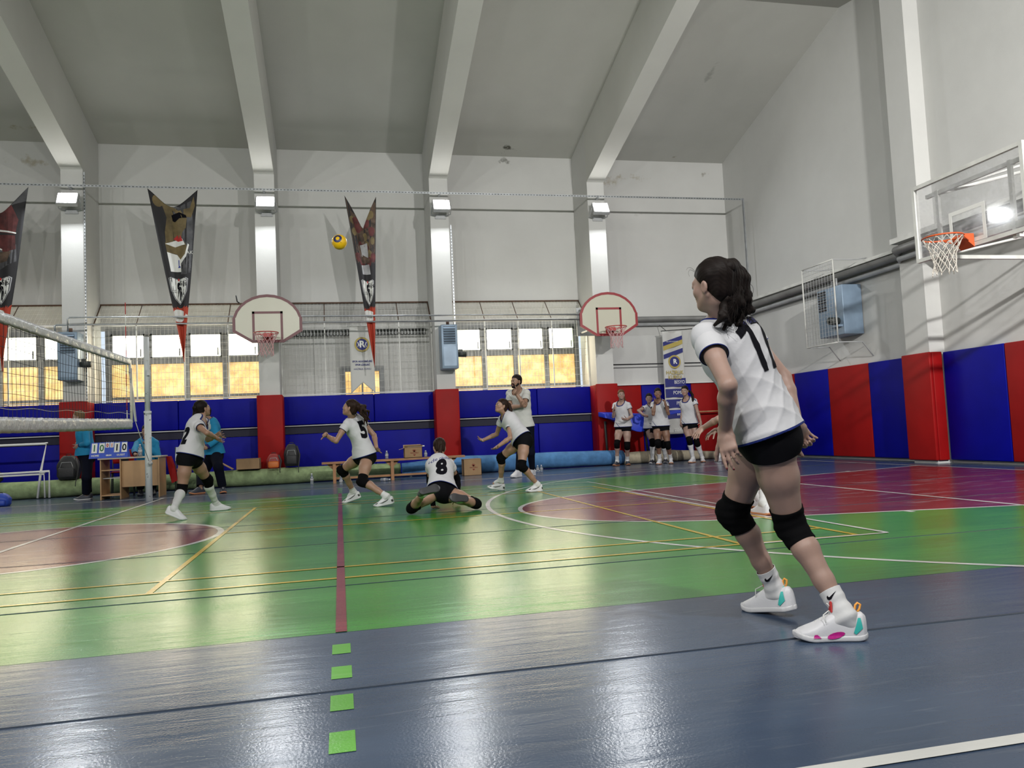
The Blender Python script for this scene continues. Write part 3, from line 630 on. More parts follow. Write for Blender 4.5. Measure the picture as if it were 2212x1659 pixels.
def fan_hoop(cx, zr, label, border, netmat, extra=False):
    Y = 16.0; e = empty('basketball_hoop', (cx, Y, zr), label, 'basketball hoop', 'practice hoops on the far wall')
    zb, zt, hw = zr-.14, zr+.82, .66
    def outline(k):       # fan-shaped board outline shrunk by k
        P = [(-.30+k*.2, zb-.0+k), (-hw+k, zb+.22+k*.6), (-hw+k, zb+.50)]
        for i in range(13):
            a = PI*(1-i/12)*.86+PI*.07
            P.append(((hw-k)*.985*math.cos(a)/math.cos(PI*.07), zb+.50+(zt-k-zb-.50)*(math.sin(a)-math.sin(PI*.07))/(1-math.sin(PI*.07))))
        P += [(hw-k, zb+.50), (hw-k, zb+.22+k*.6), (.30-k*.2, zb+k)]
        q = []
        for p in P:
            if not q or abs(p[0]-q[-1][0])+abs(p[1]-q[-1][1]) > .003: q.append(p)
        return q
    MB().prism([(cx+x, Y, z) for x, z in outline(0)], (0, .035, 0)).build('board', M['boardcream'], e, auto=True)
    a, b = outline(0), outline(.055); mb = MB(); n = len(a); yy = Y-.004
    vs = [(cx+x, yy, z) for x, z in a]+[(cx+x, yy, z) for x, z in b]
    mb.add(vs, [(i, (i+1) % n, n+(i+1) % n, n+i) for i in range(n)])
    mb.add([(x, Y+.036, z) for x, y, z in vs[:n]]+vs[:n], [(i, (i+1) % n, n+(i+1) % n, n+i) for i in range(n)])
    mb.build('border', border, e)
    t = MB(); w, zl, zh, q = .29, zr+.02, zr+.48, .045
    for u0, u1, v0, v1 in ((-w, -w+q, zl-.12, zh), (w-q, w, zl-.12, zh), (-w, w, zh-q, zh)): t.box((cx+u0, Y-.005, v0), (cx+u1, Y-.001, v1))
    t.build('target_square', border, e)
    r = MB(); ring(cx, Y-.40, zr, .225, mb=r); r.box((cx-.07, Y-.20, zr-.05), (cx+.07, Y-.006, zr+.02)); r.box((cx-.09, Y-.02, zr-.10), (cx+.09, Y-.006, zr+.05))
    r.tube([(cx-.12, Y-.215, zr-.005), (cx, Y-.02, zr-.09), (cx+.12, Y-.215, zr-.005)], .008, 6).build('rim', M['rimred'], e)
    hoop_net(cx, Y-.40, zr, .222, M[netmat], e, .40)
    s = MB()
    for sx in (-.3, .3):
        s.tube([(cx+sx, Y+.04, zt-.17), (cx+sx*.7, 17.39, zt-.17)], .022, 8); s.tube([(cx+sx, Y+.04, zb+.2), (cx+sx*.7, 17.39, zb+.25)], .022, 8)
    s.box((cx-.35, Y+.036, zt-.21), (cx+.35, Y+.07, zt-.14)); s.box((cx-.35, Y+.036, zb+.16), (cx+.35, Y+.07, zb+.23))
    s.box((cx-.30, 17.37, zb+.18), (cx+.30, 17.398, zt-.12)); s.build('support_arm', M['greymetal'], e)
    if extra:
        MB().tube([(cx-.52, Y, zt-.17), (cx-.56, Y, zt-.14), (cx-.58, Y, zt-.02)], .014, 6).build('hook', M['black'], e)
fan_hoop(-1.31, 2.97, 'maroon-edged fan-shaped basketball board with a pinkish net on the left pillar', M['boardmar'], 'netpink', True)
fan_hoop(5.78, 2.97, 'red-edged fan-shaped basketball board with a pinkish net on the right pillar', M['boardred'], 'netpink')

# the main hoop with its clear board on the right wall
def glass_mat():
    m = bpy.data.materials.new('clear_acrylic'); m.use_nodes = True; nt = m.node_tree; nt.nodes.clear(); L = nt.links.new
    o = N(nt, 'ShaderNodeOutputMaterial'); tr = N(nt, 'ShaderNodeBsdfTransparent'); tr.inputs[0].default_value = (.98, .98, .985, 1)
    gl = N(nt, 'ShaderNodeBsdfGlossy'); gl.inputs['Roughness'].default_value = .08
    df = N(nt, 'ShaderNodeBsdfDiffuse'); df.inputs[0].default_value = (.9, .9, .95, 1)
    fr = N(nt, 'ShaderNodeLayerWeight'); fr.inputs[0].default_value = .25
    tc = N(nt, 'ShaderNodeTexCoord'); n = N(nt, 'ShaderNodeTexNoise', i_Scale=7.0, i_Detail=8.0, i_Roughness=.7); L(tc.outputs['Object'], n.inputs['Vector'])
    mr = N(nt, 'ShaderNodeMapRange'); L(n.outputs['Fac'], mr.inputs['Value']); mr.inputs['From Min'].default_value = .45; mr.inputs['From Max'].default_value = .8; mr.inputs['To Min'].default_value = .04; mr.inputs['To Max'].default_value = .30
    m1 = N(nt, 'ShaderNodeMixShader'); L(mr.outputs['Result'], m1.inputs[0]); L(tr.outputs[0], m1.inputs[1]); L(df.outputs[0], m1.inputs[2])
    m2 = N(nt, 'ShaderNodeMixShader'); hf_ = N(nt, 'ShaderNodeMath', operation='MULTIPLY'); hf_.inputs[1].default_value = .35; L(fr.outputs['Fresnel'], hf_.inputs[0]); L(hf_.outputs[0], m2.inputs[0]); L(m1.outputs[0], m2.inputs[1]); L(gl.outputs[0], m2.inputs[2]); L(m2.outputs[0], o.inputs[0])
    return m
M['acrylic'] = glass_mat()
e = empty('basketball_hoop', (7.85, 8.2, 3.0), 'big clear-board basketball hoop with an orange ring on the right wall', 'basketball hoop')
bx, y0, y1, z0, z1 = 7.82, 7.42, 9.12, 2.95, 3.90
MB().box((bx, y0, z0), (bx+.012, y1, z1)).build('board', M['acrylic'], e)
f = MB(); q = .05
for lo, hi in (((y0-q, z0-q), (y1+q, z0)), ((y0-q, z1), (y1+q, z1+q)), ((y0-q, z0), (y0, z1)), ((y1, z0), (y1+q, z1))): f.box((bx-.02, lo[0], lo[1]), (bx+.03, hi[0], hi[1]))
f.build('frame', M['whitemetal'], e)
t = MB(); yc = 8.27
for u0, u1, v0, v1 in ((-.29, -.24, 3.01, 3.37), (.24, .29, 3.01, 3.37), (-.29, .29, 3.37, 3.42), (-.29, .29, 2.96, 3.01)): t.box((bx-.003, yc+u0, v0), (bx-.001, yc+u1, v1))
t.build('target_square', M['white'], e)
b = MB()
for y in (7.62, 8.78): b.box((bx+.03, y-.025, 2.86), (bx+.07, y+.025, 3.80))
b.box((bx+.035, 7.4, 3.74), (bx+.075, 8.98, 3.79)); b.box((bx+.035, 7.4, 2.98), (bx+.09, 8.98, 3.06)); b.build('back_frame', M['whitemetal'], e)
s = MB()
for y, z in ((7.62, 2.9), (8.78, 2.9)): s.box((bx+.07, y-.025, z-.025), (10.03, y+.025, z+.025))
for y in (7.62, 8.78): s.tube([(bx+.07, y, 3.76), (10.04, y, 4.28)], .026, 6)
s.tube([(bx+.07, 8.78, 3.78), (10.04, 7.72, 4.34)], .018, 6).tube([(bx+.07, 8.78, 2.92), (10.04, 8.75, 3.36)], .018, 6).tube([(bx+.07, 7.62, 2.92), (10.04, 7.6, 3.36)], .018, 6)
s.build('support_arm', M['whitemetal'], e)
zr = 3.03; r = MB(); rx = 7.44; ring(rx, yc, zr, .232, .011, mb=r)
r.tube([(rx+.16*1.0, yc-.16, zr-.012), (bx-.10, yc-.10, zr-.06)], .009, 6).tube([(rx+.16, yc+.16, zr-.012), (bx-.10, yc+.10, zr-.06)], .009, 6)
r.build('rim', M['orange'], e)
k = MB(); k.add([(bx-.02, yc-.11, zr+.03), (bx-.02, yc+.11, zr+.03), (bx-.02, yc+.11, zr-.14), (bx-.02, yc-.11, zr-.14), (bx-.15, yc-.10, zr+.03), (bx-.15, yc+.10, zr+.03), (bx-.15, yc+.10, zr-.03), (bx-.15, yc-.10, zr-.03)],
               [(0, 1, 2, 3), (4, 7, 6, 5), (0, 4, 5, 1), (3, 2, 6, 7), (0, 3, 7, 4), (1, 5, 6, 2)]); k.build('rim_bracket', M['orange'], e)
hoop_net(rx, yc, zr, .228, M['netwhite'], e, .42)

# ================================================================== VOLLEYBALL NET, POST, BALL
e = empty('volleyball_net', (CX0, 8.0, 1.2), 'volleyball net of black mesh with white vinyl bands top and bottom', 'net')
def ztop(y): return 2.19-.0032*(12.3-y)*max(0, 1-(12.3-y)/9)*4
def zbot(y): return 1.30-.145*math.sin(min(1, max(0, (12.6-y)/9.0))*PI/2)
yend = 12.42
ys_ = np.linspace(3.0, yend, 120)
mb = MB(); rr = random.Random(3)
def band(zf, h, name, zoff=0):
    mb = MB(); n = len(ys_); rows = [(0, .5), (.012, .25), (.014, -.25), (.002, -.5), (-.012, -.25), (-.014, .25)]; vs = []
    ph = [rr.uniform(0, 6) for _ in range(4)]
    for y in ys_:
        wob = .004*math.sin(y*21+ph[0])+.003*math.sin(y*37+ph[1])
        for dx, dz in rows: vs.append((CX0+dx+wob*(1 if dz else .4), y, zf(y)+zoff+dz*h+.002*math.sin(y*29+ph[2]+dz*5)))
    k = len(rows); mb.add(vs, [(i*k+j, i*k+(j+1) % k, (i+1)*k+(j+1) % k, (i+1)*k+j) for i in range(n-1) for j in range(k)], 0, True)
    return mb.build(name, M['tape'], e)
band(lambda y: ztop(y)-.05, .11, 'top_band'); band(lambda y: zbot(y)-.065, .15, 'bottom_band')
mb = MB()
for y in np.arange(3.05, yend, .10):
    mb.tube([(CX0+.004*math.sin(y*9), y, ztop(y)-.05), (CX0+.012*math.sin(y*3), y+.015*math.sin(y*5), (ztop(y)+zbot(y))/2), (CX0, y, zbot(y))], .0022, 4, caps=False)
for k in range(1, 9):
    t = k/9; mb.tube([(CX0+.008*math.sin(y*4+k), y, ztop(y)*(1-t)+zbot(y)*t+.012*math.sin(y*2.6+k*1.7)) for y in np.arange(3.05, yend+.01, .12)], .0022, 4, caps=False)
mb.build('mesh', M['cord'], e)
MB().tube([(CX0, y, zbot(y)+.09+.01*math.sin(y*6)) for y in np.arange(3.0, yend, .1)], .003, 5).build('lower_cord', M['netwhite'], e)
mb = MB(); n = 14; vs = []
for i in range(n+1):
    t = i/n; y = 12.38+.30*t**1.3; z = 2.17-(.90)*t; w = .05*(1-.5*t)
    vs += [(CX0-.01, y-w, z), (CX0-.01, y+w, z), (CX0+.012, y+w, z), (CX0+.012, y-w, z)]
mb.add(vs, [(4*i+k, 4*i+(k+1) % 4, 4*i+4+(k+1) % 4, 4*i+4+k) for i in range(n) for k in range(4)], 0, True).build('side_band', M['tape'], e)
MB().tube([(CX0, 12.40, 2.16), (CX0-.05, 13.75, 2.30)], .004, 6).tube([(CX0, 12.68, 1.26), (CX0-.05, 13.25, .98), (CX0-.06, 13.74, .66)], .005, 6).tube([(CX0, 12.44, 2.05), (CX0, 12.45, 1.25)], .02, 6).build('cable', M['netwhite'], e)
a = MB()
for k in range(10): z = 1.25+k*.175; a.tube([(CX0-.02, 12.28, z), (CX0-.02, 12.28, z+.175)], .006, 6, mi=k % 2)
o = a.build('net_antenna', [M['white'], M['redprint']]); prop(o, 'thin red and white striped antenna standing up from the net', 'antenna')
e = empty('net_post', (-3.05, 13.8, 0), 'white worn metal volleyball post with peeling paint', 'post')
m, nt, b_ = new_mat('post_paint_worn'); L = nt.links.new; tc = N(nt, 'ShaderNodeTexCoord'); nn = N(nt, 'ShaderNodeTexNoise', i_Scale=14.0, i_Detail=7.0); L(tc.outputs['Object'], nn.inputs['Vector'])
rp = N(nt, 'ShaderNodeValToRGB'); rp.color_ramp.elements[0].position = .30; rp.color_ramp.elements[0].color = (.08, .08, .08, 1); rp.color_ramp.elements[1].position = .35; rp.color_ramp.elements[1].color = (.52, .54, .55, 1)
L(nn.outputs['Fac'], rp.inputs['Fac']); L(rp.outputs['Color'], b_.inputs['Base Color']); b_.inputs['Roughness'].default_value = .45; M['post'] = m
MB().tube([(-3.05, 13.8, 0), (-3.05, 13.8, 1.42)], .053, 20).tube([(-3.05, 13.8, 1.42), (-3.05, 13.8, 1.47)], .058, 20).build('lower_tube', M['post'], e)
MB().tube([(-3.05, 13.8, 1.47), (-3.05, 13.8, 2.69)], .042, 20).build('upper_tube', M['post'], e)
MB().tube([(-3.0, 13.74, .62), (-3.0, 13.66, .62)], .03, 10).box((-3.03, 13.7, 2.05), (-2.99, 13.76, 2.15)).build('winch', M['greymetal'], e)
# the ball in the air
C0 = atY(733, 523, 11.0); e = empty('volleyball', C0, 'yellow and blue volleyball in the air', 'ball')
m, nt, b_ = new_mat('volleyball_panels'); L = nt.links.new; tc = N(nt, 'ShaderNodeTexCoord')
mp = N(nt, 'ShaderNodeMapping'); L(tc.outputs['Object'], mp.inputs['Vector']); mp.inputs['Location'].default_value = tuple(-C0); mp.inputs['Rotation'].default_value = (.0, .0, .0)
mp2 = N(nt, 'ShaderNodeMapping'); L(mp.outputs[0], mp2.inputs['Vector']); mp2.inputs['Rotation'].default_value = (.5, .75, .3)
wv = N(nt, 'ShaderNodeTexWave', wave_type='RINGS', rings_direction='Y', i_Scale=3.1, i_Distortion=1.5); wv.inputs['Detail'].default_value = 0; L(mp2.outputs[0], wv.inputs['Vector'])
rp = N(nt, 'ShaderNodeValToRGB'); rp.color_ramp.interpolation = 'CONSTANT'; rp.color_ramp.elements[0].color = (.75, .45, .005, 1); rp.color_ramp.elements[1].position = .80; rp.color_ramp.elements[1].color = (.015, .02, .09, 1)
L(wv.outputs['Fac'], rp.inputs['Fac']); L(rp.outputs['Color'], b_.inputs['Base Color']); b_.inputs['Roughness'].default_value = .4
sp = MB(); prof = [(.105*math.sin(PI*k/20)+1e-4, -.105*math.cos(PI*k/20)) for k in range(21)]
sp.lathe(prof, C0, 32).build('cover', m, e)
vl = MB(); vl.tube([C0+np.array([.02, -.1035, -.03]), C0+np.array([.02, -.106, -.03])], .004, 8); vl.build('valve', M['black'], e)

# ================================================================== HANGING BANNERS
BY = 17.08
def banner(name, x0, x1, ztop_, dip, zmid, ztip, xtip, label, dipw=.45, smooth=True, figures=None, lean=0.0):
    """pennant hung by its two upper corners: sagging top edge, black field, badge, red triangle with crescent and star"""
    e = empty(name, ((x0+x1)/2, BY, ztip), label, 'banner', 'long pointed player banners')
    xc = (x0+x1)/2
    def edge(z):   # left/right x at height z
        t = (ztop_-z)/(ztop_-ztip); t = min(max(t, 0), 1)
        return x0+(xtip-x0)*t, x1+(xtip-x1)*t
    def topz(u): # 0..1
        if smooth: return ztop_-dip*math.sin(PI*u)**1.1
        return ztop_-dip*(1-abs(2*u-1))
    def depth(u, z): return BY+.035*math.sin(u*PI*3+z*.8)+.02*math.sin(z*2.3+u*4)
    mb = MB(); nu, nv = 14, 70; vs = []; ix = {}
    for j in range(nv+1):
        for i in range(nu+1):
            u = i/nu; zt = topz(u); s = j/nv; z = zt+(ztip-zt)*s
            a, b = edge(z); ix[(i, j)] = len(vs); vs.append((a+(b-a)*u, depth(u, z), z))
    fs = []; mi = []
    for j in range(nv):
        for i in range(nu):
            fs.append((ix[(i, j)], ix[(i, j+1)], ix[(i+1, j+1)], ix[(i+1, j)])); zz = (vs[fs[-1][0]][2]+vs[fs[-1][1]][2])/2; mi.append(1 if zz < zmid else 0)
    mb.v = vs; mb.f = fs; mb.m = mi; mb.sm = [True]*len(fs)
    o = mb.build('cloth', [M['cloth_black'], M['cloth_red']], e); s = o.modifiers.new('s', 'SOLIDIFY'); s.thickness = .003; s.offset = 1
    PR = {'picture': (MB(), []), 'badge': (MB(), []), 'crescent_and_star': (MB(), [])}
    def put(pl, mt, nm, lift=.006, parent=e):
        """a printed shape given in banner coordinates (u across 0..1, z): laid on the cloth"""
        q, mats_ = PR['badge' if nm.startswith('badge') else ('crescent_and_star' if nm.startswith('cresc') else 'picture')]
        if mt not in mats_: mats_.append(mt)
        mi_ = mats_.index(mt)
        for P in pl:
            bm = bmesh.new(); vsx = [bm.verts.new((p[0], p[1], 0)) for p in P]
            try: bm.faces.new(vsx)
            except Exception: bm.free(); continue
            bmesh.ops.triangulate(bm, faces=bm.faces[:])
            for ax, st in ((0, .1), (1, .12)):
                lo = min(p[ax] for p in P); hi = max(p[ax] for p in P); t = lo+st
                while t < hi:
                    bmesh.ops.bisect_plane(bm, geom=bm.verts[:]+bm.edges[:]+bm.faces[:], plane_co=Vector((t, 0, 0) if ax == 0 else (0, t, 0)), plane_no=Vector((1, 0, 0) if ax == 0 else (0, 1, 0))); t += st
            bm.verts.index_update(); out = []
            for v in bm.verts:
                a, b = edge(v.co.y); u = min(max(v.co.x, .0), 1.); z_ = min(v.co.y, topz(u)-.004); out.append((a+(b-a)*u, depth(u, z_)-lift, z_))
            q.add(out, [tuple(v.index for v in f.verts) for f in bm.faces], mi_); bm.free()
    H = ztop_-zmid; Z = lambda f: ztop_-H*f      # f 0 top .. 1 where red starts
    if figures: figures(put, Z)
    # badge: shield with a long-tailed bird
    sh = lambda k, dz=0: [(.5-.40+k, Z(.755)-k*.3), (.5-.30+k, Z(.745)-k*.3), (.5, Z(.765)-k*.3), (.5+.30-k, Z(.745)-k*.3), (.5+.40-k, Z(.755)-k*.3), (.5+.38-k, Z(.86)), (.5+.24-k*.7, Z(.93)+k*.25), (.5, Z(.975)+k*.55), (.5-.24+k*.7, Z(.93)+k*.25), (.5-.38+k, Z(.86))]
    put([sh(0)], M['print_silver'], 'badge_border', .007); put([sh(.035)], M['cloth_black'], 'badge_inner_line', .008); b = put([sh(.06)], M['white'], 'badge', .009)
    st = [[(.42, Z(.80)), (.50, Z(.785)), (.56, Z(.80)), (.50, Z(.82)), (.46, Z(.85)), (.42, Z(.84))], [(.46, Z(.84)), (.52, Z(.82)), (.50, Z(.87)), (.38, Z(.94)), (.44, Z(.87))],
          [(.50, Z(.82)), (.60, Z(.83)), (.66, Z(.90)), (.63, Z(.93)), (.60, Z(.86)), (.52, Z(.835))], [(.50, Z(.83)), (.56, Z(.85)), (.56, Z(.93)), (.50, Z(.95)), (.52, Z(.87))], [(.40, Z(.80)), (.44, Z(.795)), (.42, Z(.81))]]
    put(st, M['ink'], 'badge_bird', .011); put([[(.5+.035*math.cos(a), Z(.767)+.03*math.sin(a)) for a in np.linspace(0, 2*PI, 12)[:-1]]], M['redprint'], 'badge_ball', .011)
    tx, mats_ = PR['badge']; a, b2 = edge(Z(.79)); ki = mats_.index(M['ink']); text(tx, '5ls', .13, (a+(b2-a)*.70, BY-.055, Z(.80)), mi=ki); a, b2 = edge(Z(.87)); text(tx, 'SPOR', .035, (a+(b2-a)*.26, BY-.055, Z(.86)), mi=ki); text(tx, 'KULÜBÜ', .035, (a+(b2-a)*.26, BY-.055, Z(.875)), mi=ki)
    # crescent and star on the red part
    zc = zmid-.17; cr = []; R_ = .13
    a, b2 = edge(zc); w = b2-a; U = lambda x: .5+x/w
    outer = [(U(-.04+R_*math.cos(t)), zc+R_*math.sin(t)) for t in np.linspace(PI*.22, PI*1.78, 20)]; inner = [(U(-.01+R_*.8*math.cos(t)), zc+R_*.8*math.sin(t)) for t in np.linspace(PI*1.72, PI*.28, 20)]
    star = [(U(.11+(.045 if k % 2 == 0 else .018)*math.cos(PI+k*PI/5)), zc+(.045 if k % 2 == 0 else .018)*math.sin(PI+k*PI/5)) for k in range(10)]
    put([outer+inner, star], M['white'], 'crescent_and_star', .007)
    for k_, (q_, m_) in PR.items(): q_.build(k_, m_, e)
    return e
def blob(cx, z, rx, rz, n=14, a0=0, j=0): return [(cx+rx*math.cos(t+a0)*(1+j*math.sin(3*t)), z+rz*math.sin(t+a0)*(1+j*math.cos(2*t))) for t in np.linspace(0, 2*PI, n+1)[:-1]]
def fig_left(put, Z):
    put([[(.0, Z(0)), (1, Z(0)), (1, Z(.12)), (.5, Z(.2)), (.0, Z(.2))], [(0, Z(.5)), (.9, Z(.48)), (.95, Z(.62)), (.4, Z(.7)), (0, Z(.68))]], M['print_grey'], 'print_background', .004)
    put([[(.42, Z(.18)), (.75, Z(.16)), (.90, Z(.28)), (.86, Z(.40)), (.48, Z(.38)), (.40, Z(.28))], [(.45, Z(.40)), (.86, Z(.41)), (.90, Z(.52)), (.62, Z(.55)), (.40, Z(.50))]], M['print_maroon'], 'print_red_kit', .006)
    put([[(.5, Z(.36)), (.88, Z(.385)), (.88, Z(.395)), (.5, Z(.375))], [(.35, Z(.49)), (.55, Z(.52)), (.55, Z(.53)), (.35, Z(.51))], [(0, Z(.48)), (.35, Z(.46)), (.45, Z(.52)), (0, Z(.55))]], M['white'], 'print_white_trim', .008)
    put([blob(.2, Z(.33), .16, .28), [(.05, Z(.55)), (.8, Z(.54)), (.7, Z(.62)), (.1, Z(.66))], blob(.5, Z(.14), .12, .12)], M['print_brown'], 'print_figures', .007)
def fig_basket(put, Z):
    put([[(.42, Z(.10)), (.62, Z(.16)), (.88, Z(.10)), (.97, Z(.35)), (.97, Z(.7)), (.80, Z(.72)), (.6, Z(.72)), (.66, Z(.55))]], M['print_grey'], 'print_background', .004)
    put([blob(.16, Z(.10), .11, .13), [(.10, Z(.08)), (.30, Z(.05)), (.44, Z(.16)), (.48, Z(.24)), (.42, Z(.34)), (.42, Z(.44)), (.20, Z(.46)), (.22, Z(.36)), (.30, Z(.24)), (.24, Z(.14))],
         [(.34, Z(.10)), (.60, Z(.19)), (.86, Z(.16)), (.93, Z(.06)), (.97, Z(.14)), (.90, Z(.24)), (.62, Z(.235)), (.36, Z(.15))], [(.44, Z(.24)), (.66, Z(.22)), (.80, Z(.25)), (.78, Z(.33)), (.68, Z(.37)), (.64, Z(.44)), (.44, Z(.44)), (.42, Z(.33))],
         [(.18, Z(.455)), (.45, Z(.46)), (.75, Z(.45)), (.84, Z(.50)), (.72, Z(.58)), (.58, Z(.60)), (.50, Z(.55)), (.20, Z(.535))]], M['print_skin'], 'print_player', .006)
    put([[(.42, Z(.22)), (.62, Z(.20)), (.78, Z(.225)), (.80, Z(.245)), (.62, Z(.25)), (.50, Z(.28)), (.44, Z(.27))]], M['ink'], 'print_hair', .009)
    put([[(.40, Z(.44)), (.68, Z(.42)), (.76, Z(.47)), (.45, Z(.49)), (.18, Z(.465))], [(.20, Z(.535)), (.50, Z(.555)), (.62, Z(.60)), (.62, Z(.70)), (.24, Z(.70))], [(.84, Z(.46)), (.88, Z(.47)), (.80, Z(.57)), (.62, Z(.63)), (.60, Z(.60)), (.76, Z(.55))]], M['white'], 'print_white_kit', .008)
    put([[(.42, Z(.42)), (.55, Z(.39)), (.58, Z(.42)), (.62, Z(.39)), (.70, Z(.44)), (.55, Z(.445))]], M['redprint'], 'print_red_collar', .010)
    put([[(.53, Z(.60)), (.56, Z(.60)), (.56, Z(.65)), (.60, Z(.655)), (.60, Z(.665)), (.50, Z(.665)), (.53, Z(.655))]], M['print_royal'], 'print_number', .012)
def fig_crowd(put, Z):
    rr = random.Random(5)
    put([[(.02, Z(0)), (.15, Z(.02)), (.5, Z(.20)), (.85, Z(.02)), (.99, Z(0)), (.98, Z(.6)), (.02, Z(.6))]], M['print_brown'], 'print_background', .004)
    put([blob(rr.uniform(.12, .9), Z(rr.uniform(.12, .55)), .09, .09) for _ in range(12)], M['print_skin'], 'print_faces', .006)
    put([blob(rr.uniform(.15, .9), Z(rr.uniform(.2, .6)), .12, .12, j=.15) for _ in range(12)], M['print_maroon'], 'print_kits', .0075)
    put([[(.30, Z(.44)), (.45, Z(.43)), (.62, Z(.42)), (.64, Z(.52)), (.62, Z(.58)), (.30, Z(.58)), (.32, Z(.5))], [(.26, Z(.62)), (.66, Z(.61)), (.72, Z(.70)), (.26, Z(.70))]], M['print_silver'], 'print_white_kit', .009)
    put([blob(.44, Z(.39), .08, .09), [(.2, Z(.46)), (.3, Z(.44)), (.34, Z(.52)), (.7, Z(.56)), (.7, Z(.6)), (.3, Z(.6))]], M['print_brown'], 'print_player', .010)
banner('player_banner', -6.98, -5.92, 6.2, .55, 3.76, 2.50, -6.40, 'pointed black and red banner with dark red player print at the left picture edge', figures=fig_left)
banner('player_banner', -3.70, -2.73, 6.21, .38, 3.72, 2.60, -3.06, 'pointed black and red banner showing a player with raised arms', figures=fig_basket)
banner('player_banner', .27, .95, 6.14, .75, 3.66, 2.38, .79, 'narrow pointed banner with a crowd of players, beside the ball in the air', smooth=False, figures=fig_crowd)
MB_t = MB(); text(MB_t, 'AK', .10, (-2.90, BY-.062, 4.86)); 
o = MB_t.build('print_lettering', M['white']); 
for b in bpy.data.objects:
    if b.name == 'player_banner.001': o.parent = b; o.location = -Vector(b.location)
def flat_cloth(x0, x1, z0, z1, y, wave=.01, tail=True, nu=12, nv=40):
    mb = MB(); vs = []
    for j in range(nv+1):
        for i in range(nu+1):
            u = i/nu; s = j/nv; zb = z0+(.24*(1-abs(2*u-1)) if tail else 0)
            z = z1+(zb-z1)*s; vs.append((x0+(x1-x0)*u, y+wave*math.sin(u*7+z*1.3), z))
    n = nu+1; mb.add(vs, [(j*n+i, (j+1)*n+i, (j+1)*n+i+1, j*n+i+1) for j in range(nv) for i in range(nu)], 0, True); return mb
def ring_poly(c, r0, r1, y, n=32):
    vs = [];
    for k in range(n):
        a = 2*PI*k/n; vs += [(c[0]+r0*math.cos(a), y, c[1]+r0*math.sin(a)), (c[0]+r1*math.cos(a), y, c[1]+r1*math.sin(a))]
    return vs, [(2*k, 2*k+1, (2*k+3) % (2*n), (2*k+2) % (2*n)) for k in range(n)]
def disc_poly(c, r, y, n=32): return [(c[0]+r*math.cos(2*PI*k/n), y, c[1]+r*math.sin(2*PI*k/n)) for k in range(n)]
# white swallow-tailed course banner
e = empty('course_banner', (.55, 17.7, 1.86), 'white swallow-tailed banner with a round blue and gold emblem, in front of the bricked-up bay', 'banner')
o = flat_cloth(.285, .815, 1.865, 3.36, 17.7).build('cloth', M['cloth_white'], e); s = o.modifiers.new('s', 'SOLIDIFY'); s.thickness = .003; s.offset = 1
MB().tube([(.24, 17.69, 3.37), (.86, 17.69, 3.37)], .012, 8).tube([(.55, 17.69, 3.37), (.56, 17.89, 3.485)], .004, 5).build('rod', M['whitemetal'], e)
c = (.555, 2.955); yy = 17.675
MB().poly(disc_poly(c, .165, yy)).build('emblem_ring', M['goldprint'], e); MB().poly(disc_poly(c, .125, yy-.003)).build('emblem_disc', M['navyprint'], e)
t = MB(); text(t, 'R', .20, (c[0]+.0, yy-.006, c[1]), bold=.008)
for s in (-1, 1): t.tube([(c[0]+s*.095, yy-.004, c[1]+.05), (c[0]+s*.075, yy-.004, c[1]), (c[0]+s*.095, yy-.004, c[1]-.06)], .010, 5).tube([(c[0]+s*.08, yy-.004, c[1]+.01), (c[0]+s*.05, yy-.004, c[1]-.04)], .007, 5)
t.build('emblem_letter', M['white'], e)
for txt, sz, z_, bd, sx_ in (('SPOR AKADEMİLERİ', .052, 2.575, .0015, .92), ('SPOR LİSELERİ', .052, 2.50, .0015, .92), ('HAZIRLIK KURSU', .052, 2.405, 0, .95)):
    t = MB(); text(t, txt, sz, (.55, yy, z_), bold=bd, sx=sx_); t.build('text_line', M['navyprint'], e)
for txt, sz, dz in (('RSA', .03, .145), ('SPOR AKADEMİ', .02, -.145)): t = MB(); text(t, txt, sz, (c[0], yy-.004, c[1]+dz)); t.build('emblem_text', M['navyprint'], e)
# tall course banner in the right bay
e = empty('course_banner', (8.2, 18.1, .6), 'tall white and blue course banner hanging behind the waiting girls', 'banner')
BY2 = 18.02
o = flat_cloth(7.86, 8.40, .62, 3.16, BY2, .03, False).build('cloth', M['cloth_white'], e); s = o.modifiers.new('s', 'SOLIDIFY'); s.thickness = .003; s.offset = 1
MB().add([(8.40, BY2, 3.16), (8.62, BY2+.05, 3.18), (8.44, BY2+.02, 2.45), (8.40, BY2, 2.2)], [(0, 3, 2, 1)]).build('folded_flap', M['cloth_white'], e)
y = BY2-.045
for z0, w_, x_ in ((1.78, 'BESYO', 8.24), (1.52, 'POMEM', 8.22), (1.26, 'PMYO', 8.26), (1.0, 'BEKÇİ', 8.26)):
    st_ = MB().box((7.865, y+.006, z0), (8.41, y+.01, z0+.21)).build('blue_stripe', M['navyprint'], e); t = MB(); text(t, w_, .12, (x_, y, z0+.11), sx=.8); t.build('text_line', M['white'], st_)
for z0, z1_ in ((2.83, 2.97), (2.55, 2.66)): MB().add([(7.865, y+.008, z0-.08), (8.38, y+.008, z0+.08), (8.38, y+.008, z1_+.08), (7.865, y+.008, z1_-.08)], [(0, 1, 2, 3)]).build('blue_stripe', M['navyprint'], e)
MB().add([(7.865, y+.005, 2.68), (8.38, y+.005, 2.84), (8.38, y+.005, 2.95), (7.865, y+.005, 2.79)], [(0, 1, 2, 3)]).build('gold_stripe', M['goldprint'], e)
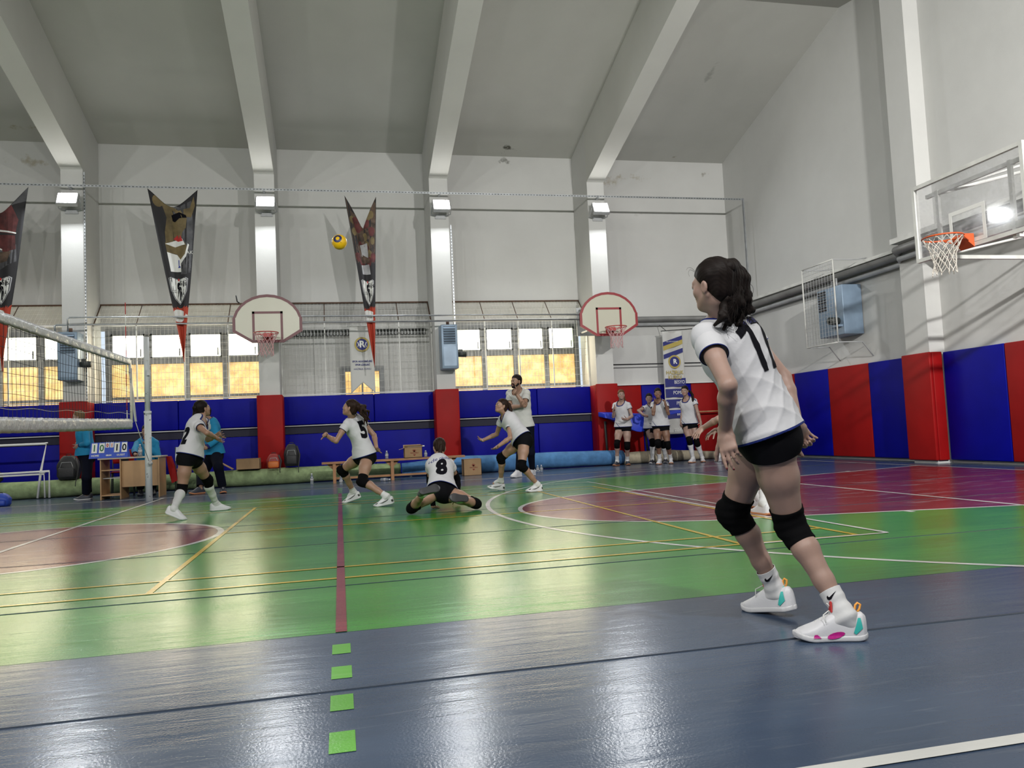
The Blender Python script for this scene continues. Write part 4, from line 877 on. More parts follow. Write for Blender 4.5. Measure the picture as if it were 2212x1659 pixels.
em = MB().poly(disc_poly((8.14, 2.40), .165, y+.004)).build('emblem_ring', M['goldprint'], e); MB().poly(disc_poly((8.14, 2.40), .125, y-.002)).build('emblem_disc', M['navyprint'], em); t = MB(); text(t, 'R', .16, (8.15, y-.006, 2.40), bold=.006); t.build('emblem_letter', M['white'], em)
for w_, sz, z_, mt_, x_ in (('HAZIRLIK', .13, 2.13, 'goldprint', 8.13), ('KURSU', .14, 2.01, 'goldprint', 8.13), ('0554', .11, .72, 'white', 8.12), ('ÖZEL SPOR AKADEMİSİ', .035, 2.90, 'white', 8.1)): t = MB(); text(t, w_, sz, (x_, y, z_), sx=.82, bold=.002 if sz > .1 else 0); t.build('text_line', M[mt_], e)
MB().tube([(7.84, BY2-.01, 3.17), (8.72, BY2+.03, 3.22)], .012, 6).tube([(7.98, BY2, 3.18), (7.95, 18.33, 3.36)], .008, 6).build('rod', M['dark'], e)
# ================================================================== THINGS ALONG THE FAR WALL
def roll(pts, r, mt, label, name='rolled_mat', flat=.85, spiral=True, fold=.03):
    e = empty(name, tuple(pts[0]), label, 'rolled mat')
    mb = MB(); n = 28; vs = []; m_ = 60
    pts = [np.array(p, float) for p in pts]; L = np.linspace(0, len(pts)-1, m_+1)
    for q, l in enumerate(L):
        i = min(int(l), len(pts)-2); f = l-i; c = pts[i]*(1-f)+pts[i+1]*f; d = pts[i+1]-pts[i]; d /= np.linalg.norm(d); side = np.cross(d, [0, 0, 1.])
        rr = (r if not hasattr(r, '__len__') else r[i]*(1-f)+r[i+1]*f)
        for k in range(n):
            a = 2*PI*k/n; w = 1+fold*math.sin(q*.55+k*.4)*.5+fold*.6*math.sin(a*3+q*.21)
            vs.append(c+side*rr*w*math.cos(a)+np.array([0, 0, max(-rr*flat, rr*flat*w*math.sin(a))]))
    mb.add(vs, [(q*n+k, q*n+(k+1) % n, (q+1)*n+(k+1) % n, (q+1)*n+k) for q in range(m_) for k in range(n)]+[tuple(range(n))[::-1], tuple(m_*n+k for k in range(n))], 0, True)
    o = mb.build('sheet', M[mt], e)
    d = pts[-1]-pts[0]; d /= np.linalg.norm(d)
    # loose edge of the sheet running along the roll
    sd = MB(); side = np.cross(d, [0, 0, 1.])
    P = []
    for q, l in enumerate(L[::4]):
        i = min(int(l), len(pts)-2); f = l-i; c = pts[i]*(1-f)+pts[i+1]*f; rr = (r if not hasattr(r, '__len__') else r[i]*(1-f)+r[i+1]*f); a = PI+.9-1.6*q/15.
        P.append(c-side*(-1)*rr*1.02*math.cos(a)+np.array([0, 0, rr*flat*1.02*math.sin(-a)]))
    sd.tube(P, .008, 6).build('loose_edge', M[mt], e)
    return e
roll([(-9.0, 16.75, .17), (-5.5, 16.82, .17), (-3.9, 16.86, .17)], [.20, .20, .19], 'matgreen', 'thick pale green rolled mat along the far pads behind the net')
roll([(-3.85, 16.9, .165), (-1.2, 17.0, .17), (1.25, 17.05, .16)], [.19, .20, .17], 'matgreen', 'pale green rolled mat behind the bench and the number 2 player')
roll([(1.28, 17.0, .155), (2.6, 16.9, .19), (4.4, 16.85, .19), (6.25, 16.95, .17)], [.17, .23, .21, .19], 'matblue', 'light blue rolled mat behind the player in the low stance')
roll([(6.28, 17.0, .13), (7.4, 17.05, .14), (8.9, 17.25, .08)], [.16, .165, .09], 'matbeige', 'beige rolled mat behind the waiting girls')

# scorer's desk
e = empty('scorer_desk', (-3.6, 15.3, 0), 'beech computer desk with open shelves used as scorer table', 'desk')
xa, xm, xb, ya, yb, zt = -4.12, -3.80, -3.15, 15.05, 15.60, .715
for x_ in (xa, xm, xb-.018): MB().box((x_, ya, 0), (x_+.018, yb, .70)).build('side_panel', M['beech'], e)
bevel(MB().box((xa-.03, ya-.03, .70), (xb+.03, yb+.03, .725)).build('desk_top', simple('desk_top_pale', (.45, .38, .30), .4), e), .004)
for z in (.06, .50): MB().box((xa+.018, ya+.01, z), (xm, yb-.02, z+.018)).build('shelf', M['beech'], e)
MB().box((xm+.018, ya+.06, .20), (xb-.018, ya+.078, .66)).build('front_panel', M['beech'], e)
MB().box((xa+.02, ya+.1, .36), (xm, yb-.1, .372)).build('tray', M['greymetal'], e)
# table-top scoreboard
e = empty('flip_scoreboard', (-3.97, 15.05, .73), 'blue table-top flip scoreboard reading 10 and 10', 'scoreboard')
sx0, sx1, sy, sz0, sz1 = -4.29, -3.66, 15.02, .727, 1.005
tilt = .09
MB().add([(sx0, sy, sz0), (sx1, sy, sz0), (sx1-.02, sy+tilt, sz1), (sx0+.02, sy+tilt, sz1), (sx0, sy+.2, sz0), (sx1, sy+.2, sz0)], [(0, 1, 2, 3), (3, 2, 5, 4), (0, 3, 4), (1, 5, 2)]).build('stand', M['scoreblue'], e)
def onb(u, v, lift=.004):   # u 0..1 across, v 0..1 up
    return np.array([sx0+(sx1-sx0)*u, sy+tilt*v-lift, sz0+(sz1-sz0)*v])
up = np.array([0, tilt, sz1-sz0]); up = up/np.linalg.norm(up)
for u0, u1, v0, v1, s, mt, sz in ((.06, .20, .34, .95, '1', 'greenprint', .17), (.25, .39, .34, .95, '0', 'greenprint', .17), (.41, .51, .66, .97, '0', 'redprint', .085), (.53, .62, .66, .97, '1', 'redprint', .085), (.64, .78, .34, .95, '1', 'ink', .17), (.83, .97, .34, .95, '0', 'ink', .17)):
    c = MB(); c.add([onb(u0, v0), onb(u1, v0), onb(u1, v1), onb(u0, v1), onb(u0, v0, .010), onb(u1, v0, .010), onb(u1, v1, .010), onb(u0, v1, .010)], [(4, 5, 6, 7), (0, 4, 7, 3), (1, 2, 6, 5), (0, 1, 5, 4), (3, 7, 6, 2)])
    cd = c.build('number_card', M['white'], e)
    t = MB(); text(t, s, sz, onb((u0+u1)/2, (v0+v1)/2-.02, .013), (1, 0, 0), up, bold=.003, sx=.85); t.build('digit', M[mt], cd)
    for uu in (u0+.02, u1-.02): p = onb(uu, v1, .0); t2 = MB().tube([p+np.array([0, .0, -.004]), p+np.array([0, -.012, .008]), p+np.array([0, .0, .016]), p+np.array([0, .010, .004])], .0018, 4); t2.build('binder_ring', M['galv'], e)
t = MB(); text(t, 'HOME', .045, onb(.16, .17, .006), (1, 0, 0), up, bold=.001); text(t, 'GUEST', .045, onb(.82, .17, .006), (1, 0, 0), up, bold=.001); text(t, 'SELEX', .034, onb(.51, .17, .006), (1, 0, 0), up, bold=.002)
t.build('lettering', M['white'], e)

def bottle(x, y, z, label, h=.22, lying=None, grp='plastic water bottles along the far side', r=.032):
    e = empty('water_bottle', (x, y, z), label, 'bottle', grp)
    T = Matrix.Identity(4)
    if lying is not None: T = Matrix.Rotation(lying, 4, 'Z') @ Matrix.Translation((0, 0, r)) @ Matrix.Rotation(PI/2, 4, 'X')
    prof = [(r*.8, 0), (r, .012), (r, h*.22), (r*.93, h*.26), (r, h*.30), (r, h*.62), (r*.8, h*.74), (r*.38, h*.88), (r*.38, h*.92)]
    MB().lathe(prof, (x, y, z), 16, M=T).build('bottle_body', M['bottle'], e)
    MB().lathe([(r*.46, h*.91), (r*.46, h)], (x, y, z), 12, M=T).build('cap', M['capwhite'], e)
    MB().lathe([(r*1.02, h*.32), (r*1.02, h*.55)], (x, y, z), 16, M=T).build('bottle_label', M['print_silver'], e)
    return e
bottle(-3.50, 15.22, .725, 'plastic water bottle standing on the scorer desk', .22, r=.034)
p = atZ(674, 1047, 0); bottle(p[0], p[1], 0, 'plastic water bottle standing on the floor left of the bench')
p = atZ(737, 1048, 0); bottle(p[0], p[1]-.1, 0, 'plastic water bottle on the floor behind the left bench leg', .18)
bottle(.92, 16.08, .43, 'small plastic bottle on the bench near its middle', .16)
p = atZ(874, 1030, 0); bottle(p[0], p[1]+.05, .0, 'taller of two water bottles on the floor in front of the blue roll', .26)
p = atZ(886, 1030, 0); bottle(p[0]+.02, p[1]+.05, 0, 'shorter of two water bottles on the floor in front of the blue roll', .2)
bottle(1.70, 16.02, .43, 'small plastic bottle on the bench against the box', .13)
p = atZ(1162, 1021, 0); bottle(p[0], p[1], 0, 'plastic bottle beside the coach near the blue roll, left one', .15); bottle(p[0]+.09, p[1]+.05, 0, 'plastic bottle beside the coach near the blue roll, right one', .15)
p = atZ(822, 1040, 0); bottle(p[0], p[1], 0, 'plastic bottle lying on the floor under the bench', .2, lying=1.2)
o = MB().rbox((4.0, 16.2, .0), (4.14, 16.28, .02), .008).build('paper_scrap', M['white']); prop(o, 'crumpled white scrap on the floor right of the bottles by the blue roll', 'paper')

# long bench
e = empty('long_bench', (1.0, 16.1, 0), 'long low wooden bench in front of the rolled mats', 'bench')
def xz(px, py, Y=16.1): p = atY(px, py, Y); return p[0], p[2]
MB().box((-.36, 15.98, .385), (2.50, 16.22, .425)).build('seat', M['wood'], e)
for x in (-.12, 1.02, 2.2):
    MB().box((x-.03, 16.0, 0), (x+.03, 16.2, .385)).build('leg', M['wood'], e)
MB().box((-.1, 16.08, .075), (2.2, 16.12, .115)).build('stretcher', M['wood'], e)
for x in (-.12, 1.02, 2.2):
    for s in (-1, 1): MB().prism([(x+s*.03, 16.09, .385), (x+s*.15, 16.09, .385), (x+s*.03, 16.09, .27)], (0, .02, 0)).build('brace', M['wood'], e, auto=True)
# cartons
def carton(lo, hi, label, open_=False, mark=True, rot=0):
    e = empty('cardboard_box', ((lo[0]+hi[0])/2, (lo[1]+hi[1])/2, lo[2]), label, 'box', 'cardboard boxes along the far side')
    t = .006; b = MB(); x0, y0, z0 = lo; x1, y1, z1 = hi
    b.box((x0, y0, z0), (x1, y1, z0+t)); b.box((x0, y0, z0), (x1, y0+t, z1)); b.box((x0, y1-t, z0), (x1, y1, z1)); b.box((x0, y0, z0), (x0+t, y1, z1)); b.box((x1-t, y0, z0), (x1, y1, z1))
    b.build('carton', M['card'], e)
    f = MB(); w = (y1-y0)/2
    if open_:
        f.add([(x0, y0, z1), (x1, y0, z1), (x1+.01, y0-.05, z1+.05), (x0-.01, y0-.05, z1+.05)], [(0, 1, 2, 3)]); f.add([(x0, y1, z1), (x1, y1, z1), (x1, y1+.06, z1+.06), (x0, y1+.06, z1+.06)], [(0, 1, 2, 3)])
        f.add([(x0, y0, z1), (x0, y1, z1), (x0-.10, y1, z1-.03), (x0-.10, y0, z1-.03)], [(0, 1, 2, 3)])
    else: f.box((x0, y0, z1-.004), (x1, y0+w-.004, z1+.003)); f.box((x0, y0+w+.004, z1-.004), (x1, y1, z1+.003))
    f.build('flap', M['card'], e)
    if mark:
        t = MB(); xc = (x0+x1)/2+.02; zc = z0+(z1-z0)*.52; s = (x1-x0)*.22; yy = y0-.003
        for k in range(5):
            a = PI/2+(k-2)*.45; t.add([(xc-.012, yy, zc+.01), (xc+s*.55*math.cos(a)-.006, yy, zc+.01+s*.6*math.sin(a)), (xc+s*.7*math.cos(a), yy, zc+.01+s*.8*math.sin(a)), (xc+.012, yy, zc+.01)], [(0, 1, 2, 3)])
        text(t, 'HACIOĞLU', s*.40, (xc, yy, zc-.012), bold=.001); t.add([(xc-.03, yy, zc-.04), (xc+.03, yy, zc-.04), (xc, yy, zc-.075)], [(0, 1, 2)])
        t.build('printed_mark', M['carddark'], e)
    return e
carton((1.27, 16.0, .43), (1.63, 16.22, .63), 'open cardboard box standing on the bench with papers on top', True)
carton((2.47, 16.02, 0), (2.84, 16.3, .335), 'closed cardboard box on the floor in front of the blue roll')
o = MB().rbox((1.33, 15.98, .645), (1.68, 16.2, .665), .006).build('paper_sheets', M['white']); prop(o, 'white sheets lying on the cardboard box on the bench', 'paper')
carton((-2.06, 16.75, .345), (-1.60, 17.0, .56), 'cardboard box with no print on the green roll left of the backpacks', False, False)
o = MB().box((-2.42, 16.7, .36), (-2.1, 16.95, .372), M=Matrix.Translation((-2.26, 16.8, .45)) @ Matrix.Rotation(.55, 4, 'Y') @ Matrix.Translation((2.26, -16.8, -.37))).build('cardboard_flap', M['card']); prop(o, 'loose piece of cardboard leaning left of the unprinted box', 'cardboard')

# bags
def backpack(c, w, d, h, mt, label, straps=True, name='backpack', mt2=None, seed=0, lean=0.0):
    e = empty(name, c, label, 'bag')
    x, y, z = c; mb = MB(); n = 24; m_ = 14; vs = []
    for j in range(m_+1):
        t = j/m_; zz = z+h*t; s = (1-.08*(1-t)**2)*(math.cos(max(0, (t-.45)/.55)*PI/2*.86)**.6)*(.86+.14*min(1, t*6))
        for k in range(n):
            a = 2*PI*k/n; ca, sa = math.cos(a), math.sin(a); q = .62
            vs.append((x+lean*h*t+w/2*s*math.copysign(abs(ca)**q, ca)*(1+.03*math.sin(5*a+j+seed)), y+d/2*s*math.copysign(abs(sa)**q, sa)*(1+.05*math.sin(3*a+seed+j*.7)), zz))
    mb.add(vs, [(j*n+k, j*n+(k+1) % n, (j+1)*n+(k+1) % n, (j+1)*n+k) for j in range(m_) for k in range(n)]+[tuple(range(n))[::-1], tuple(m_*n+k for k in range(n))], 0, True)
    mb.build('bag_body', M[mt], e)
    MB().rbox((x-w*.36+lean*h*.3, y-d*.60, z+h*.07), (x+w*.36+lean*h*.3, y-d*.42, z+h*.5), .03).build('front_pocket', M[mt2 or mt], e)
    MB().tube([(x-.04+lean*h, y, z+h*.97), (x-.035+lean*h, y, z+h*1.06), (x+.035+lean*h, y, z+h*1.06), (x+.04+lean*h, y, z+h*.97)], .008, 6).build('grab_handle', M['black'], e)
    if straps:
        MB().tube([(x+w*.36, y-d*.35, z+h*.9), (x+w*.52, y-d*.55, z+h*.5), (x+w*.45, y-d*.5, z+h*.1), (x+w*.42, y-d*.7, z-h*.12), (x+w*.44, y-d*.85, z-h*.28)], [.016, .018, .016, .008, .008], 6).build('strap', M['black'], e)
        z_ = MB().tube([(x-w*.33, y-d*.47, z+h*.35), (x-w*.2, y-d*.49, z+h*.72), (x+w*.2, y-d*.49, z+h*.72), (x+w*.33, y-d*.47, z+h*.35)], .005, 5); z_.build('zip', M['greymetal'], e)
    return e
backpack((-5.15, 16.80, .335), .42, .30, .46, 'bagblack', 'large black backpack with dangling straps on the green roll, left of the standing official', seed=1)
backpack((-.98, 16.92, .36), .32, .24, .46, 'bagblack', 'black backpack on the green roll in front of the red pillar pad', seed=2)
backpack((-1.33, 16.80, .335), .29, .17, .30, 'bagred', 'small red and orange bag leaning against the black backpack', True, 'sports_bag', 'bagorange', 3)
backpack((-6.57, 16.78, .345), .55, .3, .26, 'bagblack', 'low black bag on the green roll at the left picture edge', False, 'sports_bag', seed=4)
p = atZ(0, 1094, 0); backpack((p[0]+.0, p[1], 0), .34, .24, .22, 'bagblue', 'blue bag on the floor cut by the left picture edge', False, 'sports_bag', seed=5)

# white pipe goal / seat frame at the left
e = empty('pipe_frame', (-6.0, 16.55, 0), 'white pipe frame standing on its side at the left picture edge', 'frame')
f = MB(); y = 16.55
f.tube([(-8, y, 1.045), (-5.46, y, 1.045), (-5.56, y, .52), (-5.62, y, .02)], .022, 10); f.tube([(-8, y, .50), (-5.40, y-.05, .52), (-5.40, y-.05, .02)], .020, 10); f.tube([(-8, y-.02, .455), (-5.5, y-.02, .47), (-5.5, y+.02, .02)], .018, 10)
f.build('pipe', M['white'], e)
MB().tube([(-5.46, y, 1.045), (-5.46, y, 1.07)], .026, 10).tube([(-5.57, y-.03, .50), (-5.48, y-.03, .51)], .03, 10).build('joint', M['white'], e)

# chairs behind the desk
def chair(x, y, rz, mt_seat, mt_back, label):
    e = empty('folding_chair', (x, y, 0), label, 'chair', 'chairs behind the scorer desk')
    R_ = Matrix.Translation((x, y, 0)) @ Matrix.Rotation(rz, 4, 'Z')
    b = MB(); b.rbox((-.20, -.20, .43), (.20, .20, .455), .012, M=R_); b.build('seat', M[mt_seat], e)
    b = MB(); b.rbox((-.19, .20, .60), (.19, .225, .86), .012, M=R_); b.build('backrest', M[mt_back], e)
    for sx in (-1, 1):
        MB().tube([tuple(R_ @ Vector(p)) for p in ((sx*.18, -.18, .43), (sx*.19, -.22, 0))], .011, 6).build('leg', M['dark'], e)
        MB().tube([tuple(R_ @ Vector(p)) for p in ((sx*.19, .25, 0), (sx*.18, .20, .43), (sx*.18, .22, .86))], .011, 6).build('leg', M['dark'], e)
    return e
chair(-2.83, 15.98, PI, 'padred', 'chairback', 'grey-backed chair with a red seat behind the number 2 player')
chair(-3.57, 16.04, 0, 'padred', 'padred', 'red chair on which the seated scorer sits')
chair(-4.02, 16.15, .2, 'padred', 'padred', 'empty red chair behind the scoreboard')
# red jacket hanging over the chair edge right of the desk
o = MB().prism([(-3.17, 15.72, .70), (-3.09, 15.72, .70), (-3.02, 15.70, .50), (-2.97, 15.68, .24), (-3.07, 15.68, .20), (-3.12, 15.70, .40)], (0, .1, 0)).build('red_jacket', M['padred'], auto=True); prop(o, 'dark red cloth hanging down at the right side of the desk', 'jacket')
# thick blue foam mat on trestle legs behind the girls
e = empty('foam_mat', (6.9, 17.0, 0), 'thick bright blue foam mat sagging over dark trestle legs behind the waiting girls', 'foam mat')
m = simple('foam_mat_blue', (.008, .04, .55), .5, bump=.3, bscale=30)
mb = MB(); vs = []; n = 20
for i in range(n+1):
    t = i/n; x = 5.86+1.98*t; zt = 1.16+.03*math.cos(t*5)-.03*t+.06*max(0, t-.6); zb = 1.09-.38*math.exp(-((t-.40)/.24)**2)+.02*t
    for (yy, z) in ((16.86-.10*math.exp(-((t-.42)/.3)**2), zt-.02), (17.30, zt+.03), (17.30, zb+.05), (16.84-.12*math.exp(-((t-.42)/.3)**2), zb)): vs.append((x, yy, z))
mb.add(vs, [(4*i+k, 4*i+(k+1) % 4, 4*i+4+(k+1) % 4, 4*i+4+k) for i in range(n) for k in range(4)]+[(3, 2, 1, 0), (4*n, 4*n+1, 4*n+2, 4*n+3)], 0, True)
o = mb.build('mat', m, e); bevel(o, .02)
for a, b in ((6.95, 7.03), (7.17, 7.2), (6.0, 6.02)): MB().tube([(a, 17.25, 1.0), (b, 17.26, .01)], .028, 8).build('leg', M['dark'], e)
# ================================================================== FIGURES
# bodies, clothes and shoes are grown as smooth implicit surfaces around a posed skeleton
def nz(v): v = np.asarray(v, float); return v/(np.linalg.norm(v)+1e-12)
def s_cone(a, b, ra, rb):
    a = np.array(a, float); b = np.array(b, float); ab = b-a; L2 = float(ab@ab)+1e-12; R = max(ra, rb)
    def f(P):
        q = P-a; t = np.clip((q@ab)/L2, 0, 1); q = q-t[..., None]*ab
        return np.sqrt((q*q).sum(-1))-(ra+(rb-ra)*t)
    return f, np.minimum(a, b)-R, np.maximum(a, b)+R
def s_econe(a, b, side, r0, r1, side2=None):
    """tapered limb with an elliptical cross-section; r = (half width along side, half depth)"""
    a = np.array(a, float); b = np.array(b, float); ab = b-a; L = np.linalg.norm(ab)+1e-9; ax = ab/L
    sd = nz(np.array(side)-ax*np.dot(side, ax)); fr = np.cross(ax, sd); R = max(r0+r1)
    sd2 = sd if side2 is None else nz(np.array(side2)-ax*np.dot(side2, ax))
    def f(P):
        q = P-a; h = q@ax; t = np.clip(h/L, 0, 1); e = h-t*L
        if side2 is None: u = q@sd; v = q@fr
        else:
            S = sd*(1-t)[..., None]+sd2*t[..., None]; S /= np.linalg.norm(S, axis=-1, keepdims=True); Fv = np.cross(ax, S)
            u = (q*S).sum(-1); v = (q*Fv).sum(-1)
        w = r0[0]+(r1[0]-r0[0])*t; d = r0[1]+(r1[1]-r0[1])*t; m = np.minimum(w, d)
        k0 = np.sqrt((u/w)**2+(v/d)**2+(e/m)**2)+1e-9; k1 = np.sqrt((u/w**2)**2+(v/d**2)**2+(e/m**2)**2)+1e-9
        return k0*(k0-1)/k1
    return f, np.minimum(a, b)-R, np.maximum(a, b)+R
def s_ell(c, A, r):
    """ellipsoid, A rows = axes"""
    c = np.array(c, float); A = np.array(A, float); r = np.array(r, float); R = r.max()
    def f(P):
        q = (P-c)@A.T; k0 = np.linalg.norm(q/r, axis=-1)+1e-9; k1 = np.linalg.norm(q/r**2, axis=-1)+1e-9
        return k0*(k0-1)/k1
    return f, c-R, c+R
class Field:
    def __init__(s): s.p = []
    def add(s, prim, k=.01, op=1): s.p.append((prim, k, op)); return s
    def mesh(s, h, disp=None, pad=.02):
        lo = np.min([p[0][1] for p in s.p if p[2] > 0], 0)-pad; hi = np.max([p[0][2] for p in s.p if p[2] > 0], 0)+pad
        n = np.ceil((hi-lo)/h).astype(int)+1
        D = np.full(n, .08, np.float32)
        X = [lo[i]+h*np.arange(n[i]) for i in range(3)]
        for (f, a, b), k, op in s.p:
            m = k+2.5*h; i0 = np.maximum(np.floor((a-m-lo)/h).astype(int), 0); i1 = np.minimum(np.ceil((b+m-lo)/h).astype(int)+1, n)
            if (i1 <= i0).any(): continue
            G = np.stack(np.meshgrid(X[0][i0[0]:i1[0]], X[1][i0[1]:i1[1]], X[2][i0[2]:i1[2]], indexing='ij'), -1)
            d = f(G); S = (slice(i0[0], i1[0]), slice(i0[1], i1[1]), slice(i0[2], i1[2])); A = D[S]
            if op > 0:
                q = np.maximum(k-np.abs(A-d), 0)/k if k > 0 else 0; D[S] = np.minimum(A, d)-q*q*k*.25
            else:
                d = -d; q = np.maximum(k-np.abs(A-d), 0)/k if k > 0 else 0; D[S] = np.maximum(A, d)+q*q*k*.25
        if disp is not None:
            nb = np.abs(D) < .045; idx = np.argwhere(nb); P = lo+idx*h; D[nb] += disp(P).astype(np.float32)
        return nets(D, lo, h)
_C = np.array([[i, j, k] for i in (0, 1) for j in (0, 1) for k in (0, 1)])
_E = [(a, b) for a in range(8) for b in range(a+1, 8) if np.abs(_C[a]-_C[b]).sum() == 1]
def nets(D, lo, h):
    S = D < 0; n = np.array(D.shape)
    c = np.zeros(n-1, np.int8)
    for i, j, k in _C: c += S[i:n[0]-1+i, j:n[1]-1+j, k:n[2]-1+k]
    act = np.argwhere((c > 0) & (c < 8)); idm = np.full(n-1, -1, np.int32); idm[tuple(act.T)] = np.arange(len(act))
    V8 = np.stack([D[tuple((act+o).T)] for o in _C], -1).astype(np.float64)
    acc = np.zeros((len(act), 3)); cnt = np.zeros(len(act))
    for a, b in _E:
        va, vb = V8[:, a], V8[:, b]; m = (va < 0) != (vb < 0); t = va[m]/(va[m]-vb[m])
        acc[m] += _C[a]+t[:, None]*(_C[b]-_C[a]); cnt[m] += 1
    V = lo+(act+acc/cnt[:, None])*h
    Q = []
    for ax in range(3):
        sl0 = [slice(None)]*3; sl1 = [slice(None)]*3; sl0[ax] = slice(0, n[ax]-1); sl1[ax] = slice(1, n[ax])
        A, B = S[tuple(sl0)], S[tuple(sl1)]; e = np.argwhere(A != B); o1, o2 = (ax+1) % 3, (ax+2) % 3
        e = e[(e[:, o1] > 0) & (e[:, o2] > 0) & (e[:, o1] < n[o1]-1) & (e[:, o2] < n[o2]-1)]
        fl = S[tuple(e.T)]; d1 = np.eye(3, dtype=int)[o1]; d2 = np.eye(3, dtype=int)[o2]
        q = np.stack([idm[tuple((e-d1-d2).T)], idm[tuple((e-d2).T)], idm[tuple(e.T)], idm[tuple((e-d1).T)]], -1)
        q[~fl] = q[~fl][:, ::-1]; Q.append(q)
    Q = np.concatenate(Q); Q = Q[(Q >= 0).all(1)]
    return V, Q
def tris(Q): return np.concatenate([Q[:, [0, 1, 2]], Q[:, [0, 2, 3]]]) if Q.shape[1] == 4 else Q
def clip(V, T, f):
    """keep the part of the triangle mesh where f <= 0"""
    s = f > 0; c = s[T].sum(1); keep = T[c == 0]; mix = T[(c > 0) & (c < 3)]; newv = []; ed = {}; nt = []
    def cut(a, b):
        k = (min(a, b), max(a, b))
        if k not in ed:
            t = f[a]/(f[a]-f[b]); newv.append(V[a]+(V[b]-V[a])*t); ed[k] = len(V)+len(newv)-1
        return ed[k]
    for t in mix:
        t = list(map(int, t)); i = [s[x] for x in t]
        if sum(i) == 1:
            k = i.index(True); a, b, c_ = t[k], t[(k+1) % 3], t[(k+2) % 3]; p, q = cut(a, b), cut(a, c_); nt += [(p, b, c_), (p, c_, q)]
        else:
            k = i.index(False); a, b, c_ = t[k], t[(k+1) % 3], t[(k+2) % 3]; nt += [(a, cut(a, b), cut(a, c_))]
    V2 = np.concatenate([V, np.array(newv).reshape(-1, 3)]); T2 = np.concatenate([keep, np.array(nt, int).reshape(-1, 3)])
    u, inv = np.unique(T2, return_inverse=True); return V2[u], inv.reshape(-1, 3)
def weld(V, T):
    k = np.round(V*2e4).astype(np.int64); u, i, inv = np.unique(k, axis=0, return_index=True, return_inverse=True); T = inv.reshape(-1)[T]
    T = T[(T[:, 0] != T[:, 1]) & (T[:, 1] != T[:, 2]) & (T[:, 0] != T[:, 2])]; return V[i], T
def trim_lines(V, T, fns):
    """cut the cloth along the lines where the functions vanish; triangles with any function below zero get material 1"""
    parts = [(V, T)]; out = []
    for fn in fns:
        new = []
        for v, t in parts:
            f = fn(v); a = clip(v, t, f); b = clip(v, t, -f)
            if len(a[1]): out.append(a)
            if len(b[1]): new.append(b)
        parts = new
    Vs, Ts, mi, n = [], [], [], 0
    for q, m in ((parts, 0), (out, 1)):
        for v, t in q: Vs.append(v); Ts.append(t+n); n += len(v); mi += [m]*len(t)
    V, T, mi = np.concatenate(Vs), np.concatenate(Ts), np.array(mi)
    k = np.round(V*2e4).astype(np.int64); u, i, inv = np.unique(k, axis=0, return_index=True, return_inverse=True); T = inv.reshape(-1)[T]
    ok = (T[:, 0] != T[:, 1]) & (T[:, 1] != T[:, 2]) & (T[:, 0] != T[:, 2]); return V[i], T[ok], mi[ok]
def mk(name, V, T, mats, parent, mi=None, solid=0.0, smooth_it=0, label=None):
    me = bpy.data.meshes.new(name); me.from_pydata(V.tolist(), [], T.tolist())
    for m in (mats if isinstance(mats, (list, tuple)) else [mats]): me.materials.append(m)
    if mi is not None: me.polygons.foreach_set('material_index', np.asarray(mi, np.int32))
    me.polygons.foreach_set('use_smooth', [True]*len(me.polygons)); me.update()
    o = bpy.data.objects.new(name, me); COL.objects.link(o); o.parent = parent
    T_ = Vector((0, 0, 0)); p = parent
    while p: T_ += Vector(p.location); p = p.parent
    o.location = -T_
    if smooth_it: m = o.modifiers.new('smooth', 'SMOOTH'); m.iterations = smooth_it; m.factor = .5
    if solid: m = o.modifiers.new('thickness', 'SOLIDIFY'); m.thickness = solid; m.offset = -1
    if label: o['label'] = label
    return o
def rot(v, ax, a):
    ax = nz(ax); return v*math.cos(a)+np.cross(ax, v)*math.sin(a)+ax*np.dot(ax, v)*(1-math.cos(a))
def proj(P):
    q = np.asarray(P)-EYE; return np.array([1106+F_PX*(q@CR)/(q@CF), 829.5-F_PX*(q@CU)/(q@CF)])
def onsphere(par, L, px, py, sign):
    d = nz(ray(px, py)); w = np.asarray(par)-EYE; tc = w@d; dist = np.linalg.norm(w-tc*d)
    if dist >= L: p = EYE+tc*d; return par+(p-par)  # a little longer than standard, still on the ray
    return EYE+(tc+sign*math.sqrt(L*L-dist*dist))*d
def ik(a, b, La, Lb, px, py, sign):
    ab = b-a; D = np.linalg.norm(ab); ax = ab/D
    if D > (La+Lb)*.998: k = D/(La+Lb)*1.004; La *= k; Lb *= k
    x = (La*La-Lb*Lb+D*D)/(2*D); r = math.sqrt(max(La*La-x*x, 0)); c = a+ax*x
    u = nz(np.cross(ax, CF)); w = np.cross(ax, u); best = None
    for k in range(180):
        p = c+r*(math.cos(k*PI/90)*u+math.sin(k*PI/90)*w); e = np.linalg.norm(proj(p)-(px, py))
        if sign and abs(p[1]-c[1]) > 1e-4 and np.sign(p[1]-c[1]) != sign: e += 2+abs(p[1]-c[1])*60
        if best is None or e < best[0]: best = (e, p)
    return best[1]

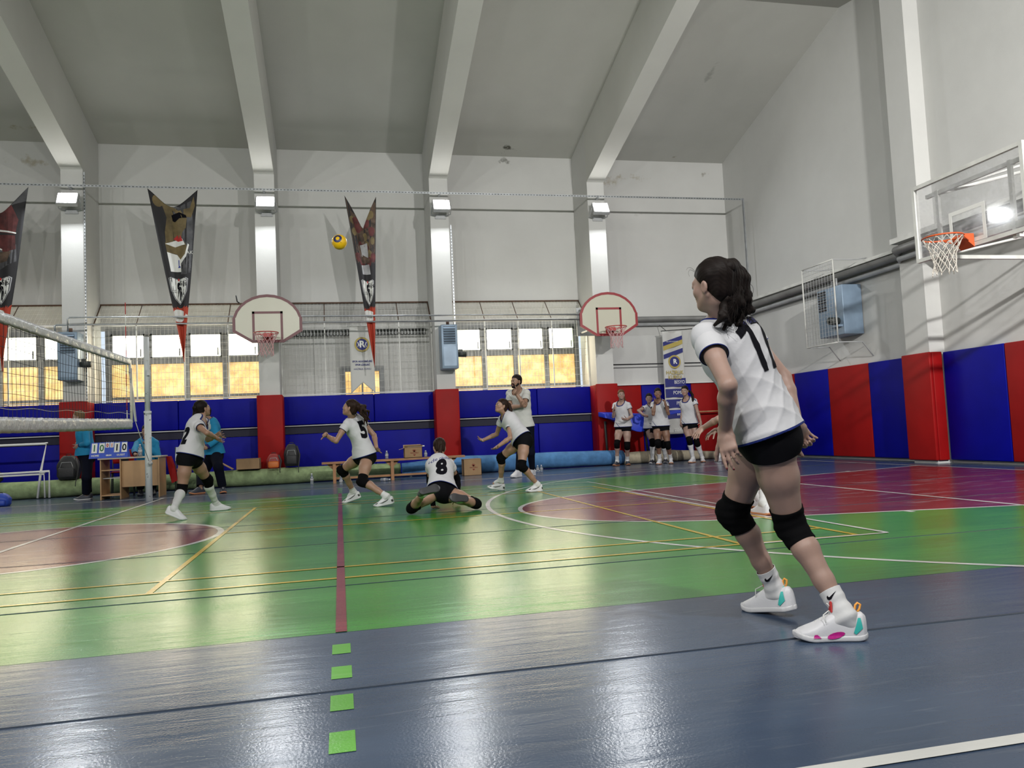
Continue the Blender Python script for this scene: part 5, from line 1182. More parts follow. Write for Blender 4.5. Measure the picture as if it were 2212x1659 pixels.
def skinmat(name, col):
    m = simple(name, col, .5, bump=.15, bscale=220, var=.10, vscale=9, bdist=.001); b = m.node_tree.nodes['Principled BSDF']
    b.inputs['Subsurface Weight'].default_value = .12; b.inputs['Subsurface Radius'].default_value = (.6, .25, .15); b.inputs['Subsurface Scale'].default_value = .02; return m
M['skin'] = skinmat('skin_fair', (.32, .205, .165)); M['skin_tan'] = skinmat('skin_olive', (.30, .175, .12)); M['skin_dark'] = skinmat('skin_brown', (.20, .105, .068))
def hairmat(name, col):
    m, nt, b = new_mat(name); L = nt.links.new; tc = N(nt, 'ShaderNodeTexCoord'); w = N(nt, 'ShaderNodeTexWave', wave_type='BANDS', bands_direction='DIAGONAL', i_Scale=45.0, i_Distortion=3.0); w.inputs['Detail'].default_value = 3; w.inputs['Detail Scale'].default_value = 1.5
    L(tc.outputs['Object'], w.inputs['Vector']); bp = N(nt, 'ShaderNodeBump', i_Strength=.15, i_Distance=.0015); L(w.outputs['Fac'], bp.inputs['Height']); L(bp.outputs['Normal'], b.inputs['Normal'])
    r = N(nt, 'ShaderNodeValToRGB'); c = rgb(col); r.color_ramp.elements[0].color = tuple(x*.6 for x in c[:3])+(1,); r.color_ramp.elements[1].color = tuple(x*.95 for x in c[:3])+(1,)
    L(w.outputs['Fac'], r.inputs['Fac']); L(r.outputs['Color'], b.inputs['Base Color']); b.inputs['Roughness'].default_value = .55; b.inputs['Specular IOR Level'].default_value = .12; return m
M['hair_black'] = hairmat('hair_black_brown', (.012, .008, .007)); M['hair_brown'] = hairmat('hair_dark_brown', (.025, .013, .009)); M['hair_red'] = hairmat('hair_auburn', (.13, .05, .022)); M['hair_grey'] = hairmat('hair_light_brown', (.20, .12, .06))
def fabric(name, col, rough=.75, scale=500, spec=.2, bump=.25):
    m, nt, b = new_mat(name); L = nt.links.new; tc = N(nt, 'ShaderNodeTexCoord'); n = N(nt, 'ShaderNodeTexNoise', i_Scale=float(scale), i_Detail=2.0); L(tc.outputs['Object'], n.inputs['Vector'])
    n2 = N(nt, 'ShaderNodeTexNoise', i_Scale=14.0, i_Detail=3.0, i_Distortion=1.2); L(tc.outputs['Object'], n2.inputs['Vector'])
    b1 = N(nt, 'ShaderNodeBump', i_Strength=bump*.5, i_Distance=.001); L(n.outputs['Fac'], b1.inputs['Height']); b2 = N(nt, 'ShaderNodeBump', i_Strength=bump, i_Distance=.006); L(n2.outputs['Fac'], b2.inputs['Height']); L(b1.outputs['Normal'], b2.inputs['Normal']); L(b2.outputs['Normal'], b.inputs['Normal'])
    b.inputs['Base Color'].default_value = rgb(col); b.inputs['Roughness'].default_value = rough; b.inputs['Specular IOR Level'].default_value = spec; return m
M['jersey'] = fabric('jersey_white', (.50, .50, .525)); M['navytrim'] = fabric('jersey_navy_trim', (.01, .02, .13)); M['shorts'] = fabric('shorts_black', (.0045, .0045, .006), .85, spec=.08); M['kneepad'] = fabric('kneepad_black', (.0035, .0035, .004), .9, spec=.06)
M['sock'] = fabric('sock_white', (.56, .56, .57)); M['teal'] = fabric('jumper_teal_blue', (.015, .19, .36)); M['trouser'] = fabric('trousers_dark_navy', (.005, .006, .013), .9, spec=.08); M['polo'] = fabric('polo_white', (.52, .52, .50))
M['shoe_white'] = simple('shoe_white', (.58, .58, .61), .45, bump=.2, bscale=120); M['shoe_dark'] = simple('shoe_dark', (.03, .035, .05), .5); M['shoe_grey'] = simple('shoe_grey', (.09, .09, .10), .5); M['sole_white'] = simple('sole_white', (.54, .54, .56), .5)
M['sole_gum'] = simple('sole_gum', (.42, .17, .07), .5); M['sole_dark'] = simple('sole_dark', (.03, .03, .035), .55); M['magenta'] = simple('shoe_magenta', (.42, .01, .20), .4); M['teal_panel'] = simple('shoe_teal', (.04, .42, .38), .45)
M['loop'] = simple('shoe_pull_loop_orange', (.85, .36, .06), .5); M['eyewhite'] = simple('eye_white', (.36, .34, .33), .3); M['iris'] = simple('eye_dark', (.02, .012, .008), .15); M['lips'] = simple('lips', (.36, .12, .10), .4); M['brow'] = simple('eyebrow', (.02, .012, .01), .8)
M['lace'] = simple('lace_white', (.7, .7, .68), .7); M['band'] = simple('hair_tie', (.02, .02, .02), .6); M['nail'] = simple('nail_polish_dark_red', (.12, .005, .012), .2)
M['sleeve_black'] = fabric('arm_sleeve_black', (.004, .004, .005), .9, spec=.06)

def hand(F, wr, d, pn, thumb, s, curl, splay=.07, k=.006, tcurl=.3, body=True, nails=None):
    """palm, four jointed fingers and a thumb; d along the hand, pn out of the palm, thumb = side of the thumb"""
    d = nz(d); pn = nz(pn-d*np.dot(pn, d)); t = nz(np.cross(d, pn))*thumb
    F.add(s_econe(wr-d*.01*s, wr+d*.030*s, t, (.026*s, .019*s), (.033*s, .017*s)), .018)
    F.add(s_econe(wr+d*.030*s, wr+d*.076*s, t, (.034*s, .016*s), (.038*s, .0125*s)), .014)
    F.add(s_cone(wr+d*.018*s+t*.014*s+pn*.006*s, wr+d*.048*s+t*.024*s+pn*.009*s, .013*s, .012*s), .012)   # ball of the thumb
    tips = []
    for i, (off, L, r) in enumerate(((.0290, .070, .0082), (.0098, .078, .0085), (-.0098, .072, .0080), (-.0280, .056, .0070))):
        c = curl[i] if hasattr(curl, '__len__') else curl
        p = wr+(d*(.080-.004*abs(i-1))+t*off)*s; dd = rot(d, pn, -thumb*0) ; dd = nz(d+t*splay*(1.5-i)); ax = nz(np.cross(dd, pn))
        for j, fr in enumerate((.46, .30, .24)):
            dd = rot(dd, ax, c*(1.15, 1.45, .95)[j]); q = p+dd*L*fr*s; r0 = r*(1-.09*j)*s
            F.add(s_cone(p, q, r0, r0*.93), k if j == 0 else .0025); p = q
        tips.append((p, dd))
    p = wr+(d*.022+t*.022+pn*.006)*s; dd = nz(d*.72+t*.62+pn*.25); ax = nz(np.cross(dd, nz(pn*.8-t*.6)))
    for j, L in enumerate((.040, .030, .026)):
        q = p+dd*L*s; F.add(s_cone(p, q, (.0125, .0100, .0092)[j]*s, (.0105, .0095, .0080)[j]*s), .010 if j == 0 else .003); p = q; dd = rot(dd, ax, tcurl*(.7 if j else .5))
    tips.append((p, dd)); return tips

TORSO = [(-.10, .140, .105), (.03, .165, .118), (.16, .150, .108), (.38, .122, .088), (.60, .132, .098), (.80, .146, .104), (.93, .110, .078), (1.0, .06, .055)]
STD = dict(uarm=.275, farm=.235, thigh=.405, shin=.395, hip=.088, sh=.165, torso=.475, head=.195)
def person(label, spec, s=1.0, hf=(0, -1, 0), hup=(0, 0, 1), skin='skin', hair='hair_black', hairstyle='ponytail', pony=None, outfit='player', hands=None, h=.008, male=False,
           shoe=('shoe_white', 'sole_white'), sock=.35, number=None, tag=None, arms_sleeve=(), bend=.0, fold=.004, special=None, detail=1.0, group=None, belly=0.0, kp=True, legskin=None, name='person', sideL=None, hem=.02, sleeves=None, hemf=.02, footup=None, hsc=1.0):
    g = {k: v*s for k, v in STD.items()}; J = {}
    par = dict(neck=('pel', 'torso'), hipL=('pel', 'hip'), hipR=('pel', 'hip'), shL=('neck', 'sh'), shR=('neck', 'sh'), head=('neck', 'head'), elL=('shL', 'uarm'), elR=('shR', 'uarm'), wrL=('elL', 'farm'), wrR=('elR', 'farm'), knL=('hipL', 'thigh'), knR=('hipR', 'thigh'), anL=('knL', 'shin'), anR=('knR', 'shin'), toL=(None, None), toR=(None, None), haL=(None, None), haR=(None, None))
    def solve(k, v):
        if len(v) == 4: return np.array(v[:3], float)            # plain coordinates
        px, py, m = v
        if isinstance(m, str) and m[0] == 'f':
            z_, y_ = map(float, m[1:].split(',')); p = atY(px, py, y_); return np.array([p[0], y_, z_])
        if isinstance(m, str): return atZ(px, py, float(m[1:]))
        if abs(m) > 1.5: return atY(px, py, m)
        p, L = par[k]; return onsphere(J[p], g[L], px, py, m)
    late = []
    for k in ('pel', 'neck', 'head', 'hipL', 'hipR', 'shL', 'shR', 'wrL', 'wrR', 'anL', 'anR', 'elL', 'elR', 'knL', 'knR', 'wrL', 'wrR', 'anL', 'anR', 'toL', 'toR', 'haL', 'haR'):
        if k in J or k not in spec: continue
        v = spec[k]
        if k[:2] in ('wr', 'an') and not (isinstance(v[2], str) or abs(v[2]) > 1.5 or len(v) == 4):
            q = ('el' if k[:2] == 'wr' else 'kn')+k[2]
            if q not in J: continue
        if k[:2] in ('el', 'kn'):
            a = ('sh' if k[:2] == 'el' else 'hip')+k[2]; b = ('wr' if k[:2] == 'el' else 'an')+k[2]
            if b in J and len(v) == 3 and not isinstance(v[2], str) and abs(v[2]) <= 1.5:
                J[k] = ik(J[a], J[b], g['uarm' if k[0] == 'e' else 'thigh'], g['farm' if k[0] == 'e' else 'shin'], v[0], v[1], v[2]); continue
        J[k] = solve(k, v)
        if k == 'hipR':
            d_ = nz(J['hipL']-J['hipR']); u_ = nz(J['neck']-J['pel']); d_ = nz(d_-u_*(d_@u_)*.5); c_ = J['pel']+u_*float(np.clip(((J['hipL']+J['hipR'])/2-J['pel'])@u_, -.05, 0)); J['hipL'] = c_+d_*g['hip']; J['hipR'] = c_-d_*g['hip']
    for q in 'LR':
        for k in ('an', 'wr'):
            if k+q not in J and k+q in spec: J[k+q] = solve(k+q, spec[k+q])
    if DEBUG:
        print('PX', label[:30], {k: (tuple(np.round(proj(J[k])).astype(int)), spec[k][:2], tuple(np.round(J[k], 2))) for k in ('knL', 'knR', 'hipL', 'hipR', 'pel', 'elL', 'elR') if k in spec})
        def ln(a, b): return round(float(np.linalg.norm(J[a]-J[b])/s), 3)
        print('POSE', label[:38], {a+'-'+b: ln(a, b) for a, b in (('pel', 'neck'), ('neck', 'head'), ('shL', 'shR'), ('hipL', 'hipR'), ('shL', 'elL'), ('elL', 'wrL'), ('shR', 'elR'), ('elR', 'wrR'), ('hipL', 'knL'), ('knL', 'anL'), ('hipR', 'knR'), ('knR', 'anR'))}, 'an z', [round(float(J['an'+q][2]), 2) for q in 'LR'], 'headtop z', round(float(J['head'][2]), 2))
    pel, neck = J['pel'], J['neck']; up = nz(neck-pel)
    sp = nz(J['hipL']-J['hipR']); sc = nz(J['shL']-J['shR'])
    fr_p = nz(np.cross(sp, up)); fr_c = nz(np.cross(sc, up))
    base = np.array([pel[0], pel[1], max(0.0, min(J['anL'][2], J['anR'][2])-.1)])
    root = empty(name, tuple(base), label, 'person', group)
    SK = M[skin]
    TL = np.linalg.norm(neck-pel); mid = -bend*TL
    def spine(t): return pel+up*TL*t+(fr_p*(1-t)+fr_c*t)*mid*4*t*(1-t)
    def sidev(t): t = min(max(t, 0), 1); return nz(sp*(1-t)+sc*t)
    def torso(F, dw, dd, t0=-9, t1=9, k=.03, sect=None):
        S = sect or TORSO
        for (ta, wa, da), (tb, wb, db) in zip(S[:-1], S[1:]):
            if tb <= t0 or ta >= t1: continue
            mw = (1.12 if male else 1.0)
            m1 = 1.18 if male and ta > .5 else mw; m2 = 1.18 if male and tb > .5 else mw
            if male and ta < .2: m1 = .98
            if male and tb < .2: m2 = .98
            F.add(s_econe(spine(ta), spine(tb), sidev(ta), (wa*s*m1+dw, da*s*(1+belly*(ta < .6))+dd), (wb*s*m2+dw, db*s*(1+belly*(tb < .6))+dd), sidev(tb)), k)
    def glutes(F, e, k=.03):
        for q, sg in (('L', 1), ('R', -1)):
            c = J['hip'+q]*.75+pel*.25-fr_p*.045*s-up*.035*s; F.add(s_ell(c, [sp, fr_p, up], ((.083*s+e), (.078*s+e), (.088*s+e))), k)
    def bust(F, e, k=.03):
        if male: return
        for sg in (1, -1): F.add(s_ell(spine(.68)+sc*sg*.058*s+fr_c*.060*s, [sc, fr_c, up], (.058*s+e, .052*s+e, .062*s+e)), k)
    # ---- body
    F = Field(); torso(F, 0, 0, k=.03); glutes(F, 0); bust(F, 0)
    hd = J['head']; HF = nz(hf); HU = nz(np.array(hup)-HF*np.dot(hup, HF)); HL = np.cross(HU, HF)*1.0; HL = nz(np.cross(HF, HU))*-1.0
    HL = nz(np.cross(HU, HF)); hs = s**.6*(1.04 if male else .965)*hsc
    A = np.array([HL, HF, HU])
    def H(x, y, z): return hd+(HL*x+HF*y+HU*z)*hs
    nb = neck+up*.02*s; F.add(s_cone(spine(.93), H(0, -.022, -.055), .056*s*(1.15 if male else 1), .050*hs*(1.12 if male else 1)), .03)
    for q in 'LR':
        sg = 1 if q == 'L' else -1
        sh, el, wr, hip, kn, an = (J[x+q] for x in ('sh', 'el', 'wr', 'hip', 'kn', 'an')); m = 1.17 if male else 1.0
        F.add(s_cone(spine(.97)+up*.015*s, sh, .040*s*m, .042*s*m), .03); F.add(s_cone(spine(.80)+sc*sg*.08*s, sh-up*.03*s, .06*s, .045*s), .03)
        a = nz(el-sh); F.add(s_cone(sh, sh+(el-sh)*.45, .042*s*m, .039*s*m), .02); F.add(s_cone(sh+(el-sh)*.45, el, .039*s*m, .0325*s*m), .015)
        F.add(s_cone(el, el+(wr-el)*.28, .0325*s*m, .0355*s*m), .012); F.add(s_cone(el+(wr-el)*.28, wr, .0355*s*m, .0235*s*m), .012)
        # legs
        F.add(s_cone(hip, hip+(kn-hip)*.45, .088*s, .077*s), .035); F.add(s_cone(hip+(kn-hip)*.45, kn, .077*s, .053*s), .03)
        ld = nz(an-kn); kf = nz(fr_p-ld*np.dot(fr_p, ld)); th = nz(kn-hip); bf = nz(th-ld*np.dot(th, ld)) if np.linalg.norm(np.cross(th, ld)) > .15 else kf
        J['kf'+q] = bf
        F.add(s_ell(kn+bf*.012*s, [bf, np.cross(ld, bf), ld], (.046*s, .046*s, .055*s)), .02)
        F.add(s_cone(kn, kn+(an-kn)*.28-bf*.012*s, .048*s, .0515*s), .025); F.add(s_cone(kn+(an-kn)*.28-bf*.012*s, kn+(an-kn)*.62-bf*.004*s, .0515*s, .039*s), .02); F.add(s_cone(kn+(an-kn)*.62-bf*.004*s, an, .039*s, .031*s), .02)
        to = J['to'+q]; fu0 = nz(kn-an) if footup is None or q not in footup else nz(footup[q]); an_s = an
        td = to-an; td = nz(td-(-fu0)*0); J['td'+q] = None
        # foot frame: toe direction with the sole below the ankle
        if spec.get('flat'+q, True): td = nz(np.array([to[0]-an[0], to[1]-an[1], spec.get('pitch'+q, 0.0)*np.linalg.norm((to-an)[:2])])); fu = nz(np.array([0, 0, 1.])-td*td[2])
        else: td = nz(to-an); fu = nz(fu0-td*np.dot(fu0, td))
        J['td'+q] = td; J['fu'+q] = fu
        F.add(s_cone(an, an-td*.028*s-fu*.040*s, .033*s, .026*s), .02); F.add(s_cone(an-fu*.012*s, an+td*.11*s-fu*.066*s, .032*s, .016*s), .02)
    # hands
    tipsall = {}
    for q in 'LR':
        hp = dict(dir=None, pn=None, curl=.35, splay=.07, tcurl=.3); hp.update((hands or {}).get(q, {}))
        d = nz(hp['dir']) if hp['dir'] is not None else (nz(J['ha'+q]-J['wr'+q]) if 'ha'+q in J else nz(J['wr'+q]-J['el'+q]))
        pn = np.array(hp['pn'], float) if hp['pn'] is not None else -(1 if q == 'L' else -1)*sc
        t = np.cross(nz(d), nz(pn)); thumb = hp.get('thumb', -1 if q == 'L' else 1)
        tipsall[q] = hand(F, J['wr'+q], d, pn, thumb, s*(1.1 if male else 1.0), hp['curl'], hp['splay'], tcurl=hp['tcurl'])
    # head
    def e(c, r, k=.012, op=1): F.add(s_ell(H(*c), A, np.array(r)*hs), k, op)
    e((0, -.014, .045), (.072, .091, .080), .01); e((0, .030, -.030), (.054, .055, .072), .03); e((0, .058, -.085), (.020, .020, .018), .025)
    for sg in (1, -1):
        F.add(s_cone(H(sg*.056, -.005, -.035), H(sg*.016, .054, -.082), .015*hs, .013*hs), .02)
        e((sg*.036, .052, -.018), (.024, .022, .022), .02)
        e((sg*.030, .092, .006), (.016, .014, .0105), .012, -1)
        e((sg*.030, .075, .006), (.0135, .0115, .0100), .003)
        e((sg*.0100, .087, -.024), (.0075, .009, .0068), .006)
        if detail > 0:
            e((sg*.0745, -.008, -.004), (.0085, .018, .030), .006); e((sg*.085, -.003, -.004), (.0075, .0105, .019), .004, -1)
    e((0, .070, .026), (.046, .018, .011), .018); F.add(s_cone(H(0, .079, .014), H(0, .0965, -.018), .0065*hs, .0088*hs), .008)
    e((0, .0795, -.048), (.020, .0095, .0055), .006); e((0, .079, -.0575), (.0165, .0095, .006), .006); e((0, .090, -.0525), (.017, .004, .0012), .002, -1)
    V, Q = F.mesh(h); body = mk('body', V, Q, SK, root, smooth_it=1)
    if hd[1] < 19:   # face parts
        for sg in (1, -1):
            ms = MB(); c = H(sg*.030, .0775, .006); T = Matrix(((HL[0], HF[0], HU[0], c[0]), (HL[1], HF[1], HU[1], c[1]), (HL[2], HF[2], HU[2], c[2]), (0, 0, 0, 1)))
            prof = [(.0115*hs*math.sin(PI*k/10)+1e-5, -.0085*hs*math.cos(PI*k/10)) for k in range(11)]
            ms.lathe(prof, (0, 0, 0), 14, 0, T @ Matrix.Rotation(-PI/2, 4, 'X')); prof = [(.0058*hs*math.sin(PI*k/8)+1e-5, -.0028*hs*math.cos(PI*k/8)) for k in range(9)]
            ms.lathe(prof, (0, 0, 0), 12, 1, T @ Matrix.Translation((0, .0075*hs, 0)) @ Matrix.Rotation(-PI/2, 4, 'X')); eo = ms.build('eye', [M['eyewhite'], M['iris']], root)
            MB().tube([H(sg*.014, .0862, .020), H(sg*.028, .0845, .0260), H(sg*.044, .073, .022)], [.0026*hs, .0032*hs, .0015*hs], 6).build('eyebrow', M['brow'], root)
            MB().tube([H(sg*.018, .0845, .008), H(sg*.030, .0870, .0125), H(sg*.043, .077, .008)], .0012*hs, 5).build('eyelashes', M['brow'], root)
        lp = Field(); lp.add(s_ell(H(0, .0815, -.0485), A, np.array([.0205, .0085, .0046])*hs), .003); lp.add(s_ell(H(0, .0808, -.0568), A, np.array([.0175, .0088, .0055])*hs), .003)
        lp.add(s_ell(H(0, .0905, -.0528), A, np.array([.018, .004, .0010])*hs), .001, -1); V, Q = lp.mesh(.0022, pad=.006); mk('lips', V, Q, M['lips'], root)
    # ---- hair
    F = Field(); hm = M[hair]
    hc = (.0775, .0965, .0855); F.add(s_ell(H(0, -.019, .046), A, np.array(hc)*hs), .01); F.add(s_ell(H(0, -.045, -.025), A, np.array((.062, .058, .058))*hs), .03)
    hh = min(h, .005)
    if hairstyle == 'short': F.p.pop(); F.add(s_ell(H(0, -.050, -.005), A, np.array((.064, .055, .055))*hs), .02)
    V, Q = F.mesh(hh, disp=lambda P: .0016*np.sin(((P-hd)@HL)*260+((P-hd)@HF)*40)); T = tris(Q); L_ = (V-hd)/hs; x, y, z = L_@HL, L_@HF, L_@HU
    if hairstyle == 'short': f = np.maximum(y-(.000+.98*z)-.010*np.cos(x*40), -z-.045+.2*np.maximum(-y, 0)*0)
    else: f = y-(.010+.93*z)-.012*np.cos(x*34)
    if hairstyle != 'bald': V, T = clip(V, T, f); mk('hair', V, T, hm, root, solid=.004*hs)
    if pony:      # pony = list of locks; each a list of points given in head coordinates (metres) plus radii
        base_ = pony.get('base', (0, -.10, .06)); F = Field(); bp_ = H(*base_); F.add(s_cone(H(0, -.085, .055) if pony.get('hi') else H(base_[0]*.8, base_[1]*.85, base_[2]), bp_, .022*hs, .018*hs), .01)
        rr = random.Random(len(label)); nl = pony.get('n', 8)
        for i in range(nl):
            pts = [bp_]; a = 2*PI*i/nl; sp_ = pony.get('spread', .02)
            for j, P in enumerate(pony['pts']):
                w = sp_*min(1, ((j+1)/len(pony['pts']))**.6*1.05)*(1+pony.get('frizz', .0)*rr.uniform(-.6, 1)); o_ = np.array([math.cos(a)*w, rr.uniform(-.3, .3)*w, math.sin(a)*w]); pts.append(hd+np.array(P)*hs+HL*o_[0]+HF*o_[1]*.8+nz(np.cross(HL, HF))*o_[2]*.6+np.array([rr.uniform(-1, 1), rr.uniform(-1, 1), rr.uniform(-1, 1)])*pony.get('frizz', 0)*.008)
            R0 = pony.get('r', .014)*hs
            for j in range(len(pts)-1):
                t0, t1 = j/(len(pts)-1), (j+1)/(len(pts)-1); F.add(s_cone(pts[j], pts[j+1], R0*(.9+.5*math.sin(PI*t0))*(1-.55*t0), R0*(.9+.5*math.sin(PI*t1))*(1-.75*t1)+.0015), .012)
        for lk in pony.get('locks', []):
            P_ = [hd+np.array(p)*hs for p in lk]
            for j in range(len(P_)-1): F.add(s_cone(P_[j], P_[j+1], .012*hs*math.sin(PI*(j+.7)/(len(P_)+.4)), .012*hs*math.sin(PI*(j+1.7)/(len(P_)+.4))+.001), .006)
        V, Q = F.mesh(min(hh, .004), disp=(lambda P: .0016*np.sin(((P-hd)@HL)*330+((P-hd)@HU)*30)) if h < .005 else None); mk('ponytail', V, Q, hm, root)
        if pony.get('wisps'):
            wb = MB()
            for i in range(pony['wisps']):
                a = rr.uniform(0, 2*PI); sp_ = pony.get('spread', .02)*1.35; P_ = [bp_]
                for j, P in enumerate(pony['pts']+[np.array(pony['pts'][-1])+np.array([rr.uniform(-.02, .03), 0, -.03])]): w = sp_*min(1, ((j+1)/len(pony['pts']))**.5)*rr.uniform(.7, 1.15); P_.append(hd+np.array(P)*hs+HL*math.cos(a+j*.15)*w+nz(np.cross(HL, HF))*math.sin(a+j*.15)*w*.8-HF*rr.uniform(-.3, .9)*w)
                Q_ = [np.array(p) for p in P_]
                for _ in range(2): Q_ = [Q_[0]]+[q for k in range(len(Q_)-1) for q in (Q_[k]*.75+Q_[k+1]*.25, Q_[k]*.25+Q_[k+1]*.75)]+[Q_[-1]]
                wb.tube(Q_, [.0012*(1-.7*k/len(Q_)) for k in range(len(Q_))], 4, caps=False)
            o_ = wb.build('hair_strands', hm, root); o_['kind'] = 'stuff'
        n_ = 14; c = H(0, -.085, .055)*.15+bp_*.85; ax = nz(bp_-H(0, -.02, base_[2]*.9)); u = nz(np.cross(ax, HL)); w = np.cross(ax, u)
        MB().tube([c+(u*math.cos(2*PI*k/n_)+w*math.sin(2*PI*k/n_))*.021*hs for k in range(n_)], .005*hs, 6, closed=True).build('hair_tie', M['band'], root)
        if pony.get('stray'):
            sb = MB()
            for st in pony['stray']:
                sb = MB(); P = [H(*p) for p in st]; sb.tube(P, [.0007*hs*(1-.5*i/len(P)) for i in range(len(P))], 4); sb.build('stray_hair', hm, root)
    # ---- clothes
    wob = np.array([pel[0]*3.1, pel[1]*2.7, 1.3])
    def folds(amp, fq=58):
        def f(P):
            q = P-pel; a = q@up; b = q@sc; c = q@fr_c; rd = lambda v: (1-np.abs(np.sin(v)))**1.6
            w1 = rd(a*fq*.5+b*fq*.42+1.1*np.sin(b*8+a*5+wob[0])+1.3*np.sin(c*11+a*6)); w2 = rd(a*fq*.36-b*fq*.40+1.4*np.sin(c*9+wob[1])+.8*np.sin(a*9)); w3 = rd(b*21+a*9+1.5*np.sin(a*7+wob[1])+c*6)
            w1 = w1*.8-.25; w2 = w2-.3; w3 = w3*.5-.15
            env = .45+.55*np.clip(1-np.abs(a/TL-.25)*2.0, 0, 1); return -amp*(w1*.5+w2*.55+w3*.2)*env
        return f
    if outfit in ('player', 'coach', 'official'):
        F = Field(); lo_t = {'player': -.12, 'coach': .0, 'official': -.02}[outfit]
        loose = {'player': .016, 'coach': .02, 'official': .026}[outfit]
        S = [(-.16, .172+hemf*.6, .130+hemf*.6), (.0, .170+hemf*.5, .126+hemf*.4), (.16, .158, .116), (.38, .138, .100), (.60, .140, .104), (.80, .150, .106), (.93, .118, .084), (.985, .075, .062)]
        torso(F, loose, loose*.8, k=.04, sect=S); glutes(F, loose*.55+.002, .04); bust(F, loose*.5, .04)
        slen = {'player': .40, 'coach': .62, 'official': 2.0}[outfit] if sleeves is None else sleeves
        for q in 'LR':
            sh, el, wr = J['sh'+q], J['el'+q], J['wr'+q]; sg = 1 if q == 'L' else -1; m = 1.15 if male else 1
            F.add(s_cone(spine(.96)+up*.012*s, sh, .050*s*m, .058*s*m), .03); F.add(s_cone(spine(.80)+sc*sg*.08*s, sh-up*.03*s, .070*s, .056*s), .03)
        V, Q = F.mesh(h, disp=folds(fold)); T = tris(Q); mi0 = None
        hempt = spine(-.055 if outfit == 'player' else -.02)+np.array([0, 0, 0]); f = -((V-(pel+up*TL*(-hem)))@up)
        V, T = clip(V, T, f)
        nd = nz(H(0, -.02, -.06)-spine(.9)); nc = spine(.985)+fr_c*.012*s; rel = V-nc; al = rel@nd; rad = np.linalg.norm(rel-al[:, None]*nd, axis=1)-np.clip(rel@fr_c, 0, .1)*(.55 if outfit != 'official' else .1)
        fn = np.where((al > -.09*s) & (rel@up > -.14), .066*s*(1.1 if male else 1)-rad, -1.); V, T = clip(V, T, fn)
        # sleeves, each an open tube set into the armhole
        sl = []
        for q in 'LR':
            sh, el, wr = J['sh'+q], J['el'+q], J['wr'+q]; sg = 1 if q == 'L' else -1; m = 1.13 if male else 1; F = Field(); a = nz(el-sh)
            if slen < 1:
                F.add(s_cone(sh-sc*sg*.01*s-a*.01*s, sh+(el-sh)*(slen*.6), .047*s*m, .057*s*m), .02); F.add(s_cone(sh+(el-sh)*(slen*.6), sh+(el-sh)*(slen+.25), .057*s*m, .059*s*m), .02); V2, Q = F.mesh(h, disp=folds(fold*.6, 30)); T2 = tris(Q); cp = sh+(el-sh)*slen; an_ = nz(a+sc*sg*.10)
                V2, T2 = clip(V2, T2, (V2-cp)@an_); sl.append((V2, T2, cp, an_))
            else:
                F.add(s_cone(sh-sc*sg*.02*s, el, .068*s*m, .054*s*m), .025); F.add(s_cone(el, el+(wr-el)*.95, .052*s*m, .042*s*m), .01); V2, Q = F.mesh(h, disp=folds(fold*.9, 34)); T2 = tris(Q); cp = el+(wr-el)*.88; an_ = nz(wr-el)
                V2, T2 = clip(V2, T2, np.where(np.linalg.norm(V2-wr, axis=1) < .10, (V2-cp)@an_, -1.)); sl.append((V2, T2, cp, an_))
        V0, T0 = V, T
        def fneck(v):
            rel = v-nc; al = rel@nd; rad = np.linalg.norm(rel-al[:, None]*nd, axis=1)-np.clip(rel@fr_c, 0, .1)*(.55 if outfit != 'official' else .1)
            return np.where((rel@up > -.14) & (al > -.10), rad-(.066*s*(1.1 if male else 1)+.013), 1.)
        fns = [fneck]
        if outfit == 'player': fns.append(lambda v: (v-(pel+up*TL*(-hem)))@up-.009)
        if tag == 'front': fns += [lambda v: np.where(((v-pel)@fr_c > .02) & ((v-pel)@up < .11), np.abs((v-pel)@up+hem*TL-.02+((v-pel)@sc+.02)*.9)-.008, 1.), lambda v: np.where((v-spine(.85))@up > 0, np.abs(np.abs((v-pel)@sc)*0+(v-spine(.97))@fr_c-.01)-.008, 1.)*np.where(((v-pel)@sc > .05), 1, 1)+(np.abs((v-pel)@sc) < .06)*1.]
        if outfit == 'coach': mi = np.zeros(len(T), int)
        else: V, T, mi = trim_lines(V, T, fns)
        for v2, t2, cp, an_ in sl:
            v2, t2, m2 = trim_lines(v2, t2, [lambda v: np.where(np.linalg.norm(v-cp, axis=1) < .12, -((v-cp)@an_)-(.035 if outfit == 'official' else .004), 1.)]) if outfit != 'coach' else (v2, t2, np.zeros(len(t2), int))
            T = np.concatenate([T, t2+len(V)]); V = np.concatenate([V, v2]); mi = np.concatenate([mi, m2])
        tops = {'player': ('jersey', [M['jersey'], M['navytrim']]), 'coach': ('polo_shirt', [M['polo'], M['polo']]), 'official': ('jumper', [M['teal'], M['navytrim']])}[outfit]
        jo = mk(tops[0], V, T, tops[1], root, mi, solid=.0025)
        J['jersey'] = (jo, V, T)
    # shorts or trousers
    F = Field()
    if outfit == 'player':
        torso(F, .006, .006, -9, .30, .03); glutes(F, .006)
        for q in 'LR': F.add(s_cone(J['hip'+q], J['hip'+q]+(J['kn'+q]-J['hip'+q])*.40, .094*s, .086*s), .035)
        V, Q = F.mesh(h, disp=folds(.0012, 60)); T = tris(Q); V, T = clip(V, T, (V-spine(.16))@up)
        for q in 'LR':
            a = nz(J['kn'+q]-J['hip'+q]); sg = 1 if q == 'L' else -1; hm_ = (J['hipL']+J['hipR'])/2; d1 = (V-(J['hip'+q]+(J['kn'+q]-J['hip'+q])*.235))@a
            near = ((V-hm_)@sp)*sg > -.004; f = np.where(near, d1, -.01); V, T = clip(V, T, f)
        mk('shorts', V, T, M['shorts'], root, solid=.002)
    else:
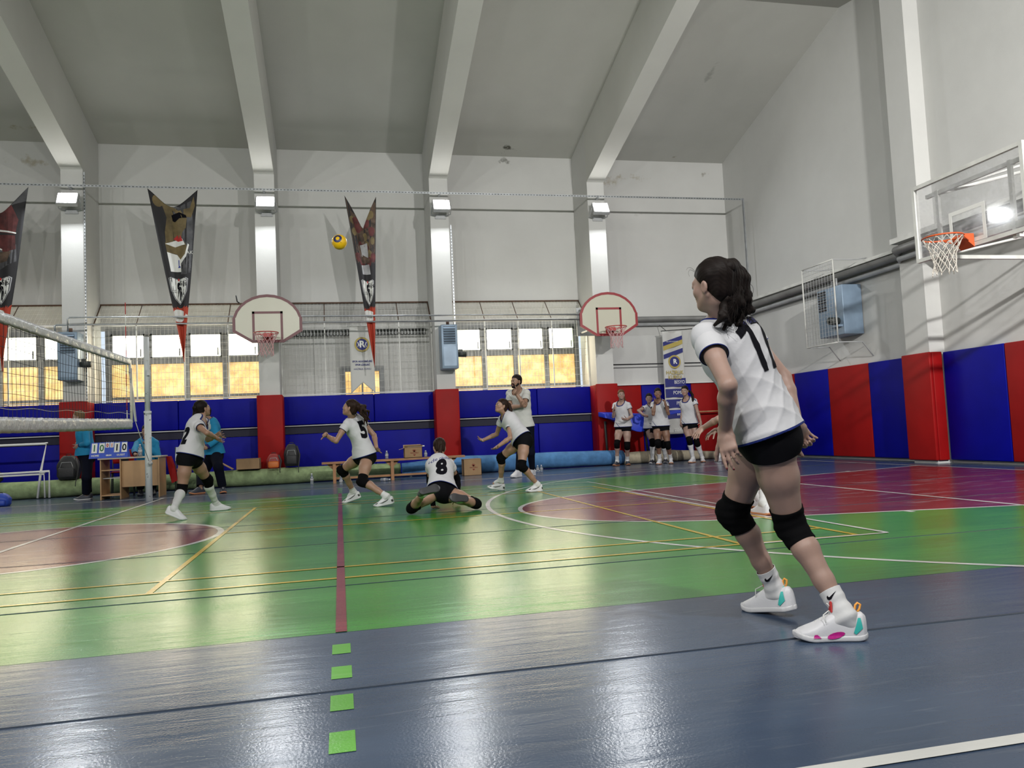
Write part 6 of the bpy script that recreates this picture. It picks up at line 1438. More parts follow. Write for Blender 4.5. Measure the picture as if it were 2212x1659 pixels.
        torso(F, .010, .010, -9, .30, .03); glutes(F, .010)
        for q in 'LR':
            hip, kn, an = J['hip'+q], J['kn'+q], J['an'+q]; r1 = .066 if outfit == 'coach' else .078
            F.add(s_cone(hip, kn, .100*s, r1*s), .04); F.add(s_cone(kn, kn+(an-kn)*.93, r1*s, (.046 if outfit == 'coach' else .068)*s), .03)
        V, Q = F.mesh(h, disp=folds(.005, 30)); T = tris(Q); V, T = clip(V, T, (V-spine(.17))@up)
        for q in 'LR':
            a = nz(J['an'+q]-J['kn'+q]); near = np.linalg.norm(V-J['an'+q], axis=1) < .14; V, T = clip(V, T, np.where(near, (V-(J['kn'+q]+(J['an'+q]-J['kn'+q])*.90))@a, -1.))
        mk('trousers', V, T, M['trouser'], root, solid=.003)
    J['H'] = H; J['spine'] = spine; J['up'] = up; J['sc'] = sc; J['fr'] = fr_c; J['root'] = root; J['TL'] = TL
    for q in 'LR':
        hip, kn, an, bf = J['hip'+q], J['kn'+q], J['an'+q], J['kf'+q]; td, fu = J['td'+q], J['fu'+q]; sd = np.cross(td, fu)
        if outfit == 'player' and kp:      # knee pad
            F = Field(); a0 = kn+(hip-kn)*.20; b0 = kn+(an-kn)*.21
            F.add(s_cone(kn+(hip-kn)*.30, kn, .0705*s, .0605*s), .02); F.add(s_cone(kn, kn+(an-kn)*.34-bf*.010*s, .060*s, .059*s), .02); F.add(s_ell(kn+bf*.026*s, [bf, np.cross(nz(an-kn), bf), nz(an-kn)], (.047*s, .051*s, .072*s)), .02)
            V, Q = F.mesh(min(h, .007), disp=lambda P: .0012*np.sin(((P-kn)@nz(an-hip))*170)); T = tris(Q)
            V, T = clip(V, T, (V-a0)@nz(hip-kn)); V, T = clip(V, T, (V-b0)@nz(an-kn)); mk('knee_pad', V, T, M['kneepad'], root, solid=.003)
        if outfit == 'player' or outfit == 'coach':
            F = Field(); up_ = sock if not hasattr(sock, '__len__') else sock['LR'.index(q)]
            e_ = .006*s; F.add(s_cone(kn+(an-kn)*.28-bf*.012*s, kn+(an-kn)*.62-bf*.004*s, .0515*s+e_, .039*s+e_), .02); F.add(s_cone(kn+(an-kn)*.62-bf*.004*s, an, .039*s+e_, .032*s+e_), .02); F.add(s_cone(kn, kn+(an-kn)*.28-bf*.012*s, .048*s+e_, .0515*s+e_), .02)
            F.add(s_cone(an, an-td*.022*s-fu*.03*s, .034*s+e_, .027*s+e_), .02); F.add(s_cone(an, an+td*.085*s-fu*.050*s, .034*s+e_, .018*s+e_), .02)
            V, Q = F.mesh(min(h, .006), disp=lambda P: .0016*np.sin(np.clip(((P-an)@nz(kn-an)), -1, .07)*150)*(((P-an)@nz(kn-an)) < .08)); T = tris(Q); V, T = clip(V, T, (V-(an+(kn-an)*up_))@nz(kn-an)); so = mk('sock', V, T, M['sock'], root, solid=.002); J['sock'+q] = (so, V, T)
        # shoe
        ss = s*(1.12 if male else 1.0); D_ = .082*ss
        if spec.get('flat'+q, True):
            D2 = an[2]+min(td[2]*ss*y_+fu[2]*ss*z_ for y_, z_ in ((-.07, 0), (.12, 0), (.18, .016)))-.001; D2 = D2/max(fu[2], .5)
            if .045 < D2 < .15: D_ = D2
        o = an-fu*D_; P = lambda y, z, x=0, o=o, td=td, fu=fu, sd=sd, ss=ss: o+td*y*ss+fu*z*ss+sd*x*ss
        YY = np.array([-.078, -.074, -.060, -.035, .0, .04, .08, .115, .145, .170, .186, .194]); WW = np.array([.004, .018, .031, .036, .0355, .0365, .041, .047, .0455, .036, .020, .003])
        TT = np.array([.064, .092, .106, .104, .096, .106, .086, .066, .054, .045, .036, .024]); SPR = lambda y: .016*np.clip((y-.12)/.07, 0, 1)**1.6+.006*np.clip((-.045-y)/.03, 0, 1)
        def fu_(Pn):
            q = (Pn-o)/ss; x, y, z = q@sd, q@td, q@fu; w = np.interp(y, YY, WW); t = np.interp(y, YY, TT); zz = z-.016; e_ = np.maximum(YY[0]-y, y-YY[-1])
            k = ((np.abs(x)/w)**2.6+(np.maximum(zz, 0)/(t-.016))**3.6)**(1/2.9); return np.maximum(np.maximum((k-1)*np.minimum(w, t)*.8, -zz-.006), e_)*ss
        def fs_(Pn):
            q = (Pn-o)/ss; x, y, z = q@sd, q@td, q@fu; w = np.interp(y, YY, WW)*1.05+.002+.004*np.clip((.03-np.abs(z-.012)), 0, .01); zc = .0115+SPR(y); r_ = .006; a_ = (np.abs(x)-w)*.9+r_; b_ = np.abs(z-zc)-.0115+r_; e_ = np.maximum(YY[0]-.003-y, y-YY[-1]-.003)
            return np.maximum(np.hypot(np.maximum(a_, 0), np.maximum(b_, 0))+np.minimum(np.maximum(a_, b_), 0)-r_, e_)*ss
        bl = np.min([P(-.09, 0, -.06), P(.2, .12, .06), P(-.09, .12, -.06), P(.2, 0, .06), P(-.09, 0, .06), P(.2, .12, -.06), P(-.09, .12, .06), P(.2, 0, -.06)], 0); bh = np.max([P(-.09, 0, -.06), P(.2, .12, .06), P(-.09, .12, -.06), P(.2, 0, .06), P(-.09, 0, .06), P(.2, .12, -.06), P(-.09, .12, .06), P(.2, 0, -.06)], 0)
        hs_ = .0035 if h < .005 else .006
        F = Field(); F.add((fu_, bl, bh), .002); V, Q = F.mesh(hs_); T = tris(Q); sh_o = mk('shoe', V, Q, M[shoe[0]], root, smooth_it=2); J['shoe'+q] = (sh_o, V, T)
        F = Field(); F.add((fs_, bl-.01, bh+.01), .002); V2, Q = F.mesh(hs_); so = mk('sole', V2, Q, M[shoe[1]], sh_o, smooth_it=2); J['shoe'+q] = (sh_o, np.concatenate([V, V2]), np.concatenate([T, tris(Q)+len(V)]))
        if h < .012:
            lc = MB()
            for k in range(5): y = .052+.015*k; z = float(np.interp(y, YY, TT)); lc.tube([P(y, z-.006, -.018), P(y-.004, z+.0025, 0), P(y, z-.006, .018)], .0024*ss, 5)
            lc.build('laces', M['lace'], sh_o)
        J['foot'+q] = P
    for q in arms_sleeve:
        sh, el, wr = J['sh'+q], J['el'+q], J['wr'+q]; F = Field(); F.add(s_cone(sh+(el-sh)*.5, el, .052*s, .043*s), .01); F.add(s_cone(el, el+(wr-el)*.28, .043*s, .044*s), .01); F.add(s_cone(el+(wr-el)*.28, wr, .044*s, .030*s), .01)
        V, Q = F.mesh(h); T = tris(Q); V, T = clip(V, T, (V-(sh+(el-sh)*.62))@nz(sh-el)); V, T = clip(V, T, np.where(np.linalg.norm(V-wr, axis=1) < .09, (V-wr)@nz(wr-el), -1.)); mk('arm_sleeve', V, T, M['sleeve_black'], root, solid=.002)
    J['tips'] = tipsall; J['A'] = A; J['hs'] = hs
    return J
def decal(J, txt, size, up_t, across, mat, key='jersey', front=False, sx=1.0, bold=.0, step=.012, name='number', verts=None, lift=.003, xd=None, yd=None, org=None, nd=None, parent=None):
    """lay lettering on a garment: cast each point of the flat letters onto the cloth"""
    o, V, T = J[key]; bvh = BVHTree.FromPolygons(V.tolist(), T.tolist())
    if org is None:
        f = J['fr'] if front else -J['fr']; X = J['sc']*(1 if front else -1); Y = J['up']; c = J['spine'](up_t)+X*across; c0 = c+f*.5; dirn = -f
    else: X, Y, c0, dirn = nz(xd), nz(yd), np.array(org)-nz(nd)*.4, nz(nd)
    vs, fs = verts if verts is not None else text_verts(txt, size, bold, step)
    out = []; ok = []
    for v in vs:
        p = c0+X*v[0]*sx+Y*v[1]; hit = bvh.ray_cast(Vector(p), Vector(dirn), 1.2)
        if hit[0] is None: out.append(tuple(p)); ok.append(False)
        else: out.append(tuple(hit[0]-Vector(dirn)*lift)); ok.append(True)
    fs2 = []
    for f in fs:
        if all(ok[i] for i in f):
            P = [Vector(out[i]) for i in f]
            if max((P[i]-P[i-1]).length for i in range(len(P))) < step*5+.02: fs2.append(f)
    if not fs2: return
    return mk2(name, out, fs2, mat, o)
def mk2(name, vs, fs, mat, parent):
    me = bpy.data.meshes.new(name); me.from_pydata([tuple(v) for v in vs], [], fs); me.materials.append(mat); me.polygons.foreach_set('use_smooth', [True]*len(fs)); me.update()
    o = bpy.data.objects.new(name, me); COL.objects.link(o); o.parent = parent; T_ = Vector((0, 0, 0)); p = parent
    while p: T_ += Vector(p.location); p = p.parent
    o.location = -T_; return o
def shape(polys, step=.006):
    """flat polygons cut into small cells so that they can follow a curved surface"""
    bm = bmesh.new()
    for P in polys: bm.faces.new([bm.verts.new((x, y, 0)) for x, y in P])
    bmesh.ops.triangulate(bm, faces=bm.faces[:])
    for ax in (0, 1):
        a = [v.co[ax] for v in bm.verts]; t = min(a)+step
        while t < max(a):
            bmesh.ops.bisect_plane(bm, geom=bm.verts[:]+bm.edges[:]+bm.faces[:], plane_co=Vector((t, 0, 0) if ax == 0 else (0, t, 0)), plane_no=Vector((1, 0, 0) if ax == 0 else (0, 1, 0))); t += step
    bm.verts.index_update(); vs = [v.co.copy() for v in bm.verts]; fs = [tuple(v.index for v in f.verts) for f in bm.faces]; bm.free(); return vs, fs
import os
DEBUG = os.environ.get('SCENE_DEBUG') == '1'
# ================================================================== THE PEOPLE
PONY = lambda pts, **k: dict(dict(pts=pts, n=8, r=.013, spread=.018, frizz=.4), **k)
# the foreground player, number 17
J = person('player in white jersey number 17 in the foreground, seen from behind, leaning forward',
    dict(pel=(1650, 928, 2.93), neck=(1556, 697, 1), head=(1539, 619, -1), hipL=(1657, 942, -1), hipR=(1642, 926, 1), shL=(1524, 727, -1), shR=(1600, 708, 1),
         elL=(1573, 832, -1), wrL=(1566, 931, 1), elR=(1692, 815, 1), wrR=(1723, 922, -1), haL=(1580, 1000, 2.80), haR=(1748, 968, 2.98),
         anL=(1.873, 2.725, .09, 0), knL=(1709, 1142, 0), toL=(1.675, 2.80, .03, 0), anR=(1.855, 3.175, .105, 0), knR=(1591, 1110, 0), toR=(1.74, 3.40, .03, 0), pitchR=-.14),
    s=1.0, hf=(-.46, .88, .02), hup=(-.08, 0, 1), h=.0045, fold=.011, hsc=.92, sock=.27, hemf=.012, hem=.045, bend=.035,
    hands=dict(L=dict(pn=(.75, .66, 0), curl=[.10, .22, .32, .42], splay=-.005), R=dict(pn=(-.25, -.9, .1), curl=[.95, .9, .8, .55], splay=.05, tcurl=.5)),
    pony=PONY([(.085, -.02, .075), (.108, -.03, .03), (.105, -.03, -.04), (.085, -.03, -.10), (.060, -.02, -.145)], base=(-.005, -.088, .070), n=22, r=.024, spread=.052, frizz=1.0, hi=True, wisps=90,
              locks=[[(.09, -.03, .06), (.125, -.03, .03), (.148, -.03, -.02), (.15, -.03, -.06), (.125, -.03, -.075)], [(.05, -.04, -.10), (.035, -.05, -.14), (.03, -.06, -.165), (.045, -.06, -.175)], [(.10, -.03, -.10), (.115, -.03, -.14), (.105, -.03, -.175), (.09, -.03, -.18)]],
              stray=[[(.02, .072, .075), (.02, .088, .088), (.02, .10, .092), (.02, .108, .085), (.02, .110, .075), (.02, .105, .062)], [(.03, .066, .08), (.03, .08, .095), (.03, .094, .102), (.03, .106, .100), (.03, .112, .092)]]))
SEV = [[(-.125, .10), (-.095, .115), (-.05, .16), (-.02, .16), (-.02, -.16), (-.065, -.16), (-.065, .085), (-.125, .05)], [(.02, .16), (.17, .16), (.17, .12), (.085, -.16), (.035, -.16), (.115, .115), (.02, .115)]]
decal(J, None, 0, .71, -.035, M['ink'], verts=shape([[(x*.68, y*.72) for x, y in P] for P in SEV], .010), step=.012)
decal(J, 'ide okulları', .042, .92, .0, M['navyprint'], name='lettering')
SW = [[(-.022, -.004), (-.018, -.010), (-.008, -.010), (.024, .010), (-.010, -.001), (-.014, .002), (-.014, .008), (-.020, .004)]]
for q in 'LR':
    an, kn = J['an'+q], J['kn'+q]; u = nz(kn-an); sd = nz(np.cross(nz(an-EYE), u)); c = an+(kn-an)*.20
    decal(J, None, 0, 0, 0, M['ink'], key='sock'+q, verts=shape(SW, .004), name='tick_mark', org=c-sd*.002, xd=sd, yd=u, nd=nz(np.cross(sd, u))*(1 if np.dot(np.cross(sd, u), an-EYE) > 0 else -1), step=.004, lift=.0025)
    # coloured panels, pull loop and loose laces of the shoes
    o, V, T = J['shoe'+q]; td, fu = J['td'+q], J['fu'+q]; sd2 = np.cross(td, fu); P = J['foot'+q]; n_ = nz(-sd2 if np.dot(sd2, EYE-an) < 0 else sd2)*-1
    sg = 1 if np.dot(sd2, EYE-an) > 0 else -1
    def el(cx, cz, rx, rz, a, n=14): return [(cx+rx*math.cos(t)*math.cos(a)-rz*math.sin(t)*math.sin(a), cz+rx*math.cos(t)*math.sin(a)+rz*math.sin(t)*math.cos(a)) for t in np.linspace(0, 2*PI, n+1)[:-1]]
    org = P(0, 0); fd = -sd2*sg
    if q == 'L':
        decal(J, None, 0, 0, 0, M['magenta'], key='shoeL', verts=shape([el(.045, .026, .034, .011, -.22)], .006), name='side_panel', org=org, xd=td, yd=fu, nd=fd, step=.006)
        decal(J, None, 0, 0, 0, M['magenta'], key='shoeL', verts=shape([[(.100, .018), (.13, .018), (.125, .030), (.115, .031)]], .006), name='toe_panel', org=org, xd=td, yd=fu, nd=fd, step=.006)
    decal(J, None, 0, 0, 0, M['teal_panel'], key='shoe'+q, verts=shape([[(-.055, .050), (-.028, .028), (-.020, .034), (-.040, .088), (-.050, .088)]], .006), name='heel_panel', org=org, xd=td, yd=fu, nd=fd, step=.006)
    lp = [P(-.042, .098), P(-.056, .115), P(-.060, .132), P(-.050, .138), P(-.042, .130), P(-.038, .112), P(-.036, .100)]
    MB().tube(lp, .0045, 6).build('pull_loop', M['loop'], o)
    MB().tube([P(-.025, .104, -.03), P(-.045, .100, 0), P(-.025, .104, .03)], .007, 6).build('heel_lining', M['teal_panel'], o)
    MB().tube([P(.035, .095), P(.060, .112, .01*sg), P(.085, .100, .03*sg), P(.080, .075, .045*sg)], .0022, 5).tube([P(.035, .095), P(.05, .125), P(.065, .14, -.01)], .0022, 5).build('lace_loop', M['lace'], o)
    MB().rbox((-.018, -.004, -.020), (.018, .004, .022), .004, M=Matrix(((sd2[0], td[0], fu[0], P(.050, .125)[0]), (sd2[1], td[1], fu[1], P(.050, .125)[1]), (sd2[2], td[2], fu[2], P(.050, .125)[2]), (0, 0, 0, 1)))).build('tongue', M['redprint'], o)
for q in 'L':
    for p, d in J['tips'][q][:2]: MB().lathe([(.001, -.004), (.0034, -.003), (.0036, .002), (.001, .005)], p-nz(np.array([.45, .88, 0]))*.0042, 8, M=Vector(d).to_track_quat('Z', 'Y').to_matrix().to_4x4()).build('fingernail', M['nail'], J['root'])

def shoe_marks(J, q):
    """dark curved side mark and heel patch of the runners' shoes, on both sides"""
    td, fu = J['td'+q], J['fu'+q]; sd2 = np.cross(td, fu); P = J['foot'+q]
    for sg in (1, -1):
        for nm, poly in (('side_mark', [[(.115, .040), (.06, .046), (.0, .066), (-.03, .080), (.0, .054), (.06, .034)]]), ('heel_patch', [[(-.072, .030), (-.050, .030), (-.045, .060), (-.070, .058)]]), ('toe_mark', [[(.15, .034), (.12, .040), (.125, .050), (.155, .042)]])):
            decal(J, None, 0, 0, 0, M['dark'], key='shoe'+q, verts=shape(poly, .008), name=nm, org=P(0, 0), xd=td, yd=fu, nd=-sd2*sg, step=.008)
# the player half hidden behind number 17, arms forward
J = person('player half hidden behind number 17, only her stretched forearms and white shoes showing',
    dict(pel=(1655, 962, 7.1), neck=(1607, 868, -1), head=(1590, 836, -1), hipL=(1662, 972, -1), hipR=(1648, 960, 1), shL=(1590, 880, -1), shR=(1612, 872, 1),
         elL=(1552, 905, -1), wrL=(1517, 925, 1), elR=(1580, 922, 1), wrR=(1545, 930, -1), haL=(1497, 940, 6.9), haR=(1522, 940, 7.1),
         anL=(1650, 1086, 'z0.11'), knL=(1600, 1030, -1), toL=(1612, 1100, 'z0.03'), anR=(1640, 1074, 'z0.11'), knR=(1567, 1006, 1), toR=(1608, 1084, 'z0.03')),
    hf=(-1, .1, .1), s=.97, shoe=('shoe_white', 'sole_gum'), hands=dict(L=dict(dir=(-.75, -.15, -.6), pn=(.55, .45, -.65), curl=.2, splay=.16), R=dict(dir=(-.85, 0, -.4), pn=(.3, .1, -.9), curl=.25, splay=.1)), pony=PONY([(.10, 0, .0), (.13, 0, -.08)]))
# number 2 at the net
J = person('player in white jersey number 2 striding towards the net post, hands raised in front',
    dict(pel=(411, 984, 10.4), neck=(431, 906, 1), head=(438, 884, 1), hipL=(418, 988, 1), hipR=(404, 992, -1), shL=(443, 911, 1), shR=(424, 917, -1),
         elR=(447, 935, -1), wrR=(469, 947, 1), elL=(449, 950, 1), wrL=(471, 939, -1), haR=(485, 957, 10.2), haL=(492, 930, 10.3),
         anL=(466, 1085, 'f0.10,11.0'), knL=(463, 1026, 1), toL=(494, 1096, 'f0.03,11.05'), anR=(376, 1107, 'f0.14,9.97'), knR=(393, 1062, -1), toR=(400, 1124, 'f0.03,9.95'), pitchR=-.45),
    hf=(.72, .62, .25), s=.98, sock=.80, skin='skin_tan', hands=dict(L=dict(pn=(.5, .8, .2), curl=.12, splay=.2), R=dict(pn=(.4, .6, .6), curl=.15, splay=.15)), fold=.005, bend=.02,
    pony=PONY([(-.085, -.05, -.03), (-.10, -.05, -.11), (-.09, -.05, -.19), (-.085, -.05, -.25)], base=(0, -.115, .05), n=10, r=.017, spread=.022, frizz=.4))
c_ = atY(399, 943, 10.2); decal(J, '2', .28, 0, 0, M['ink'], bold=.018, sx=.5, org=c_, xd=(.95, .2, .05), yd=J['up']+np.array([.12, 0, 0]), nd=nz(ray(399, 943)))
# the player running left, hair flying
J = person('player in white jersey leaning left with clenched fist and wavy dark hair flying',
    dict(pel=(787, 983, 10.45), neck=(762, 903, 1), head=(756, 882, -1), hipL=(792, 988, -1), hipR=(780, 984, 1), shL=(750, 915, -1), shR=(778, 908, 1),
         elL=(726, 953, -1), wrL=(704, 940, 1), elR=(808, 940, 1), wrR=(813, 966, -1), haL=(697, 934, 10.3), haR=(812, 977, 10.5),
         anL=(836, 1074, 'f0.12,10.0'), knL=(787, 1040, -1), toL=(810, 1097, 'f0.03,10.03'), anR=(763, 1064, 'f0.15,10.95'), knR=(737, 1015, 1), toR=(743, 1089, 'f0.03,10.97'), pitchL=-.15, pitchR=-.3),
    hf=(-.93, .25, .28), s=.97, sock=.19, skin='skin_tan', shoe=('shoe_white', 'sole_white'), hands=dict(L=dict(pn=(.2, .75, -.2), curl=1.15, splay=.02, tcurl=.2), R=dict(pn=(.5, .6, 0), curl=.9)), fold=.006, bend=.02,
    pony=PONY([(.10, -.02, .02), (.16, -.03, -.02), (.20, -.03, -.10), (.23, -.03, -.18)], base=(0, -.10, .03), n=14, r=.022, spread=.062, frizz=1.2), hair='hair_brown')
decal(J, '5', .30, .62, -.05, M['ink'], bold=.016, sx=.8)
decal(J, 'ide', .06, .90, .07, M['navyprint'], name='lettering')
for q in 'LR': shoe_marks(J, q)
# number 8, down on her knees
J = person('player in white jersey number 8 sunk low with knees apart on the green floor',
    dict(pel=(956, 1060, 8.86), neck=(950, 993, 1), head=(949, 968, 1), hipL=(946, 1063, -1), hipR=(966, 1062, 1), shL=(930, 1003, -1), shR=(971, 1001, 1),
         elL=(929, 1040, 1), wrL=(936, 1094, -1), elR=(987, 1034, 1), wrR=(989, 1078, -1), haL=(941, 1103, 9.0), haR=(985, 1098, 8.9),
         knL=(891, 1101, 'f0.075,8.72'), knR=(1027, 1091, 'f0.075,8.74'), anL=(914, 1066, -1), anR=(992, 1079, -1), toL=(937, 1060, 8.45), toR=(965, 1077, 8.35), flatL=False, flatR=False),
    hf=(-.1, .93, -.3), hup=(0, .3, .95), s=.96, shoe=('shoe_grey', 'sole_dark'), arms_sleeve=('L', 'R'), fold=.005, skin='skin_tan', sock=.14, hem=.0,
    hands=dict(L=dict(dir=(.3, .95, -.05), pn=(0, 0, -1), curl=.08, splay=.16), R=dict(dir=(.2, .9, -.3), pn=(0, 0, -1), curl=.1)), footup=None,
    pony=PONY([(-.01, -.12, -.07), (-.03, -.13, -.13), (-.03, -.12, -.17)], base=(0, -.10, .0), n=7, r=.015, spread=.014, frizz=.3), hair='hair_brown')
decal(J, '8', .29, .56, -.07, M['ink'], bold=.016, sx=.9)
decal(J, 'ide okulları', .064, .87, -.05, M['navyprint'], name='lettering')
# the low receiver with both arms forward
J = person('player in low receiving stance with both arms stretched left, in front of the coach',
    dict(pel=(1127, 950, 10.9), neck=(1092, 898, 1), head=(1083, 878, -1), hipL=(1130, 957, -1), hipR=(1119, 952, 1), shL=(1100, 912, -1), shR=(1084, 905, 1),
         elL=(1102, 946, -1), wrL=(1072, 967, 1), elR=(1073, 938, 1), wrR=(1043, 951, -1), haL=(1053, 980, 10.6), haR=(1021, 957, 11.0),
         anL=(1161, 1045, 'f0.10,10.8'), knL=(1127, 1009, -1), toL=(1146, 1064, 'f0.03,10.78'), anR=(1082, 1037, 11.35), knR=(1081, 996, 1), toR=(1056, 1044, 'f0.12,11.4'), pitchL=0, pitchR=.18),
    hf=(-.93, -.28, .32), s=.96, sock=.15, skin='skin_tan', hands=dict(L=dict(pn=(.0, .3, .9), curl=.2, splay=.14), R=dict(pn=(.2, -.5, .8), curl=.15, splay=.2)), fold=.006, bend=.03,
    pony=PONY([(.12, 0, .02), (.14, 0, -.06), (.13, 0, -.16), (.10, 0, -.25), (.08, 0, -.29)], base=(0, -.11, .05), n=9, r=.017, spread=.022, frizz=.3), hair='hair_brown')
for q in 'LR': shoe_marks(J, q)
# the coach
J = person('bald man in white polo and black trousers, hand on chin, by the far pads',
    dict(pel=(1130, 921, 14.5), neck=(1120, 845, 1), head=(1115, 825, -1), hipL=(1139, 927, -1), hipR=(1121, 927, 1), shL=(1137, 849, -1), shR=(1101, 850, 1),
         elL=(1133, 876, -1), wrL=(1115, 850, -1), elR=(1102, 880, -1), wrR=(1126, 877, -1), haL=(1109, 841, 13.95), haR=(1137, 875, 14.1),
         anL=(1150, 1014, 'f0.11,14.65'), knL=(1146, 970, -1), toL=(1141, 1024, 'f0.03,14.45'), anR=(1119, 1019, 'f0.11,14.45'), knR=(1124, 972, -1), toR=(1103, 1027, 'f0.03,14.25')),
    hf=(-.85, -.5, .02), s=1.13, male=True, outfit='coach', skin='skin_tan', hairstyle='short', hair='hair_black', hands=dict(L=dict(pn=(-.4, .8, .3), curl=1.0), R=dict(pn=(0, .7, .7), curl=.5)), sleeves=.62, hem=.02)
H = J['H']
F = Field(); F.add(s_ell(H(0, .062, -.088), J['A'], np.array([.026, .024, .021])*J['hs']), .01)
for sg in (1, -1): F.add(s_cone(H(sg*.058, .01, -.04), H(sg*.02, .062, -.088), .019*J['hs'], .018*J['hs']), .012)
F.add(s_cone(H(-.02, .088, -.036), H(.02, .088, -.036), .0075*J['hs'], .0075*J['hs']), .01); F.add(s_cone(H(-.025, .080, -.04), H(-.022, .065, -.085), .010*J['hs'], .012*J['hs']), .01); F.add(s_cone(H(.025, .080, -.04), H(.022, .065, -.085), .010*J['hs'], .012*J['hs']), .01)
V, Q = F.mesh(.006); mk('beard', V, Q, M['hair_black'], J['root'])
# officials in teal jumpers
G_OFF = None
J = person('official in teal jumper standing left of the scoreboard, head hidden by the net band',
    dict(pel=(186, 981, 15.4), neck=(180, 922, 1), head=(169, 902, -1), hipL=(187, 988, -1), hipR=(183, 986, 1), shL=(185, 931, -1), shR=(182, 926, 1),
         elL=(188, 958, -1), wrL=(171, 962, 1), elR=(186, 955, 1), wrR=(168, 958, 1), haL=(158, 972, 15.3), haR=(158, 966, 15.6),
         anL=(186, 1071, 'f0.10,15.35'), knL=(187, 1030, -1), toL=(166, 1081, 'f0.03,15.3'), anR=(190, 1069, 'f0.10,15.55'), knR=(188, 1028, 1), toR=(170, 1078, 'f0.03,15.55')),
    hf=(-1, -.1, -.05), s=1.0, outfit='official', hairstyle='short', hair='hair_grey', shoe=('shoe_dark', 'sole_white'), h=.010, belly=.12)
J = person('scorer in teal jumper sitting at the desk, half hidden by the white post',
    dict(pel=(318, 1007, 16.0), neck=(317, 950, -1), head=(316, 932, -1), hipL=(328, 1007, 1), hipR=(308, 1008, 1), shL=(336, 957, 1), shR=(297, 959, -1),
         elL=(341, 985, -1), wrL=(314, 958, -1), elR=(291, 985, -1), wrR=(292, 982, 15.3), haL=(310, 945, 15.4), haR=(297, 979, 15.15),
         anL=(330, 1066, 'f0.10,15.75'), knL=(332, 1018, -1), toL=(331, 1076, 'f0.03,15.5'), anR=(304, 1068, 'f0.10,15.75'), knR=(302, 1020, -1), toR=(303, 1078, 'f0.03,15.5')),
    hf=(0, -1, -.1), s=.98, male=True, outfit='official', hairstyle='short', hair='hair_black', shoe=('shoe_dark', 'sole_dark'), skin='skin_tan', h=.010, hands=dict(L=dict(pn=(0, .8, .4), curl=.8), R=dict(pn=(0, 0, -1), curl=.6)))
J = person('official in teal jumper and dark trousers standing behind player number 2',
    dict(pel=(463, 979, 15.3), neck=(457, 910, 1), head=(441, 893, -1), hipL=(466, 982, -1), hipR=(460, 980, 1), shL=(460, 919, -1), shR=(455, 914, 1),
         elL=(469, 949, -1), wrL=(444, 968, -1), elR=(463, 945, 1), wrR=(446, 966, 1), haL=(434, 966, 15.0), haR=(436, 965, 15.5),
         anL=(481, 1054, 'z0.09'), knL=(474, 1018, -1), toL=(486, 1066, 'z0.03'), anR=(433, 1056, 'z0.09'), knR=(440, 1018, 1), toR=(416, 1065, 'z0.03')),
    hf=(-1, -.2, -.05), s=1.08, male=True, outfit='official', hairstyle='short', hair='hair_black', shoe=('shoe_dark', 'sole_gum'), skin='skin_tan', h=.010, belly=.1)
# the waiting players along the wall
def waiting(label, spec, **k): return person(label, spec, h=.009, detail=1, tag='front', fold=.006, **k)
waiting('auburn-haired girl in white jersey standing left of the group, looking up the court',
    dict(pel=(1346, 921, 16.5), neck=(1343, 870, -1), head=(1342, 853, -1), hipL=(1354, 923, -1), hipR=(1338, 923, 1), shL=(1357, 874, -1), shR=(1329, 875, 1),
         elL=(1365, 899, -1), wrL=(1355, 906, -1), elR=(1325, 900, -1), wrR=(1327, 884, -1), haL=(1348, 906, 16.1), haR=(1328, 876, 16.05),
         anL=(1355, 991, 'f0.10,16.60'), knL=(1355, 958, -1), toL=(1358, 1003, 'f0.03,16.42'), anR=(1333, 994, 'f0.10,16.55'), knR=(1333, 960, -1), toR=(1325, 1006, 'f0.03,16.40')),
    hf=(-.25, -.96, .05), s=1.02, hair='hair_red', sock=.34, shoe=('shoe_dark', 'sole_gum'), hands=dict(L=dict(pn=(.1, .6, .7), curl=.4), R=dict(pn=(.6, -.2, .2), curl=.5)), pony=PONY([(.07, .04, -.05), (.09, .03, -.12)], base=(0, -.10, .02), r=.015))
waiting('girl with elbow out standing behind the dark-skinned girl, leaning on the blue mat',
    dict(pel=(1408, 924, 16.6), neck=(1404, 877, 1), head=(1402, 861, -1), hipL=(1416, 926, -1), hipR=(1401, 925, 1), shL=(1415, 881, 1), shR=(1393, 881, -1),
         elL=(1408, 903, -1), wrL=(1392, 897, -1), elR=(1379, 887, -1), wrR=(1388, 895, -1), haL=(1386, 894, 16.2), haR=(1393, 900, 16.2),
         anL=(1438, 991, 'f0.10,16.60'), knL=(1432, 958, -1), toL=(1436, 1001, 'f0.03,16.42'), anR=(1409, 992, 'f0.10,16.55'), knR=(1410, 957, -1), toR=(1405, 1003, 'f0.03,16.40')),
    hf=(-.4, -.9, 0), s=.98, hair='hair_black', sock=.80, shoe=('shoe_dark', 'sole_white'), hands=dict(L=dict(curl=.5), R=dict(curl=.5)), pony=PONY([(.05, .06, -.08)], base=(0, -.1, .03)))
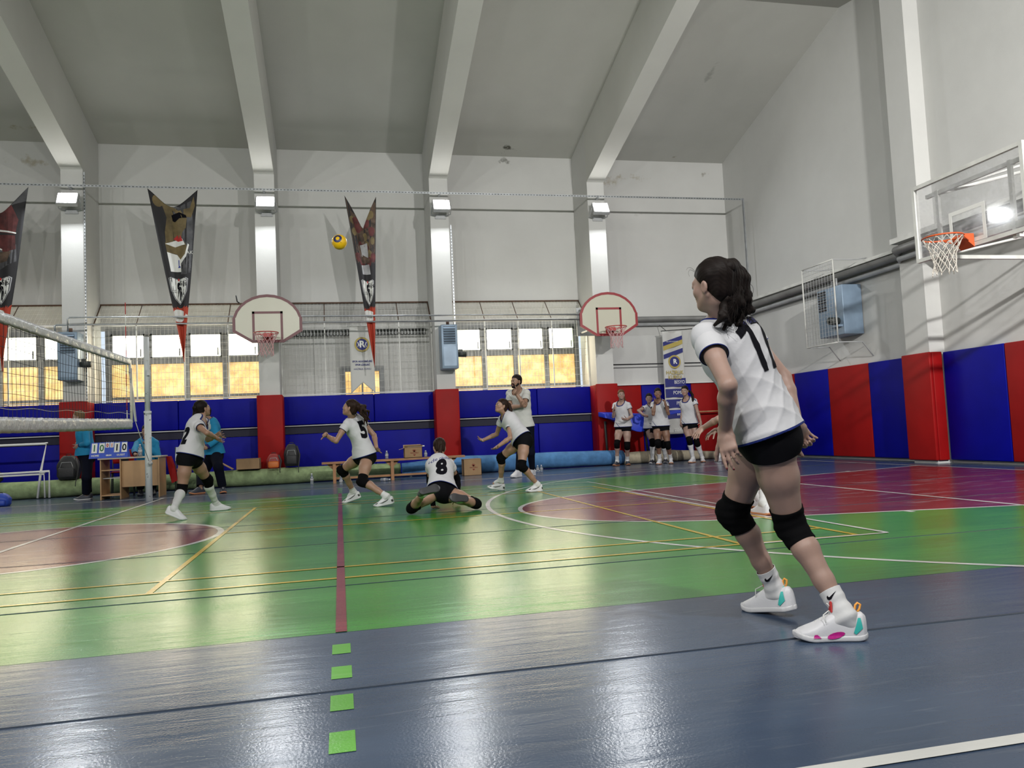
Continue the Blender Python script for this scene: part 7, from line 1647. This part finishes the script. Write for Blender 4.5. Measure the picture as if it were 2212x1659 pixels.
waiting('dark-skinned girl in white jersey with both hands raised to her face',
    dict(pel=(1427, 919, 16.0), neck=(1424, 867, -1), head=(1421, 850, -1), hipL=(1436, 921, -1), hipR=(1419, 921, 1), shL=(1438, 872, -1), shR=(1411, 873, 1),
         elL=(1444, 894, -1), wrL=(1437, 872, -1), elR=(1411, 895, -1), wrR=(1416, 870, -1), haL=(1435, 863, 15.65), haR=(1414, 860, 15.6),
         anL=(1449, 993, 'f0.10,16.10'), knL=(1442, 960, -1), toL=(1450, 1004, 'f0.03,15.92'), anR=(1425, 994, 'f0.10,16.05'), knR=(1422, 960, -1), toR=(1421, 1005, 'f0.03,15.90')),
    hf=(-.35, -.93, -.05), s=1.02, skin='skin_dark', hair='hair_black', sock=.40, shoe=('shoe_white', 'sole_gum'), hands=dict(L=dict(pn=(-.5, .5, 0), curl=1.0), R=dict(pn=(.5, .6, 0), curl=.3, splay=.12)), pony=PONY([(.03, .05, .05)], base=(0, -.10, .07), r=.018, n=6))
waiting('girl with a long dark ponytail over her shoulder, rightmost of the waiting group',
    dict(pel=(1489, 914, 16.0), neck=(1485, 862, -1), head=(1479, 845, -1), hipL=(1497, 916, -1), hipR=(1481, 917, 1), shL=(1500, 866, -1), shR=(1474, 869, 1),
         elL=(1507, 890, -1), wrL=(1514, 913, -1), elR=(1474, 895, -1), wrR=(1471, 918, -1), haL=(1515, 926, 15.6), haR=(1468, 929, 15.7),
         anL=(1517, 991, 'f0.10,16.00'), knL=(1505, 955, -1), toL=(1520, 1002, 'f0.03,15.82'), anR=(1497, 992, 'f0.10,15.95'), knR=(1490, 955, -1), toR=(1486, 1001, 'f0.03,15.80')),
    hf=(-.62, -.78, -.02), s=1.02, hair='hair_black', sock=.80, shoe=('shoe_white', 'sole_gum'), pony=PONY([(.13, -.02, -.02), (.15, -.07, -.10), (.14, -.10, -.20), (.13, -.10, -.26)], base=(0, -.11, .04), n=7, r=.015, spread=.014))
waiting('player almost hidden behind number 17, one white-socked leg showing next to the waiting girls',
    dict(pel=(1568, 913, 15.9), neck=(1567, 862, -1), head=(1564, 845, -1), hipL=(1576, 915, -1), hipR=(1560, 915, 1), shL=(1581, 866, -1), shR=(1553+6, 868, 1),
         elL=(1587, 890, -1), wrL=(1590, 912, -1), elR=(1560, 893, -1), wrR=(1563, 915, -1),
         anL=(1580, 989, 'f0.10,15.90'), knL=(1578, 952, -1), toL=(1578, 1000, 'f0.03,15.72'), anR=(1553, 986, 'f0.10,15.85'), knR=(1555, 950, -1), toR=(1543, 996, 'f0.03,15.70')),
    hf=(-.6, -.8, 0), s=.97, sock=.80, shoe=('shoe_white', 'sole_white'), pony=PONY([(.1, 0, -.1)], base=(0, -.10, .03)))
